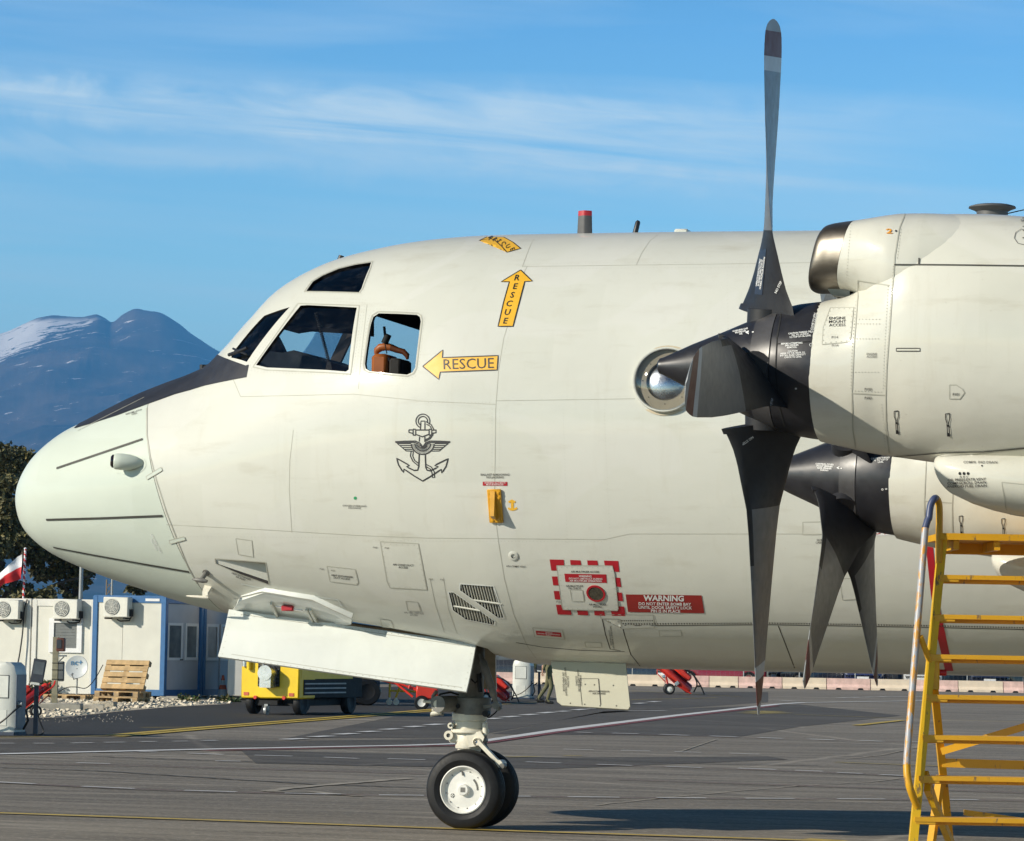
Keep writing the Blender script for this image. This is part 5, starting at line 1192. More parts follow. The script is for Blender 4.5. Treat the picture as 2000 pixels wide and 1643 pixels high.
for y in (-.16,):
    a, b, c = G3(935, 1449, y), G3(976, 1492, y), G3(983, 1496, y); mb.bar(a, b, .035, .055, 0, (0, 1, 0)); mb.tube([b - Vector((0, .04, 0)), b + Vector((0, .10, 0))], .035, 0, 14)
    mb.tube([c - Vector((0, .05, 0)), c + Vector((0, .03, 0))], .024, 1, 12)
a, b = G3(947, 1430, -.02), G3(955, 1470, -.02); mb.tube([G3(947, 1412, -.08), G3(948, 1436, -.08)], .026, 0); mb.tube([G3(948, 1436, -.08), G3(949, 1456, -.08), G3(957, 1470, -.08)], .013, 2); mb.lathe([(0, -.03), (.022, -.03), (.022, .03), (0, .03)], G3(947, 1446, -.09), (0, 1, 0), 12, 2)
mb.build('torque_link', [M['gearwhite'], M['gearold'], M['gearold']], strut)
mb = MB()                                             # steering cylinder, lines and drag brace
c = G3(880, 1375, -.12); mb.lathe([(0, -.12), (.066, -.12), (.074, -.105), (.074, .22), (0, .22)], c, (-.25, -1, 0), 20, 0)
e = c + Vector((-.06, -.16, 0)); mb.tube([e + Vector((-.14, -.02, .02)), e + Vector((-.03, 0, .015)), e + Vector((.05, 0, .02))], [.012, .016, .03], 1, 10); mb.tube([e + Vector((.0, 0, .06)), e + Vector((-.04, 0, -.06)), e + Vector((-.07, 0, -.09)), e + Vector((.02, 0, -.07))], .026, 1, 10); mb.lathe([(0, -.05), (.036, -.05), (.036, .05), (0, .05)], e, (0, 1, 0), 12, 1)
mb.build('steering_gear', [M['gearold'], M['gearwhite'], M['rubber']], strut); mb = MB(); mb.tube([G3(853, 1350, -.1), G3(846, 1360, -.1), G3(845, 1376, -.1), G3(852, 1390, -.1), G3(866, 1396, -.1)], .018, 0, 10)
mb.tube([G3(895, 1357, -.12), G3(880, 1352, -.2), G3(860, 1356, -.2), G3(852, 1366, -.2)], .009, 2, 8); mb.tube([G3(915, 1322, -.15), G3(928, 1334, -.16), G3(940, 1324, -.15), G3(939, 1314, -.14)], .007, 2, 8); mb.tube([G3(935, 1316, -.14), G3(938, 1352, -.14)], .022, 2, 8)
mb.tube([G3(945, 1395, -.15), G3(955, 1402, -.15), G3(968, 1392, -.15), G3(974, 1382, -.15)], .007, 2, 8); mb.lathe([(0, -.03), (.03, -.03), (.03, .03), (0, .03)], G3(950, 1394, -.15), (0, 1, 0), 12, 2)
for x in (905,): mb.lathe([(0, -.165), (.02, -.165)], G3(x, 1379, 0), (0, 1, 0), 12, 2)
mb.build('hydraulic_lines', [M['gearold'], M['gearwhite'], M['rubber']], strut, kind='stuff')
mb = MB(); a, b = G3(938, 1277, -.2), G3(971, 1378, -.2); mb.tube([a, a.lerp(b, .12), a.lerp(b, .16), a.lerp(b, .8), a.lerp(b, .84), b], [.02, .022, .034, .034, .022, .02], 0, 14)
mb.tube([b + Vector((0, -.04, 0)), b + Vector((0, .04, 0))], .035, 0, 12); mb.bar(b, G3(945, 1381, -.1), .03, .03, 0); mb.bar(b, G3(976, 1387, -.2), .03, .05, 0); mb.build('drag_brace', M['gearold'], strut)
mb = MB(); ax_ = Vector((G3(903, 1546, -.33).x, 0, .3555)); mb.tube([ax_ + Vector((0, -.27, 0)), ax_ + Vector((0, .27, 0))], .045, 0, 16); mb.build('axle', M['gearold'], strut)
WC = Vector((G3(903, 1546, -.33).x, 0, .3555))
def wheel_meshes():
    ty = MB(); hw = .105
    ty.lathe([(.205, -.075), (.225, -.098), (.262, -.112), (.300, -.108), (.327, -.094), (.343, -.072), (.350, -.050), (.3502, -.046), (.345, -.044), (.3455, -.038), (.3525, -.036), (.3555, -.012), (.351, -.010), (.351, -.004), (.3557, 0),
              (.3557, 0.002), (.351, .004), (.351, .010), (.3555, .012), (.3525, .036), (.3455, .038), (.345, .044), (.3502, .046), (.350, .05), (.343, .072), (.327, .094), (.300, .108), (.262, .112), (.225, .098), (.205, .075)], (0, 0, 0), (0, 1, 0), 72)
    tyre = ty.mesh('tyre', M['rubber'], 25)
    rm = MB(); rm.lathe([(0, .06), (.19, .06), (.21, .09), (.212, -.088), (.203, -.093), (.196, -.086), (.182, -.060), (.160, -.048), (.090, -.052), (.052, -.056), (.050, -.085), (.044, -.092), (0, -.092)], (0, 0, 0), (0, 1, 0), 56)
    rim = rm.mesh('rim', M['rim'], 25)
    bo = MB()
    for k in range(12):
        a = 2 * math.pi * k / 12 + .2; bo.lathe([(.0055, -.048), (.0055, -.0585), (0, -.060)], (.166 * math.cos(a), 0, .166 * math.sin(a)), (0, 1, 0), 8, 0)
    for a0, a1, r in ((.05, .75, .125),):
        for t_ in np.linspace(a0, a1, 7): bo.lathe([(0, -.0508), (.011, -.0508)], (r * math.cos(t_), 0, r * math.sin(t_)), (0, 1, 0), 8, 1)
    bo.lathe([(0, -.0520), (.020, -.0520), (.020, -.048)], (-.105, 0, -.055), (0, 1, 0), 14, 1); bo.box((-.004, -.058, -.071), (.004, -.0525, -.039), 2, Matrix.Translation((-.105, 0, 0))); bo.box((-.016, -.058, -.059), (.016, -.0525, -.051), 2, Matrix.Translation((-.105, 0, 0)))
    bo.bar((-.02, -.058, .16), (-.012, -.062, .125), .010, .010, 0); bo.box((-.021, -.0945, -.021), (.021, -.0925, .021), 1)
    bolts = bo.mesh('wheel_bolts', [M['gearold'], M['gearold'], M['rim']])
    lt = MB()
    return tyre, rim, bolts
wt = MB(); tyre_m, rim_m, bolt_m = wheel_meshes()
def wheel(c, flip, sc=1.0):
    e = bpy.data.objects.new('wheel', rim_m); link(e, AC); e.location = c; e.scale = (sc,) * 3
    if flip: e.rotation_euler = (0, 0, math.pi)
    for n_, me in (('tyre', tyre_m), ('wheel_bolts', bolt_m)): link(bpy.data.objects.new(n_, me), e)
    return e
w1 = wheel(WC + Vector((0, -.225, 0)), False); wheel(WC + Vector((0, .225, 0)), True)
# main gear, behind the picture's right edge
for sg in (-1, 1):
    mb = MB(); mb.tube([(9.1, 4.9 * sg, .55), (9.1, 4.9 * sg, 2.3)], .11, 0, 16); mb.tube([(9.1, 4.9 * sg - .4, .55), (9.1, 4.9 * sg + .4, .55)], .06, 0, 12); mb.bar((9.1, 4.9 * sg, 1.0), (10.1, 4.9 * sg, 2.2), .1, .1); mb.build('main_gear_strut', M['gearwhite'], AC)
    for d in (-.35, .35): wheel(Vector((9.1, 4.9 * sg + d, .59)), d > 0, .59 / .3557)

# ================================================================= MAINTENANCE STAND
base = PD(1772, 1764, 22.6); base.z = 0
LAD = thing('maintenance_stand', 'yellow stepped maintenance stand with a worn grey handrail beside the engines', 'ladder', base, YAW)
def wornpaint(name, col, under, lo, hi, scale=18):
    t = NT(name); f = t.ramp(t.noise(scale, 6, .7, t.obj((1, 1, .25))), lo, hi); g = t.ramp(t.noise(3, 4), .3, .7)
    t.l(t.mix(f, t.mix(g, tuple(x * .88 for x in col), col), under), t.b.inputs['Base Color']); t.b.inputs['Roughness'].default_value = .42; return t.m
M['standyellow'] = wornpaint('stand_yellow', (.78, .47, .014), (.20, .13, .06), .60, .66)
M['standorange'] = wornpaint('stand_amber', (.72, .37, .014), (.22, .13, .06), .60, .66)
M['railworn'] = wornpaint('rail_worn', (.62, .30, .05), (.36, .38, .42), .44, .52, 26)
M['railblue'] = wornpaint('rail_blue', (.055, .075, .16), (.25, .27, .33), .6, .7)
def LL(px, py, y=0.0): return Vector(((px - 1772) / 295 - .018 * (1764 - py) / 295, y, (1764 - py) / 295))
lean = lambda z: .24 * z
def LS(px, py): q = LL(px, py); q.y = lean(q.z); return q
WB, WT = 1.30, 1.02
tl, bl_ = LS(1869, 1046), Vector((0, 0, 0)); 
br_, tr = Vector((WB, 0, 0)), Vector((tl.x + .78, tl.y, tl.z))
for a, b in ((bl_, tl), (br_, tr)):
    mb = MB(); mb.bar(a, b, .055, .06, 0, (0, 1, .24)); mb.bar(a + Vector((.024, .05, 0)), b + Vector((.024, .05, 0)), .02, .07, 0, (0, 1, .24)); mb.build('stile', M['standyellow'], LAD)
def onstile(z, r=False):
    a, b = (br_, tr) if r else (bl_, tl); return a.lerp(b, z / b.z)
for k in range(1, 9):
    z = tl.z - .282 - .2705 * (k - 1) + .01
    if z < .1: break
    a, b = onstile(z), onstile(z, True); mb = MB(); mb.box((a.x - .01, a.y - .045, z - .018), (b.x + .02, a.y + .13, z + .012)); mb.box((a.x + .03, a.y + .11, z - .045), (b.x, a.y + .13, z - .018)); mb.box((a.x + .0, a.y - .04, z - .034), (a.x + .13, a.y - .02, z - .018)); mb.build('step', M['standorange'], LAD)
mb = MB(); mb.box((tl.x - .03, tl.y - .06, tl.z - .02), (tr.x + .05, tl.y + .62, tl.z + .025)); 
mb.box((tl.x + .03, tl.y + .56, tl.z - .10), (tr.x, tl.y + .60, tl.z - .022))
for x in (tl.x + .07, tl.x + .35, tr.x - .04): mb.box((x, tl.y - .02, tl.z - .085), (x + .04, tl.y + .558, tl.z - .023))
mb.build('platform', M['standorange'], LAD)
hz_ = onstile(1.53); 
bL, bR = LL(1908, 1700), Vector((1.0, 0, 0)); bL = Vector((.50, 1.45, 0)); bR = Vector((WB - .02, 1.45, 0)); hR = onstile(1.53, True)
ba, bb2 = hz_ + Vector((.03, .06, -.05)), hR + Vector((-.03, .06, -.05))
for a, b in ((ba, bL), (bb2, bR)): mb = MB(); mb.bar(a, b, .05, .05, 0, (0, 1, 0)); mb.build('rear_leg', M['standorange'], LAD)
mid = lambda z: ba.lerp(bL, (ba.z - z) / ba.z); midR = lambda z: bb2.lerp(bR, (bb2.z - z) / bb2.z)
mb = MB(); mb.bar(mid(.89), midR(.88), .05, .06); mb.build('brace', M['standorange'], LAD)
mb = MB(); mb.bar(mid(.97) + Vector((0, -.05, 0)), midR(1.28) + Vector((.1, -.05, 0)), .045, .05); mb.build('brace', M['standorange'], LAD)
mb = MB(); mb.bar(mid(.80) + Vector((-.02, -.03, 0)), Vector((.23, .95, .0)), .04, .05); mb.build('brace', M['standorange'], LAD)
mb = MB(); mb.bar(onstile(.74) + Vector((.07, .08, 0)), mid(.32) + Vector((0, -.06, 0)), .045, .05); mb.bar(onstile(.80) + Vector((.05, .07, .03)), onstile(.62) + Vector((.16, .3, 0)), .03, .06); mb.build('brace', M['standyellow'], LAD)
mb = MB(); mb.bar(mid(.42) + Vector((.1, -.05, .12)), midR(.45), .035, .04); mb.build('brace', M['standorange'], LAD)
mb = MB(); mb.box(hz_ + Vector((-.005, .03, -.14)), hz_ + Vector((.07, .11, .10)), bev=.008); mb.lathe([(0, -.03), (.022, -.03), (.022, .03), (0, .03)], hz_ + Vector((.09, .07, -.02)), (1, 0, 0), 12, 1); mb.build('hinge', [M['standyellow'], M['red']], LAD)
def bez(pts, n=8):
    out = []
    for i in range(len(pts) - 1):
        p0, p1, p2, p3 = pts[max(i - 1, 0)], pts[i], pts[i + 1], pts[min(i + 2, len(pts) - 1)]
        for k in range(n):
            t = k / n; out.append(.5 * ((2 * p1) + (p2 - p0) * t + (2 * p0 - 5 * p1 + 4 * p2 - p3) * t * t + (3 * p1 - p0 - 3 * p2 + p3) * t ** 3))
    return out + [pts[-1]]
ry = lambda z: lean(z) - .12
def LR(px, py, d=0): q = LL(px, py); q.y = ry(q.z) + d; return q
mb = MB(); up = bez([LR(1838, 1010), LR(1842, 985), LR(1849, 971), LR(1855, 968, .03)]); mb.tube([LR(1830, 1030), LR(1835, 1014)] + up, .024, 1, 14)
mb.tube([LR(1776, 1500), LR(1778, 1478), LR(1830, 1030)], .024, 0, 14)
mb.tube(bez([LR(1776, 1500), LR(1777, 1525), LR(1783, 1550, .02), LR(1797, 1582, .10)]), .025, 2, 14)
mb.tube(bez([LR(1855, 968, .03), LR(1860, 976, .05), LR(1862, 1000, .07), LR(1858, 1099, .10)]), .024, 2, 14)
mb.tube([LR(1812, 1247), LR(1836, 1305, .12)], .02, 2, 10); mb.build('handrail', [M['railworn'], M['railblue'], M['standorange']], LAD)
mb = MB(); mb.tube([LL(3000, 1764) * 0 + tr + Vector((.0, -.1, -.3)), tr + Vector((0, -.1, .28)), tr + Vector((.06, -.1, .30)), tr + Vector((.16, -.2, .0)), br_ + Vector((.1, -.15, .6))], .024, 0, 12); mb.build('handrail', M['railworn'], LAD)
mb = MB()
for p in (bl_, br_, bL, bR): mb.box((p.x - .05, p.y - .05, 0), (p.x + .05, p.y + .05, .03))
mb.build('foot', M['rubber'], LAD)

# ================================================================= BACKGROUND: CAMP BESIDE THE APRON
M['cwhite'] = plain('cabin_white', (.62, .61, .56), .5, var=.08, scale=2)
M['cpanel'] = plain('cabin_panel', (.60, .59, .52), .55, var=.07, scale=1.5)
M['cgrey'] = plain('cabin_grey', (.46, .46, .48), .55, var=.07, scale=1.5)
M['cblue'] = plain('cabin_blue', (.030, .125, .30), .4, var=.12)
M['pvc'] = plain('window_frame_white', (.70, .70, .70), .4, var=.05)
M['ac'] = plain('air_unit_white', (.66, .65, .58), .5, var=.08)
M['shutter'] = plain('shutter_grey', (.13, .14, .14), .6, var=.15)
M['cglass'] = plain('curtained_glass', (.14, .16, .17), .12, var=.5, scale=1.2)
M['wood'] = plain('pallet_wood', (.46, .31, .15), .8, var=.3, scale=5)
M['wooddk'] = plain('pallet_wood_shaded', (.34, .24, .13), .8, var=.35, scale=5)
M['post'] = plain('post_wood', (.27, .25, .17), .8, var=.3, scale=6)
M['concrete'] = plain('concrete', (.34, .32, .27), .9, var=.2, scale=4)
M['gravel'] = plain('gravel_pale', (.50, .44, .34), .95, var=.35, scale=9, bump=.03)
M['stone'] = plain('stone_pale', (.56, .50, .40), .9, var=.35, scale=3)
M['darkgrey'] = plain('dark_grey_paint', (.045, .050, .060), .45, var=.2)
M['navy'] = plain('navy_paint', (.022, .035, .065), .5, var=.2)
M['galv'] = plain('galvanised', (.32, .33, .33), .45, metal=.5, var=.15)
M['cable'] = plain('cable_black', (.012, .012, .012), .5)
M['pedestal'] = plain('pedestal_white', (.62, .63, .58), .4, var=.07)
M['pedshade'] = plain('pedestal_shade', (.20, .22, .25), .4, var=.08)
M['gpuyellow'] = plain('unit_yellow', (.82, .56, .010), .35, var=.06, coat=.3)
M['gpublack'] = plain('unit_black', (.014, .014, .015), .6, var=.2, spec=.2)
M['signal'] = plain('signal_red', (.62, .035, .018), .35, var=.10, coat=.3)
M['signaldk'] = plain('dark_red', (.25, .012, .014), .35, var=.15, coat=.3)
M['silver'] = plain('silver_metal', (.62, .62, .63), .28, metal=.9, var=.15)
M['cone'] = plain('cone_orange', (.50, .10, .045), .6, var=.25)  # dull, darkened orange with random mottling
M['flagw'] = plain('flag_white', (.78, .78, .80), .7, var=.03)
M['flagr'] = plain('flag_red', (.62, .025, .030), .7, var=.04)
M['barw'] = plain('barrier_cream', (.80, .66, .50), .7, var=.12, scale=2.2)
M['barp'] = plain('barrier_pink', (.76, .52, .45), .75, var=.26, scale=2.6)
M['leafdk'] = plain('leaf_dark', (.065, .066, .026), .6, var=.4, scale=1.2)
M['leafmid'] = plain('leaf_olive', (.115, .106, .038), .6, var=.4, scale=1.2)
M['leaflit'] = plain('leaf_ochre', (.19, .158, .058), .6, var=.4, scale=1.2)
M['leafgreen'] = plain('leaf_green', (.040, .085, .018), .55, var=.4, scale=3)
M['bark'] = plain('bark', (.050, .042, .036), .9, var=.3, scale=5)
M['skin'] = plain('skin', (.50, .28, .19), .55, var=.06)
M['olive'] = plain('flight_suit_olive', (.135, .130, .065), .85, var=.2, scale=7)
M['boot'] = plain('boot_black', (.014, .013, .012), .5)
M['hair'] = plain('hair_dark', (.03, .02, .015), .6)

# ---- gravel bed
gpoly = gp((-80, 1362), (60, 1352), (440, 1356), (455, 1366), (445, 1376), (330, 1382), (230, 1391), (130, 1402), (40, 1404), (-80, 1404))
sheet('gravel_bed', gpoly, M['gravel'], .012)
def gravel():
    mb = MB(); r = random.Random(3)
    for _ in range(2600):
        py = 1356 + 46 * r.random() ** 1.1; px = r.uniform(-20, 450)
        if py > np.interp(px, [0, 130, 230, 330, 445], [1404, 1400, 1389, 1381, 1374]) + 1: continue
        p = GZ(px, py); s = r.uniform(.03, .085); h = s * r.uniform(.5, 1.0)
        a = r.uniform(0, 6); v = [p + Vector((math.cos(a + k * 2.09) * s * r.uniform(.7, 1.2), math.sin(a + k * 2.09) * s * r.uniform(.7, 1.2), .01)) for k in range(3)]
        tpt = [p + Vector((math.cos(a + .7 + k * 2.09) * s * .55, math.sin(a + .7 + k * 2.09) * s * .55, h)) for k in range(3)]
        mb.add(v + tpt, [(3, 4, 5), (0, 1, 4, 3), (1, 2, 5, 4), (2, 0, 3, 5)])
    for _ in range(90):
        p = GZ(r.uniform(40, 260), r.uniform(1396, 1412)); s = .012; mb.add([p + Vector(v) * s for v in ((-1, -1, .3), (1, -1, .3), (1, 1, .3), (-1, 1, .3), (0, 0, 1.6))], [(0, 1, 4), (1, 2, 4), (2, 3, 4), (3, 0, 4)])
    mb.build('gravel', M['stone'], kind='stuff')
gravel()
def slab(px, py, sx, sy, h, rz, label, mat):
    p = GZ(px, py); t = MB(); t.box((-sx / 2, -sy / 2, 0), (sx / 2, sy / 2, h), bev=.015); o = t.build('concrete_slab', M[mat]); o.location = p; o.rotation_euler = (0, 0, rz); tag(o, label, 'slab', 'loose concrete slabs on the gravel')
slab(118, 1388, .95, .5, .16, YAW, 'weathered grey concrete slab at the foot of the wooden post', 'concrete')
slab(176, 1388, .62, .35, .14, YAW + .1, 'short pale concrete slab lying on the gravel in front of the pallets', 'stone')
slab(205, 1384, .5, .4, .16, YAW - .1, 'sand coloured concrete slab behind the short pale one', 'gravel')
slab(335, 1367, .55, .4, .10, YAW - .2, 'flat grey concrete slab under the blue cabin corner', 'concrete')
slab(62, 1386, .6, .4, .12, YAW, 'dark grey concrete slab beside the white service pillar', 'concrete')

# ---- site cabins
RZC = YAW - R(21)
corner = GZ(320, 1367)
def cabin_end(name, label, x0, x1, y0, depth, H, frame_m, panel_m, joints, loc, group):
    """a steel framed site cabin: corner posts, rails, infill panels and roof; local +x along the lit end, +y away"""
    t = thing(name, label, 'cabin', loc, RZC, group); w = x1 - x0
    for x in (x0, x1 - .15):
        for y in (y0, y0 + depth - .15):
            mb = MB(); mb.box((x, y, .10), (x + .15, y + .15, H), bev=.012); mb.build('corner_post', frame_m, t)
    mb = MB()
    for z0, z1 in ((.10, .26), (H - .17, H)):
        mb.box((x0 + .15, y0 + .012, z0), (x1 - .15, y0 + .13, z1)); mb.box((x0 + .15, y0 + depth - .13, z0), (x1 - .15, y0 + depth - .012, z1))
        mb.box((x0 + .012, y0 + .15, z0), (x0 + .13, y0 + depth - .15, z1)); mb.box((x1 - .13, y0 + .15, z0), (x1 - .012, y0 + depth - .15, z1))
    mb.build('frame_rail', frame_m, t, kind='stuff')
    xs_ = [x0 + .15] + joints + [x1 - .15]
    for a, b in zip(xs_, xs_[1:]): mb = MB(); mb.box((a + .006, y0 + .04, .26), (b - .006, y0 + .09, H - .17)); mb.build('wall_panel', panel_m, t)
    mb = MB(); mb.box((x0 + .02, y0 + .03, H - .03), (x1 - .02, y0 + depth - .03, H + .02)); mb.build('roof', frame_m, t)
    mb = MB(); mb.box((x0 + .04, y0 + .10, .2), (x0 + .09, y0 + depth - .1, H - .1)); mb.box((x0 + .1, y0 + depth - .09, .2), (x1 - .1, y0 + depth - .04, H - .1)); mb.box((x0 + .05, y0 + .05, .12), (x1 - .05, y0 + depth - .05, .2)); mb.build('back_wall', panel_m, t, kind='stuff')
    return t
G1 = 'site cabins in a row'
blue = cabin_end('site_cabin', 'blue framed site cabin with grey doors down its shaded side', -2.20, 0, 0, 2.30, 2.74, M['cblue'], M['cpanel'], [-1.30], corner, G1)
blue2 = cabin_end('site_cabin', 'blue framed site cabin joined behind the first, partly under the aircraft nose', -2.20, 0, 2.34, 2.30, 2.72, M['cblue'], M['cpanel'], [-1.1], corner, G1)
wh1 = cabin_end('site_cabin', 'white site cabin with a shuttered window beside the blue cabin', -4.16, -2.24, .22, 2.6, 2.62, M['cwhite'], M['cpanel'], [-3.30], corner, G1)
wh2 = cabin_end('site_cabin', 'white site cabin at the left edge beyond the flagpole', -6.34, -4.19, .22, 2.6, 2.62, M['cwhite'], M['cpanel'], [-5.2], corner, G1)
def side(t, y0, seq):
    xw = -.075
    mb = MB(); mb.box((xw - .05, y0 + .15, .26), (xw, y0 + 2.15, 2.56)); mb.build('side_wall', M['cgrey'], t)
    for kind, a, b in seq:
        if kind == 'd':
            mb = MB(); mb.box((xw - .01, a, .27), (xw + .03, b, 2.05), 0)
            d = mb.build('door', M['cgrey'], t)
            mb = MB(); 
            for z0, z1, a0, b0 in ((1.05, 1.12, a, b), (1.98, 2.05, a, b), (1.12, 1.98, a, a + .09), (1.12, 1.98, b - .09, b)): mb.box((xw + .032, a0, z0), (xw + .05, b0, z1))
            mb.build('door_frame', M['pvc'], d)
            mb = MB(); mb.box((xw + .031, a + .09, 1.12), (xw + .04, b - .09, 1.98)); mb.build('pane', M['cglass'], d)
            mb = MB(); mb.box((xw + .05, b - .08, 1.05), (xw + .10, b - .05, 1.08)); mb.box((xw + .08, b - .20, 1.05), (xw + .10, b - .05, 1.08)); mb.build('handle', M['gpublack'], d)
        else:
            mb = MB()
            for z0, z1, a0, b0 in ((1.05, 1.13, a, b), (1.97, 2.05, a, b), (1.13, 1.97, a, a + .08), (1.13, 1.97, b - .08, b)): mb.box((xw + .002, a0, z0), (xw + .045, b0, z1))
            w_ = mb.build('window', M['pvc'], t); mb = MB(); mb.box((xw + .003, a + .08, 1.13), (xw + .02, b - .08, 1.97)); mb.build('pane', M['cglass'], w_)
side(blue, 0, [('d', .20, 1.10), ('w', 1.28, 2.06)]); side(blue2, 2.34, [('w', 2.56, 3.32), ('d', 3.46, 4.40)])
mb = MB()
for z0, z1, a, b in ((1.20, 1.32, -3.62, -2.62 + .0), (2.0, 2.12, -3.62, -2.62), (1.32, 2.0, -3.62, -3.47), (1.32, 2.0, -2.77, -2.62)): mb.box((a, .20, z0), (b, .262, z1))
w_ = mb.build('window', M['pvc'], wh1)
for k in range(8): mb = MB(); mb.box((-3.47, .235, 1.32 + k * .085), (-2.77, .252, 1.32 + k * .085 + .078)); mb.build('shutter_slat', M['shutter'], w_)
def label_plate(t, x, z): 
    mb = MB(); mb.box((x, -.002, z), (x + .42, .011, z + .07)); mb.build('name_plate', M['pvc'], t)
label_plate(blue, -.62, 2.615)
mb = MB(); mb.box((-3.5, .218, 2.50), (-3.0, .231, 2.57)); mb.build('name_plate', M['galv'], wh1)

def ac_unit(x, z, y, label):
    t = thing('air_conditioner', label, 'air conditioner', corner + Matrix.Rotation(RZC, 3, 'Z') @ Vector((x, y, z)), RZC, 'air conditioners on the cabin ends')
    mb = MB(); mb.box((0, -.30, 0), (.74, -.02, .54), bev=.02); mb.build('casing', M['ac'], t)
    mb = MB(); mb.lathe([(0, 0), (.205, 0), (.215, .012), (.205, .02), (0, .02)], (.27, -.302, .28), (0, -1, 0), 24, 0); g = mb.build('fan_guard', M['shutter'], t)
    mb = MB()
    for r in (.20, .155, .11, .065): mb.lathe([(r, .021), (r + .012, .028), (r + .016, .021)], (.27, -.302, .28), (0, -1, 0), 24, 0)
    for k in range(4): mb.box((-.2, -.028, -.005), (.2, -.022, .005), 0, Matrix.Translation((.27, -.302, .28)) @ Matrix.Rotation(k * math.pi / 4 + .2, 4, 'Y'))
    mb.build('guard_wire', M['ac'], g, kind='stuff')
    mb = MB(); mb.box((.05, -.30, -.05), (.12, 0, -.005)); mb.box((.60, -.30, -.05), (.67, 0, -.005)); mb.box((.74, -.2, .03), (.80, -.08, .22)); mb.build('bracket', M['gpublack'], t, kind='stuff')
    mb = MB(); mb.tube([(.77, -.12, .05), (.70, -.1, -.08), (.4, -.06, -.10), (.3, -.04, -.06)], .018, 0, 8); mb.build('pipe', M['gpublack'], t)
ac_unit(-1.73, 2.17, 0, 'air conditioner hung on the blue cabin end'); ac_unit(-3.36, 2.10, .22, 'air conditioner above the shuttered window of the white cabin'); ac_unit(-5.15, 2.06, .22, 'air conditioner at the picture edge on the leftmost white cabin')
mb = MB(); W3 = lambda x, y, z: corner + Matrix.Rotation(RZC, 3, 'Z') @ Vector((x, y, z))
mb.tube(bez([W3(-4.30, .18, 2.62), W3(-4.36, .14, 2.3), W3(-4.38, .1, 1.6), W3(-4.48, .05, .8), W3(-4.62, -.1, .3)], 6), .022, 0, 6); o = mb.build('power_cable', M['cable']); tag(o, 'thin dark cable running down between the two white cabins', 'cable')
# white cabin seen under the nose door
cw = GZ(436, 1368) 
t = thing('site_cabin', 'plain white cabin behind the yellow power unit', 'cabin', cw, YAW, G1)
mb = MB(); mb.box((.1, 0, .12), (3.2, 2.3, 2.6), bev=.03); mb.build('wall', M['cwhite'], t); mb = MB(); mb.box((.05, -.03, 2.6), (3.25, 2.35, 2.68)); mb.build('roof', M['cwhite'], t); mb = MB(); mb.box((.12, -.02, .02), (3.18, 2.28, .11)); mb.build('skirting', M['gpublack'], t)
# things round the cabins
def pallet(loc, rz, label, tilt=0.0):
    t = thing('wooden_pallet', label, 'pallet', loc, rz, 'wooden pallets by the cabins')
    if tilt: t.rotation_euler = (tilt, 0, rz)
    for y in np.linspace(0, .655, 5): mb = MB(); mb.box((0, y, .122), (1.2, y + .125, .144)); mb.build('plank', M['wood'], t)
    for x in (0, .53, 1.06): mb = MB(); mb.box((x, 0, .1), (x + .14, .78, .1215)); mb.build('plank', M['wood'], t)
    for x in (0, .53, 1.06):
        for y in (0, .33, .66): mb = MB(); mb.box((x + .001, y, .022), (x + .139, y + .12, .0995)); mb.build('block', M['wooddk'], t)
    for y in (0, .33, .66): mb = MB(); mb.box((0, y, 0), (1.2, y + .115, .0215)); mb.build('plank', M['wooddk'], t)
    return t
p0 = GZ(182, 1372); pallet(p0, RZC + .05, 'lower wooden pallet lying flat in front of the blue cabin'); pallet(p0 + Vector((.02, .02, .146)), RZC + .02, 'wooden pallet stacked flat on the lower one')
p1 = p0 + Matrix.Rotation(RZC, 3, 'Z') @ Vector((.10, .30, .30)); pallet(p1, RZC, 'wooden pallet leaning upright against the blue cabin', R(66))
pallet(GZ(84, 1367), RZC + .03, 'pale wooden pallet lying under the satellite dish')
# dish
dcn = GZ(150, 1364)
t = thing('satellite_dish', 'pale grey satellite dish with blue lettering beside the blue cabin', 'satellite dish', dcn, YAW - .15)
mb = MB(); mb.lathe([(0, .05), (.10, .047), (.20, .032), (.30, 0), (.31, .0), (.30, -.012), (.20, .02), (.10, .036), (0, .04)], (0, -.1, .83), (0, 1, -.18), 36); dsh = mb.build('reflector', plain('dish_grey', (.50, .53, .54), .4, var=.05), t, 60)
mb = MB(); mb.tube([(0, -.02, .02), (0, -.02, .62), (0, -.06, .8)], .022, 0, 10); mb.box((-.14, -.16, 0), (.14, .12, .02)); mb.build('mast', M['galv'], t)
mb = MB(); mb.tube([(0, -.06, .54), (0, -.34, .50), (0, -.50, .62)], .012, 0, 8); mb.lathe([(0, -.05), (.03, -.04), (.03, .04), (0, .05)], (0, -.50, .64), (0, 1, .3), 10); mb.build('feed_arm', M['galv'], t)
vs, fs = font_mesh('nc+', .015, 1.05); mb = MB(); 
def on_dish(x, y):
    d = .055 + y * .21; h = .05 - .55 * (x * x + d * d) - .024; return (x, -.1 + .177 * d + .984 * h, .83 + .984 * d - .177 * h)
mb.add([on_dish(x * .21 - .01, y) for x, y, z in vs], fs); mb.build('lettering', plain('lettering_blue', (.06, .18, .33), .5), dsh)
mb = MB(); mb.tube(bez([dcn + Vector(v) for v in ((.02, -.05, .30), (.3, -.1, .28), (.45, .1, .5), (.6, .3, .9))], 5), .012, 0, 6); mb.tube(bez([dcn + Vector(v) for v in ((-.5, -.1, .15), (-.25, -.1, .28), (.0, -.05, .30))], 5), .012, 0, 6); tag(mb.build('dish_cable', M['cable']), 'black cable looping behind the satellite dish', 'cable')
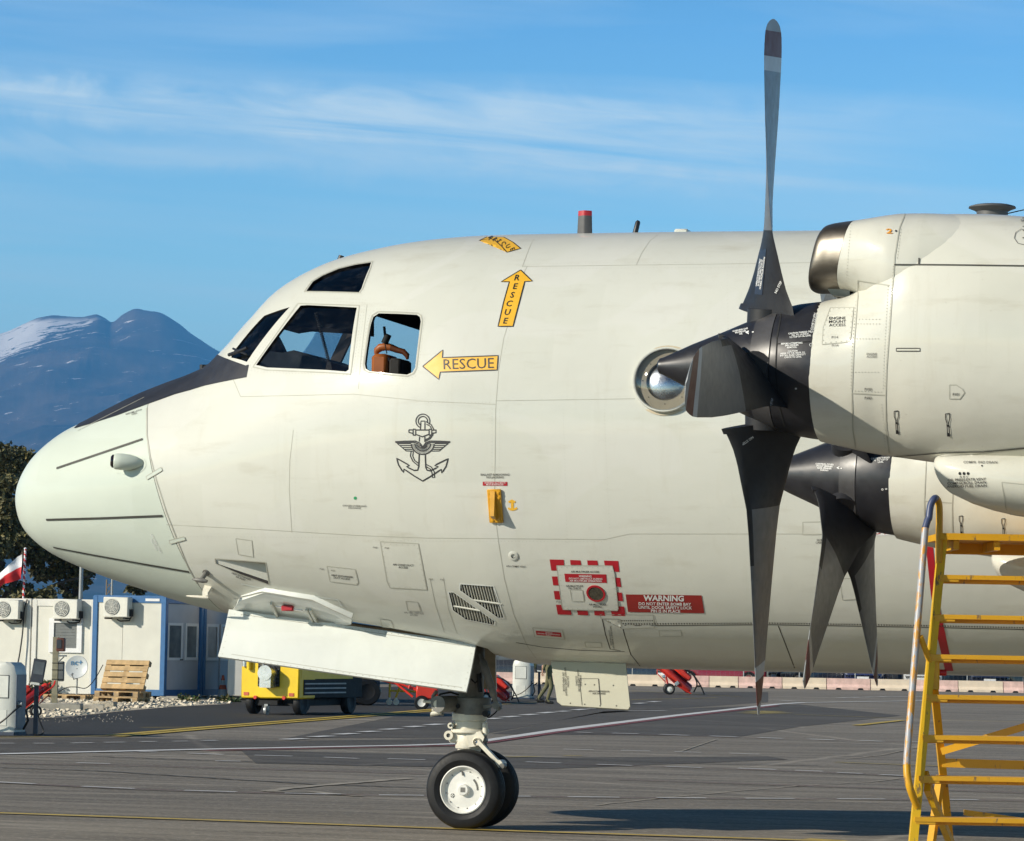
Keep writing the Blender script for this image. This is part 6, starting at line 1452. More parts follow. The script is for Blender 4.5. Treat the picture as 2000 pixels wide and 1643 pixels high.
# post with junction boxes
pp = GZ(106, 1379)
t = thing('utility_post', 'weathered wooden post with an electric box in front of the white cabin', 'post', pp, YAW)
mb = MB(); mb.box((-.065, -.065, 0), (.065, .065, 1.62)); mb.build('post', M['post'], t)
mb = MB(); mb.box((.03, -.16, 1.28), (.22, .10, 1.60), bev=.02); mb.build('switch_box', plain('box_brown', (.13, .045, .03), .5), t); mb = MB(); mb.box((.04, -.175, 1.36), (.15, -.161, 1.56)); mb.build('box_cover', M['darkgrey'], t)
mb = MB(); mb.box((.07, -.06, .58), (.21, .08, 1.05), bev=.02); mb.build('transformer', M['shutter'], t)
for z in (.62, .84, 1.0): mb = MB(); mb.box((-.072, -.072, z), (.20, .072, z + .015)); mb.build('strap', M['gpublack'], t)
mb = MB(); mb.box((.02, -.06, 1.16), (.26, .06, 1.20)); mb.tube([(.2, 0, 1.16), (.1, 0, 1.06), (.06, 0, .95)], .015, 0, 6); mb.build('bracket', M['galv'], t, kind='stuff')
# cone
cn = corner + Matrix.Rotation(RZC, 3, 'Z') @ Vector((.40, 2.75, 0)); cn.z = 0; t = thing('traffic_cone', 'dull orange traffic cone beside the blue cabin doors', 'cone', cn, YAW)
mb = MB(); mb.lathe([(0, .66), (.028, .655), (.055, .52), (.083, .39), (.11, .27), (.15, .05), (0, .05)], (0, 0, 0), (0, 0, 1), 24, mats=[0, 0, 1, 0, 1, 0]); mb.build('cone_body', [M['cone'], M['bladewhite']], t); mb = MB(); mb.box((-.21, -.21, 0), (.21, .21, .05), bev=.015); mb.build('base', M['gpublack'], t)

# ---- plants
def leafy(name, mats, clumps, size, parent=None, seed=1, flat=.75, **kw):
    r = random.Random(seed); mb = MB()
    for c, rad, n in clumps:
        c = Vector(c)
        for _ in range(n):
            d = Vector((r.gauss(0, 1), r.gauss(0, 1), r.gauss(0, 1))).normalized() * rad * (r.random() ** .45); d.z *= flat; p = c + d
            u = Vector((r.gauss(0, 1), r.gauss(0, 1), r.gauss(0, .8) - .5)).normalized(); v = u.orthogonal().normalized() if r.random() < .5 else u.cross(Vector((r.random(), r.random(), r.random()))).normalized()
            s = size * r.uniform(.6, 1.35); q = v * s * .34; mid_ = p + u * s * .5 + u.cross(v) * s * .12
            k = r.random(); mt = 0 if k < .5 else 1 if k < .85 else 2
            mb.add([p, mid_ + q, p + u * s, mid_ - q], [(0, 1, 2, 3)], min(mt, len(mats) - 1))
    me = bpy.data.meshes.new(name); me.from_pydata(mb.v, [], mb.f)
    for m_ in mats: me.materials.append(m_)
    me.polygons.foreach_set('material_index', mb.m); o = link(bpy.data.objects.new(name, me), parent); return tag(o, **kw)
def tree(name, label, base, trunk, limbs, clumps, size, seed, mats=('leafdk', 'leafmid', 'leaflit'), group=None):
    t = thing(name, label, 'tree', base, YAW, group)
    mb = MB(); n = len(trunk); mb.tube([p for p, r in trunk], [r for p, r in trunk], 0, 10); mb.build('trunk', M['bark'], t)
    mb = MB()
    for l in limbs: mb.tube(bez([Vector(p) for p, r in l], 3), [float(np.interp(i / 3, range(len(l)), [r for p, r in l])) for i in range(3 * (len(l) - 1) + 1)], 0, 6)
    mb.build('limb', M['bark'], t, kind='stuff')
    leafy('crown', [M[k] for k in mats], clumps, size, t, seed); return t
r = random.Random(5)
DT = 128.0; sc_ = FPX / DT
bt = PD(-30, 1372, DT); bt.z = 0
lx_ = lambda px: (px + 30) / sc_; lz_ = lambda py: (1243 - py) / sc_ + 1.65
cl = []
for _ in range(150):
    px = r.uniform(-230, 66); py = r.uniform(885, 1165)
    lim = np.interp(py, [880, 905, 960, 1040, 1100, 1165], [5, 50, 62, 72, 60, 45])
    if px > lim - 8: px = lim - r.uniform(8, 60)
    gap = noise.noise(Vector((px / 40, py / 45, 4)))
    if gap < -.22: continue
    cl.append(((lx_(px), r.uniform(-2.2, 2.2), lz_(py)), r.uniform(.35, .75), r.randint(130, 230)))
for px, py, k in ((8, 890, .45), (18, 905, .5), (46, 898, .42), (36, 915, .5), (60, 915, .4), (64, 930, .35)): cl.append(((lx_(px), 0, lz_(py)), k, 200))
tree('eucalyptus_tree', 'tall dark eucalyptus tree with a ragged crown left of the aircraft nose', bt, [((0, 0, 0), .45), ((.1, 0, 2.5), .36), ((.3, .1, 5), .26), ((.4, .1, 7.4), .12)],
     [[((.1, 0, 2.2), .2), ((1.2, -.3, 4.0), .13), ((1.5, -.3, 6.2), .07)], [((.0, 0, 2.6), .2), ((-1.3, .3, 4.5), .13), ((-2.2, .3, 6.6), .06)], [((.2, 0, 2.0), .12), ((1.6, -.5, 2.9), .09), ((2.7, -.5, 3.6), .06), ((3.9, -.5, 3.9), .03)], [((1.6, -.5, 2.9), .06), ((2.4, -.5, 2.6), .04), ((2.6, -.5, 2.0), .02)]], [(c_, r_, int(n_ * 1.8)) for c_, r_, n_ in cl], .20, 11)
bt2 = PD(143, 1372, DT + 4); bt2.z = 0; cl = []
l2 = lambda px: (px - 143) / sc_
for _ in range(46):
    px = r.uniform(60, 165); py = r.uniform(1045, 1165)
    if py > 1120 and 70 < px < 128 and r.random() < .8: continue
    if py > 1130 and px < 110: continue
    cl.append(((l2(px), r.uniform(-1, 1), lz_(py)), r.uniform(.18, .42), r.randint(50, 110)))
for _ in range(60): cl.append(((l2(r.uniform(95, 300)), r.uniform(-2, 2), lz_(r.uniform(905, 1075))), r.uniform(.4, .8), r.randint(110, 190)))
tree('eucalyptus_tree', 'dark thin trunked eucalyptus standing behind the aircraft nose', bt2, [((0, 0, 0), .24), ((.02, 0, 2.4), .21), ((.05, 0, 4.4), .17), ((.3, 0, 7.2), .07)],
     [[((0, 0, 3.0), .10), ((-.8, 0, 3.9), .06), ((-1.8, 0, 4.3), .03)], [((0, 0, 3.6), .1), ((1.0, .2, 5.0), .06), ((2.0, .2, 5.9), .03)], [((0, 0, 2.8), .05), ((-.25, 0, 3.3), .04), ((-.5, 0, 2.6), .02)]], [(c_, r_, int(n_ * 1.6)) for c_, r_, n_ in cl], .19, 23)
bb3 = PD(88, 1372, 118); bb3.z = 0
cl = [((r.uniform(-1.1, 1.1), r.uniform(-.6, .6), r.uniform(1.6, 3.1)), r.uniform(.3, .5), 130) for _ in range(16)] + [((0, 0, 3.1), .4, 160)]
tree('leafy_bush', 'rounded dark bush rising behind the white cabin roof', bb3, [((0, 0, 0), .1), ((0, 0, 2.2), .05)], [[((0, 0, 1), .05), ((.6, 0, 2.4), .02)]], cl, .2, 31)
bb4 = PD(263, 1372, 140); bb4.z = 0
cl = [((r.uniform(-.22, .22), r.uniform(-.2, .2), r.uniform(3.3, 3.95)), .22, 90) for _ in range(9)]
tree('round_tree', 'small round topped dark tree above the blue cabin', bb4, [((0, 0, 0), .09), ((0, 0, 3.4), .06)], [[((0, 0, 3.0), .05), ((.1, 0, 3.5), .03)]], cl, .2, 37, ('leafdk', 'leafdk', 'leafmid'))
def plant(px, py, label, h, n, seed, mats=('leafgreen', 'leafmid')):
    b = GZ(px, py); t = thing('low_plant', label, 'plant', b, YAW, 'weeds at the cabin feet'); rr_ = random.Random(seed)
    mb = MB()
    for k in range(5): mb.tube([(0, 0, 0), (rr_.uniform(-.15, .15), rr_.uniform(-.1, .1), h * .7)], [.012, .006], 0, 5)
    mb.build('stem', M['leafgreen'], t, kind='stuff')
    leafy('foliage', [M[k] for k in mats], [((rr_.uniform(-.22, .22), rr_.uniform(-.15, .15), rr_.uniform(.2, 1) * h), .17, n) for _ in range(7)], .10, t, seed)
plant(78, 1361, 'leafy green weed beside the red hose cart', .42, 60, 3); plant(174, 1360, 'dark weed between the pallets and the dish', .22, 30, 4, ('leafdk', 'leafgreen')); plant(368, 1371, 'small weed under the blue cabin side', .10, 22, 5); plant(448, 1372, 'small weed next to the traffic cone', .10, 22, 6)

# ---- masts, flag
def pole(name, label, px, py0, dep, r0, r1, mat, cat='pole'):
    a = PD(px, 1300, dep); a.z = 0; top_ = PD(px, py0, dep).z
    t = thing(name, label, cat, a, YAW); mb = MB(); mb.tube([(0, 0, 0), (0, 0, top_)], [r0, r1], 0, 10); mb.build('mast', M[mat], t); return t, top_
pole('lamp_post', 'slim pale grey lamp post rising behind the white cabin', 154, 1060, 112, .085, .06, 'galv', 'lamp post')
pole('thin_pole', 'thin grey pole beside the lattice mast', 215, 1128, 125, .05, .04, 'galv')
a = PD(209, 1300, 160); a.z = 0; t = thing('lattice_mast', 'small rusty lattice mast far behind the blue cabin', 'mast', a, YAW); zt_ = PD(209, 1132, 160).z; mb = MB()
for x in (-.12, .12): mb.bar((x, 0, 0), (x, 0, zt_), .04, .04)
for k in range(int(zt_ / .3)): mb.bar((-.12, 0, k * .3), (.12, 0, k * .3 + .3), .03, .03); mb.bar((.12, .02, k * .3), (-.12, .02, k * .3 + .3), .03, .03)
mb.build('mast', plain('rust', (.25, .19, .12), .8), t)
fa = PD(40, 1300, 101); fa.z = 0; ft = PD(45, 1072, 101)
t = thing('flagpole', 'red and white spiral striped flagpole behind the white cabin', 'flagpole', fa, YAW)
H_ = ft.z; n_ = 90; mb = MB(); secs = []; NSG = 12
for i in range(n_ + 1): z = H_ * i / n_; secs.append([Vector((.035 * math.cos(2 * math.pi * k / NSG) + .05 * z / H_, .035 * math.sin(2 * math.pi * k / NSG), z)) for k in range(NSG)])
mb.loft(secs)
for q_, f in enumerate(mb.f[:n_ * NSG]): i, k = divmod(q_, NSG); mb.m[q_] = int(((k / NSG) * 1 + i * H_ / n_ / .17) % 1 < .5)
mb.lathe([(0, .05), (.04, .03), (.045, 0), (0, 0)], (.05, 0, H_), (0, 0, 1), 12, 0); mb.build('pole', [M['flagw'], M['flagr']], t)
def flag():
    dep = 101; mb = MB(); nu, nv = 20, 14; vs = []
    def P_uv(u, v):
        topx, topy = np.interp(u, [0, .3, .6, 1], [43, 28, 12, -16]), np.interp(u, [0, .2, .5, 1], [1083, 1088, 1103, 1132])
        botx, boty = np.interp(u, [0, .3, .6, 1], [41, 26, 6, -22]), np.interp(u, [0, .3, .6, 1], [1131, 1136, 1141, 1168])
        return PD(topx + (botx - topx) * v, topy + (boty - topy) * v, dep) + FW * (.13 * math.sin(u * 9 + v * 2.2) * u ** .6 + .05 * math.sin(v * 6 + u * 3))
    for side_ in (0, 1):
        for j in range(nv + 1):
            for i in range(nu + 1): vs.append(P_uv(i / nu, j / nv) + FW * (.006 * side_))
    w = nu + 1; K_ = w * (nv + 1)
    for j in range(nv):
        for i in range(nu):
            q_ = (j * w + i, j * w + i + 1, (j + 1) * w + i + 1, (j + 1) * w + i); mb.f.append(q_); mb.f.append(tuple(x + K_ for x in q_[::-1])); mb.m += [int(j >= nv / 2)] * 2; mb.sm += [True] * 2
    mb.v = [tuple(v) for v in vs]; o = mb.build('flag', [M['flagw'], M['flagr']]); tag(o, 'white over red flag blowing left from the striped pole', 'flag')
flag()

# ---- service pillars with reel post
def pillar(loc, label, plabel, gap=.10):
    t = thing('service_pillar', label, 'service pillar', loc, YAW - R(16), 'white service pillars on the apron edge')
    mb = MB(); mb.loft([[Vector((x, y, z)) for x, y in ((-w_, -.20), (-w_ + .07, -.25), (w_ - .07, -.25), (w_, -.20), (w_, .22), (-w_, .22))] for z, w_ in ((.06, .27), (1.02, .27), (1.14, .24), (1.20, .17))], 0, False); mb.build('housing', M['pedestal'], t)
    mb = MB(); mb.box((-.29, -.27, 0), (.29, .24, .06)); mb.build('plinth', M['navy'], t)
    for z0, z1 in ((.62, .98),): mb = MB(); mb.box((-.17, -.262, z0), (.17, -.2505, z1), bev=.004); d = mb.build('hatch', M['pedestal'], t); mb = MB(); [mb.box(a, b) for a, b in (((-.18, -.2555, z0 - .01), (.18, -.2502, z0)), ((-.18, -.2555, z1), (.18, -.2502, z1 + .01)), ((-.18, -.2555, z0), (-.17, -.2502, z1)), ((.17, -.2555, z0), (.18, -.2502, z1)))]; mb.build('hatch_joint', M['gpublack'], d)
    mb = MB(); mb.box((-.15, -.258, .16), (.15, -.2505, .42), bev=.003); d = mb.build('hatch', M['pedestal'], t)
    mb = MB(); mb.box((.272, -.20, .10), (.285, .20, 1.0)); mb.build('side_shade', M['pedshade'], t)  # dark sheet painting the shade on the housing's right side
    mb = MB(); mb.lathe([(0, -.02), (.05, -.02), (.05, .06), (0, .06)], (.30, -.1, .52), (1, 0, 0), 14); mb.tube(bez([Vector(v) for v in ((.34, -.12, .5), (.30, -.32, .40), (.10, -.36, .22), (-.12, -.34, .12), (-.4, -.36, .06))], 5), .016, 1, 6); mb.build('cable_outlet', [M['galv'], M['cable']], t)
    u = thing('control_post', plabel, 'control post', loc + Matrix.Rotation(YAW, 3, 'Z') @ Vector((.42 + gap, -.05, 0)), YAW, 'control posts next to the service pillars')
    mb = MB(); mb.box((-.035, -.03, 0), (.035, .03, .82)); mb.build('post', M['navy'], u)
    mb = MB(); mtx = Matrix.Translation((.03, -.05, 1.06)) @ Matrix.Rotation(R(7), 4, 'Y') @ Matrix.Rotation(R(-14), 4, 'X'); mb.box((-.105, -.035, -.20), (.105, .035, .20), 0, mtx, .008); hd = mb.build('display_box', M['darkgrey'], u); mb = MB(); mb.box((-.08, -.039, -.06), (.085, -.0355, .15), 0, mtx); mb.build('screen', M['cglass'], hd); mb = MB(); mb.box((-.075, -.06, -.245), (.06, .0, -.205), 0, mtx); mb.build('tray', M['pedestal'], u)
    mb = MB(); mb.tube(bez([Vector(v) for v in ((.0, -.04, .66), (.06, -.06, .3), (.14, -.05, .08), (.09, -.1, .02), (-.0, -.08, .02))], 5), .014, 0, 6); mb.tube([(-.05, 0, .5), (-.16, -.02, .42), (-.12, -.03, .25), (-.2, 0, .1)], .02, 0, 6); mb.build('control_cable', M['cable'], u)
pillar(GZ(8, 1436), 'white service pillar with black cables at the lower left edge', 'dark control post with a tilted screen beside the near service pillar')
pillar(GZ(1021, 1366), 'white service pillar behind the nose wheel leg', 'dark blue post beside the service pillar behind the nose wheel leg', .06)

# ---- red hose carts
def cart(loc, rz, label, sc=1.0, tilt=R(-42)):
    t = thing('extinguisher_cart', label, 'extinguisher cart', loc, rz, 'red wheeled extinguisher carts'); t.scale = (sc,) * 3
    c, s_ = math.cos(R(40)), math.sin(R(40)); ax = Vector((-c, 0, s_)); o_ = Vector((.30, 0, .12)); up_ = Vector((s_, 0, c))
    for y, L_, r_, m_, dz in ((-.19, 1.45, .125, 'signal', 0), (.17, 1.25, .17, 'signaldk', .05)):
        a = o_ + Vector((0, y, 0)) + up_ * dz; mb = MB(); mb.lathe([(0, 0), (r_ * .6, .0), (r_, .07), (r_, L_ - .1), (r_ * .8, L_ - .03), (r_ * .35, L_), (.03, L_ + .02), (.03, L_ + .10), (0, L_ + .10)], a, ax, 24); mb.build('gas_bottle', M[m_], t)
    mb = MB(); a = o_ + up_ * .34 + Vector((0, .02, 0)); mb.box((-.12, -.15, .25), (.10, .28, .95), 0, Matrix.Translation(a) @ Matrix.Rotation(R(-50), 4, 'Y'), .05); mb.build('hose_locker', M['signal'], t)
    for y in (-.36, .36):
        e = MB(); e.lathe([(.09, -.05), (.16, -.06), (.19, -.04), (.195, 0), (.19, .04), (.16, .06), (.09, .05)], (-.42, y, .195), (0, 1, 0), 28); wl = e.build('wheel', M['rubber'], t); e = MB(); e.lathe([(0, -.045), (.11, -.045), (.12, -.058), (.12, .058), (0, .045)], (-.42, y, .195), (0, 1, 0), 20); e.lathe([(0, -.065), (.04, -.062), (.04, -.04)], (-.42, y, .195), (0, 1, 0), 10); e.build('rim', M['rim'], wl)
    mb = MB(); mb.tube([(-.42, -.36, .195), (-.42, .36, .195)], .025, 0, 8)
    for y in (-.3, .3): mb.tube(bez([Vector(v) for v in ((.34, y, .05), (-.1, y, .30), (-.55, y, .70), (-.95, y, 1.0), (-1.02, y * .6, 1.18))], 4), .022, 0, 8); mb.tube([(-.42, y, .195), (-.55, y, .70)], .02, 0, 8)
    mb.tube([(-1.02, -.18, 1.18), (-1.02, .18, 1.18)], .022, 0, 8); mb.tube([(-.55, -.36, .42), (-.85, -.36, .72), (-.85, -.36, .9)], .018, 0, 8); mb.build('frame', M['signal'], t)
    mb = MB(); mb.tube(bez([Vector(v) for v in ((-.25, -.1, 1.0), (.25, -.28, .85), (.62, -.25, .40), (.80, -.2, .03))], 6), .025, 0, 8); mb.tube(bez([Vector(v) for v in ((-.1, .0, .95), (.35, -.05, .75), (.55, 0, .40), (.45, .1, .1))], 6), .025, 0, 8); mb.build('hose', M['cable'], t)
    mb = MB(); mb.lathe([(0, -.06), (.06, -.05), (.06, .05), (0, .06)], (-.62, -.42, .62), (0, 1, 0), 14); mb.box((.05, -.36, .35), (.20, -.325, .47), 0, Matrix.Rotation(R(-40), 4, 'Y')); mb.build('gauge', M['silver'], t)
cart(GZ(1330, 1357), YAW, 'red extinguisher cart with twin bottles in front of the barriers', 1.0)
cart(GZ(975, 1372), YAW - .2, 'red extinguisher cart half hidden behind the nose wheel leg', .75)
cart(GZ(44, 1400), YAW + R(190), 'red extinguisher cart behind the near service pillar', .62)

# ---- ground power unit and the tractor behind it
gb = GZ(469, 1395)
t = thing('ground_power_unit', 'yellow and black ground power unit under the nose door', 'power unit', gb, YAW + R(-22), None)
bw, bd, bh = 1.42, 3.4, 1.62; zb_ = .36
mb = MB(); mb.box((0, 0, zb_), (bw, .85, bh), bev=.03); mb.build('front_cabinet', M['gpuyellow'], t)
mb = MB(); mb.box((.04, .852, zb_), (bw - .02, bd, bh - .05), bev=.03); mb.build('rear_cabinet', M['gpublack'], t)
mb = MB(); mb.box((bw - .022, .10, .80), (bw + .006, bd - .6, bh - .06)); mb.build('side_panel', M['gpuyellow'], t)
mb = MB(); mb.box((bw + .001, .22, .44), (bw + .012, bd - .9, .785)); sp_ = mb.build('vent_panel', M['gpublack'], t)
for z in (.48, .58, .68): mb = MB(); mb.box((bw + .012, .26, z), (bw + .03, bd - 1.0, z + .03)); mb.build('slat', M['galv'], sp_)
mb = MB(); mb.box((.42, -.012, .62), (.95, .0, 1.50)); gr = mb.build('grille', M['gpublack'], t)
for k in range(10): mb = MB(); mb.box((.43, -.025, .65 + k * .084), (.94, -.0125, .675 + k * .084)); mb.build('slat', M['darkgrey'], gr)
mb = MB(); mb.lathe([(0, 0), (.17, 0), (.17, .30), (0, .30)], (.73, -.02, .92), (.0, -1, 0), 22); mb.tube([(.66, -.2, 1.1), (.55, -.2, 1.18)], .05, 0, 10); mb.box((.60, -.30, .60), (.87, -.03, .90)); mb.build('exhaust_muffler', M['silver'], t)
mb = MB(); mb.tube([(.12, -.05, 1.05), (.12, -.05, 1.5)], .07, 0, 14); mb.tube([(.22, -.06, .98), (.22, -.06, 1.5)], .05, 1, 12); mb.build('filter_pipe', [M['silver'], M['gpuyellow']], t)
for x in (.08, 1.18): mb = MB(); mb.box((x, -.015, zb_ + .06), (x + .12, -.001, zb_ + .13)); mb.build('lamp', M['cone'], t)
for x in (.38, 1.08): mb = MB(); mb.lathe([(0, 0), (.04, .0), (.04, .05), (0, .05)], (x, -.01, zb_ + .02), (0, -1, 0), 12); mb.build('reflector', M['signal'], t)
mb = MB(); mb.box((.2, .2, .20), (bw - .2, bd - .2, zb_ + .01)); mb.box((.5, -.1, .22), (.95, .3, .32)); mb.build('chassis', M['gpublack'], t)
def simple_wheel(par, c, r_, w_, rimmat='rim', name='wheel'):
    e = MB(); e.lathe([(r_ * .55, -w_ / 2), (r_ * .9, -w_ / 2), (r_, -w_ * .3), (r_, w_ * .3), (r_ * .9, w_ / 2), (r_ * .55, w_ / 2)], c, (1, 0, 0) if par.get('ax', 1) else (0, 1, 0), 28); wl = e.build(name, M['rubber'], par); e = MB(); e.lathe([(0, -w_ * .42), (r_ * .5, -w_ * .45), (r_ * .56, -w_ * .5), (r_ * .56, w_ * .5), (r_ * .5, w_ * .45), (0, w_ * .42)], c, (1, 0, 0) if par.get('ax', 1) else (0, 1, 0), 20); e.build('rim', M[rimmat], wl); return wl
for y in (.35, bd - .55):
    for x in (.16, bw - .12): simple_wheel(t, (x, y, .27), .27, .18, 'gpublack')
mb = MB(); mb.lathe([(.05, -.03), (.10, -.03), (.105, 0), (.10, .03), (.05, .03)], (.70, -.12, .105), (1, 0, .0), 20); mb.lathe([(0, -.02), (.055, -.02), (.055, .02), (0, .02)], (.70, -.12, .105), (1, 0, 0), 14); mb.box((.66, -.15, .19), (.74, -.05, .24)); mb.bar((.66, -.12, .2), (.66, -.12, .10), .01, .05); mb.bar((.74, -.12, .2), (.74, -.12, .10), .01, .05); mb.build('jockey_wheel', M['galv'], t)
tb = GZ(742, 1379); t = thing('tow_tractor', 'dark grey tow tractor standing behind the yellow power unit', 'tractor', tb, YAW + R(12))
mb = MB(); mb.box((-2.6, 0, .42), (0, 1.6, 1.05), bev=.06); mb.build('body', M['navy'], t); mb = MB(); mb.box((-2.2, .15, 1.05), (-1.0, 1.45, 1.75), bev=.08); mb.build('cab', M['gpublack'], t); mb = MB(); mb.box((-2.0, .13, 1.2), (-1.1, .149, 1.65)); mb.build('window', M['cglass'], t); mb = MB(); mb.box((-2.65, -.02, .36), (.04, 1.62, .42)); mb.build('bumper', M['galv'], t); t['ax'] = 0
for x in (-2.2, -.35):
    for y in (.05, 1.5): simple_wheel(t, (x, y, .36), .36, .24, 'gpublack')
del t['ax']
# yellow steps and red trolley past the door
tb = GZ(760, 1378); t = thing('stair_trolley', 'small yellow tube frame trolley with castors behind the nose door', 'trolley', tb, YAW)
mb = MB(); Y_ = M['standyellow']
for a, b in (((-.0, 0, .2), (.0, 0, .95)), ((.0, 0, .38), (1.0, 0, .36)), ((.16, 0, .2), (.42, 0, .95)), ((.0, .5, .2), (.0, .5, .95)), ((.0, .5, .38), (1.0, .5, .36)), ((.16, .5, .2), (.42, .5, .95)), ((.0, 0, .9), (.0, .5, .9)), ((1.0, 0, .36), (1.0, .5, .36))): mb.tube([a, b], .022, 0, 8)
mb.build('frame', Y_, t)
for x in (.0, .18): mb = MB(); mb.lathe([(0, -.025), (.075, -.025), (.08, 0), (.075, .025), (0, .025)], (x, 0, .09), (0, 1, 0), 18); mb.bar((x, -.0, .2), (x, 0, .09), .03, .07); mb.build('castor', M['gearwhite'], t)
for x in (.95,): mb = MB(); mb.lathe([(0, -.025), (.075, -.025), (.08, 0), (.075, .025), (0, .025)], (x, .5, .08), (0, 1, 0), 18); mb.bar((x, .5, .36), (x, .5, .08), .03, .07); mb.build('castor', M['gearwhite'], t)
tb = GZ(822, 1385); t = thing('tow_bar_dolly', 'red two wheeled tow bar dolly beside the yellow trolley', 'dolly', tb, YAW); t['ax'] = 0
simple_wheel(t, (.02, -.3, .16), .18, .11); simple_wheel(t, (.02, .3, .16), .18, .11); del t['ax']
mb = MB(); mb.tube([(.02, -.3, .16), (.02, .3, .16)], .03, 0, 8)
for a, b in (((-1.0, 0, .80), (.0, -.2, .42)), ((-1.0, .1, .70), (.2, .25, .42)), ((-.3, -.2, .50), (-.25, -.2, .72)), ((-.75, 0, .72), (-.2, -.2, .30))): mb.tube([a, b], .028, 0, 8)
mb.box((-.12, -.25, .25), (.42, .3, .62), bev=.03); mb.build('frame', M['signal'], t)

# ---- barriers, fence, parked cars, far plants
GD = lambda px, dep: Vector((PD(px, 1300, dep).x, PD(px, 1300, dep).y, 0))
BA, BB = GD(985, 143), GD(2010, 143); bd_ = (BB - BA); brz = math.atan2(bd_.y, bd_.x); bd_.normalize()
cuts = [955, 1041, 1127, 1213, 1299, 1442 - 57, 1442, 1527.5, 1614, 1700, 1785, 1871, 1959, 2045]
def barrier_mesh(L_):
    mb = MB(); prof = [(-.24, 0), (-.24, .10), (-.12, .22), (-.09, .47), (.09, .47), (.12, .22), (.24, .10), (.24, 0)]
    mb.loft([[Vector((x, y, z)) for y, z in prof] for x in (.015, L_ - .015)], 0, False); me = mb.mesh('barrier_body', M['barw'], 20); return me
def slot_mesh(L_):
    mb = MB()
    for x in (L_ * .20, L_ * .70): mb.loft([[Vector((x + d, -.243, z)) for d, z in ((0, .0), (.26, .0), (.21, .075), (.05, .075))], [Vector((x + d, -.236, z)) for d, z in ((0, .0), (.26, .0), (.21, .075), (.05, .075))]], 0, False)
    return mb.mesh('fork_slot', M['gpublack'])
for i, (a, b) in enumerate(zip(cuts, cuts[1:])):
    pa, pb = GD(a, 143), GD(b, 143)
    L_ = (pb - pa).length; pink = i % 2 == 1
    if i in (0,): pink = True
    if i == 1: pink = False
    if i == 2: pink = False
    if i >= 3: pink = (i % 2 == 0)
    mats_ = 'faded red and white' if pink else 'cream'
    where = ['behind the service pillar', 'beside the walking person', 'behind the duct door', 'right behind the duct door edge', 'behind the red extinguisher cart', 'right of the red extinguisher cart', 'in front of the red car', 'in front of the fence gap', 'behind the inboard propeller tips', 'in front of the dark blue car', 'left of the yellow stand', 'behind the yellow stand', 'at the right picture edge'][i]
    o = bpy.data.objects.new('road_barrier', None); o.location = pa; o.rotation_euler = (0, 0, brz); link(o); tag(o, f'low {mats_} plastic barrier {where}', 'barrier', 'barriers along the far apron edge')
    bo = bpy.data.objects.new('barrier_body', barrier_mesh(L_)); bo.data.materials[0] = M['barp' if pink else 'barw']; link(bo, o); link(bpy.data.objects.new('fork_slot', slot_mesh(L_)), o)['kind'] = 'stuff'
# wire fence
fA, fB = BA + Vector((-3, 4.5, 0)), BB + Vector((2.5, 4.5, 0)); fl_ = (fB - fA).length; frz = math.atan2((fB - fA).y, (fB - fA).x)
t = thing('wire_fence', 'low wire mesh fence behind the barriers', 'fence', fA, frz)
for k in range(int(fl_ / 2.4) + 1): mb = MB(); mb.tube([(k * 2.4, 0, 0), (k * 2.4, 0, 1.3)], .03, 0, 8); mb.build('post', M['galv'], t)
mb = MB()
for z in np.arange(.1, 1.31, .3): mb.bar((0, 0, z), (fl_, 0, z), .007, .007)
for x in np.arange(0, fl_, .2): mb.bar((x, 0, .05), (x, 0, 1.28), .004, .004)
mb.build('wire_mesh', M['shutter'], t, kind='stuff')
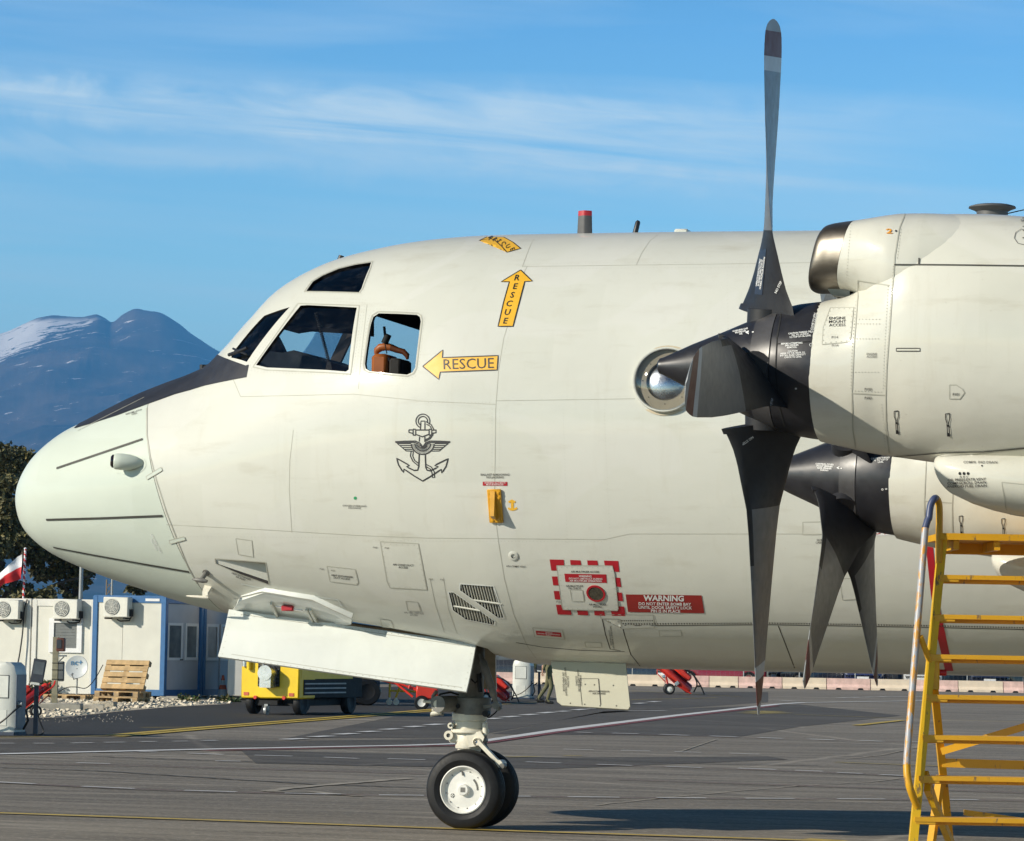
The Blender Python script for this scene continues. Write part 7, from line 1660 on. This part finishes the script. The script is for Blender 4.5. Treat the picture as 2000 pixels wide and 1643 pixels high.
# cars
CG = {}
def car_tree(label, paintcol, loc, rz, suv=0.0):
    t = thing('parked_car', label, 'car', loc, rz, 'cars parked beyond the fence')
    pm = plain('car_paint', paintcol, .25, var=.05, coat=.6)
    if 'body' not in CG:
        mb = MB(); secs = []
        for x, zl_, zh, w_ in ((-2.15, .45, .62, .72), (-2.08, .28, .78, .82), (-1.7, .22, .88, .87), (-.8, .20, .95, .89), (.6, .20, .97, .89), (1.6, .22, .95, .88), (2.02, .26, .88, .83), (2.12, .42, .70, .72)):
            secs.append([Vector((x, y * w_, z)) for y, z in ((-.92, zl_), (-1, zl_ + .12), (-1, zh - .16), (-.94, zh - .02), (-.8, zh), (.8, zh), (.94, zh - .02), (1, zh - .16), (1, zl_ + .12), (.92, zl_))])
        mb.loft(secs); CG['body'] = mb.mesh('body', M['gpublack'], 30)
        mb = MB(); mb.loft([[Vector((x, y, z)) for x, y in ((a, -w_), (b, -w_), (b, w_), (a, w_))] for z, a, b, w_ in ((.90, -1.05, 1.95, .80), (1.20, -.55, 1.65, .70), (1.42, -.25, 1.30, .62), (1.46, -.05, 1.10, .55))], 0, True, mats=[1, 1, 0]); CG['cabin'] = mb.mesh('cabin', [M['gpublack'], M['cglass']], 30)
        mb = MB()
        for x in (-1.3, 1.32):
            pass
        mb.lathe([(.19, -.10), (.30, -.10), (.32, -.06), (.32, .06), (.30, .10), (.19, .10)], (0, 0, 0), (0, 1, 0), 24); CG['tyre'] = mb.mesh('wheel', M['rubber'])
        mb = MB(); mb.lathe([(0, -.08), (.05, -.09), (.06, -.075), (.17, -.085), (.19, -.10), (.19, .10), (0, .08)], (0, 0, 0), (0, 1, 0), 10); CG['rim'] = mb.mesh('rim', M['silver'])
        mb = MB(); mb.box((-.05, -.18, -.07), (.06, .18, .07), bev=.03); CG['lamp'] = mb.mesh('headlight', M['chrome']); mb = MB(); mb.box((-.05, -.26, -.055), (.02, .26, .055)); CG['plate'] = mb.mesh('number_plate', M['pvc'])
    for k in ('body', 'cabin'):
        me = CG[k].copy(); me.materials[0] = pm; o = bpy.data.objects.new(k, me); link(o, t); o.scale = (1, 1, 1 + suv) if k == 'cabin' else (1, 1, 1)
    for x in (-1.3, 1.32):
        for y in (-.80, .80): e = link(bpy.data.objects.new('wheel', CG['tyre']), t); e.location = (x, y, .32); link(bpy.data.objects.new('rim', CG['rim']), e)
    for y in (-.60, .60): e = link(bpy.data.objects.new('headlight', CG['lamp']), t); e.location = (-2.06, y, .66)
    e = link(bpy.data.objects.new('number_plate', CG['plate']), t); e.location = (-2.14, 0, .45)
    return t
def carpos(px, d): return GD(px, 143 + d)
for px, d, col, rz_, lab in ((1235, 9, (.03, .04, .06), 0, 'dark blue car beyond the barriers left of the red extinguisher cart'), (1325, 10, (.02, .02, .025), 1.2, 'black car behind the red extinguisher cart'), (1402, 8.5, (.30, .012, .025), 0, 'red car with bright alloy wheels beyond the barriers'),
                             (1600, 10, (.014, .018, .035), .25, 'black car between the inboard propeller tips and the fence gap'), (1697, 9, (.020, .026, .09), 1.35, 'dark blue car facing the apron between the propeller tips'), (1742, 10, (.02, .022, .04), .1, 'black car right of the dark blue car'), (1803, 9, (.55, .55, .54), 1.45, 'white car facing the apron left of the yellow stand'),
                             (1852, 10.5, (.05, .055, .06), .1, 'grey car behind the yellow stand'), (1932, 9, (.016, .022, .05), 1.45, 'navy car facing the apron right of the yellow stand'), (2005, 10, (.03, .035, .035), .2, 'dark car at the right edge beyond the barriers'), (1000, 10, (.05, .05, .055), .1, 'dark car behind the service pillar'), (1090, 11, (.04, .04, .04), .2, 'dark grey car behind the walking person')):
    car_tree(lab, col, carpos(px, d), brz + rz_)
pb_ = GZ(985, 1333) + Vector((0, 5, 0)); t = thing('palm_plant', 'small spiky palm behind the pink barrier', 'plant', pb_, YAW); mb = MB(); mb.tube([(0, 0, 0), (0, 0, .6)], [.1, .07], 0, 8); mb.build('trunk', M['bark'], t); mb = MB(); rr_ = random.Random(9)
for k in range(26): a = rr_.uniform(0, 6.28); e_ = rr_.uniform(.2, 1.4); d = Vector((math.cos(a) * math.cos(e_), math.sin(a) * math.cos(e_), math.sin(e_))); q = Vector((-math.sin(a), math.cos(a), 0)) * .05; c = Vector((0, 0, .55)); mb.add([c - q * .3, c + d * .5 - q, c + d * .95 - Vector((0, 0, .2)), c + d * .5 + q, c + q * .3], [(0, 1, 2, 3, 4)])
mb.build('frond', plain('palm_leaf', (.16, .17, .04), .6), t, kind='stuff')
mb = MB(); mb.box((-9, 0, 0), (4, 6, 3.2)); mb.box((-9.2, -.2, 3.2), (4.2, 6.2, 3.4)); q = GZ(1000, 1335) + Vector((0, 22, 0)); o = mb.build('terminal_building', M['darkgrey']); o.location = q; o.rotation_euler = (0, 0, YAW); tag(o, 'low dark blue building beyond the cars behind the nose wheel leg', 'building')

# ---- person walking past the duct door
def person():
    b = GZ(1071, 1375); t = thing('person', 'person in an olive flight suit and black boots walking behind the duct door', 'person', b, YAW + R(-8))
    def skin(name, pts, edges, rad, mat, sub=2):
        me = bpy.data.meshes.new(name); me.from_pydata(pts, edges, []); o = link(bpy.data.objects.new(name, me), t); me.materials.append(mat)
        mo = o.modifiers.new('s', 'SKIN'); sl_ = me.skin_vertices[0].data
        for i, r_ in enumerate(rad): sl_[i].radius = (r_, r_) if not isinstance(r_, tuple) else r_
        sl_[0].use_root = True; ms = o.modifiers.new('u', 'SUBSURF'); ms.levels = sub; ms.render_levels = sub
        nm_ = bpy.data.meshes.new_from_object(o.evaluated_get(bpy.context.evaluated_depsgraph_get())); o.modifiers.clear(); o.data = nm_; nm_.name = name; nm_.polygons.foreach_set('use_smooth', [True] * len(nm_.polygons)); return o
    # faces +x, mid stride; left/right along y
    P_ = [(0, 0, .95), (.01, 0, 1.10), (.03, 0, 1.28), (.04, 0, 1.44), (.05, 0, 1.52), (.06, 0, 1.60),
          (.00, -.10, .90), (.10, -.11, .50), (-.02, -.11, .10), (.07, -.12, .05),
          (.00, .10, .90), (-.06, .11, .50), (-.30, .11, .14), (-.24, .12, .05),
          (.03, -.17, 1.42), (-.06, -.25, 1.16), (-.14, -.27, .93), (.03, .17, 1.42), (.10, .25, 1.16), (.26, .24, .98)]
    E__ = [(0, 1), (1, 2), (2, 3), (3, 4), (4, 5), (0, 6), (6, 7), (7, 8), (8, 9), (0, 10), (10, 11), (11, 12), (12, 13), (3, 14), (14, 15), (15, 16), (3, 17), (17, 18), (18, 19)]
    Rr = [.14, .125, .145, .11, .055, .055, .095, .070, .050, .045, .095, .070, .050, .045, .065, .050, .040, .065, .050, .040]
    skin('body', P_, E__, Rr, M['olive'])
    for a, fw in (((-.02, -.11, .0), 0), ((-.30, .11, .03), 1)):
        x, y, z = a; skin('boot', [(x - .04, y, z + .16), (x - .03, y, z + .055), (x + .08, y, z + .045), (x + .19, y, z + .035)], [(0, 1), (1, 2), (2, 3)], [.058, .055, .048, .034], M['boot'])
    for wr, d in (((-.14, -.27, .93), (-.02, 0, -1)), ((.26, .24, .98), (.35, 0, -.9))):
        d = Vector(d).normalized(); w_ = Vector(wr); s_ = Vector((1, 0, 0)); s_ = (s_ - d * s_.dot(d)).normalized(); pts = [w_ - d * .16, w_, w_ + d * .05]; ed = [(0, 1), (1, 2)]; ra = [.036, .026, .034]
        skin('forearm', [tuple(p) for p in pts + [w_ + d * .09]], ed + [(2, 3)], ra + [.030], M['skin'], 1)
        for k, (o_, L_) in enumerate(((-.028, .070), (-.010, .080), (.009, .076), (.027, .060))):
            p0_ = w_ + d * .085 + s_ * o_; skin('finger', [tuple(p0_), tuple(p0_ + d * L_ * .5 + s_ * .004), tuple(p0_ + d * L_ + s_ * .016)], [(0, 1), (1, 2)], [.010, .009, .007], M['skin'], 1)
        p0_ = w_ + d * .03 + s_ * .03; skin('thumb', [tuple(p0_), tuple(p0_ + d * .03 + s_ * .022), tuple(p0_ + d * .06 + s_ * .026)], [(0, 1), (1, 2)], [.012, .010, .008], M['skin'], 1)
    mb = MB(); mb.lathe([(0, -.125), (.045, -.115), (.062, -.08), (.072, -.02), (.078, .04), (.070, .09), (.04, .118), (0, .125)], (.075, 0, 1.68), (.05, 0, 1), 20); hd = mb.build('head', M['skin'], t, 80)
    mb = MB(); mb.lathe([(.0, .0), (.012, .01), (.006, .045), (0, .05)], (.142, 0, 1.655), (0.25, 0, 1), 8); mb.lathe([(0, -.02), (.010, 0), (0, .02)], (.075, -.078, 1.67), (0, 0, 1), 8); mb.lathe([(0, -.02), (.010, 0), (0, .02)], (.075, .078, 1.67), (0, 0, 1), 8); mb.build('nose_and_ears', M['skin'], hd, kind='stuff')
    mb = MB()
    for y in (-.03, .03): mb.lathe([(0, -.008), (.009, 0), (0, .008)], (.146, y, 1.69), (0, 1, 0), 8)
    mb.box((.138, -.022, 1.613), (.149, .022, 1.619)); mb.build('eyes_and_mouth', M['hair'], hd, kind='stuff')
    mb = MB(); mb.lathe([(.080, .0), (.084, .04), (.074, .092), (.044, .124), (0, .131)], (.070, 0, 1.683), (-.12, 0, 1), 20); mb.build('hair', M['hair'], hd, 80)
person()
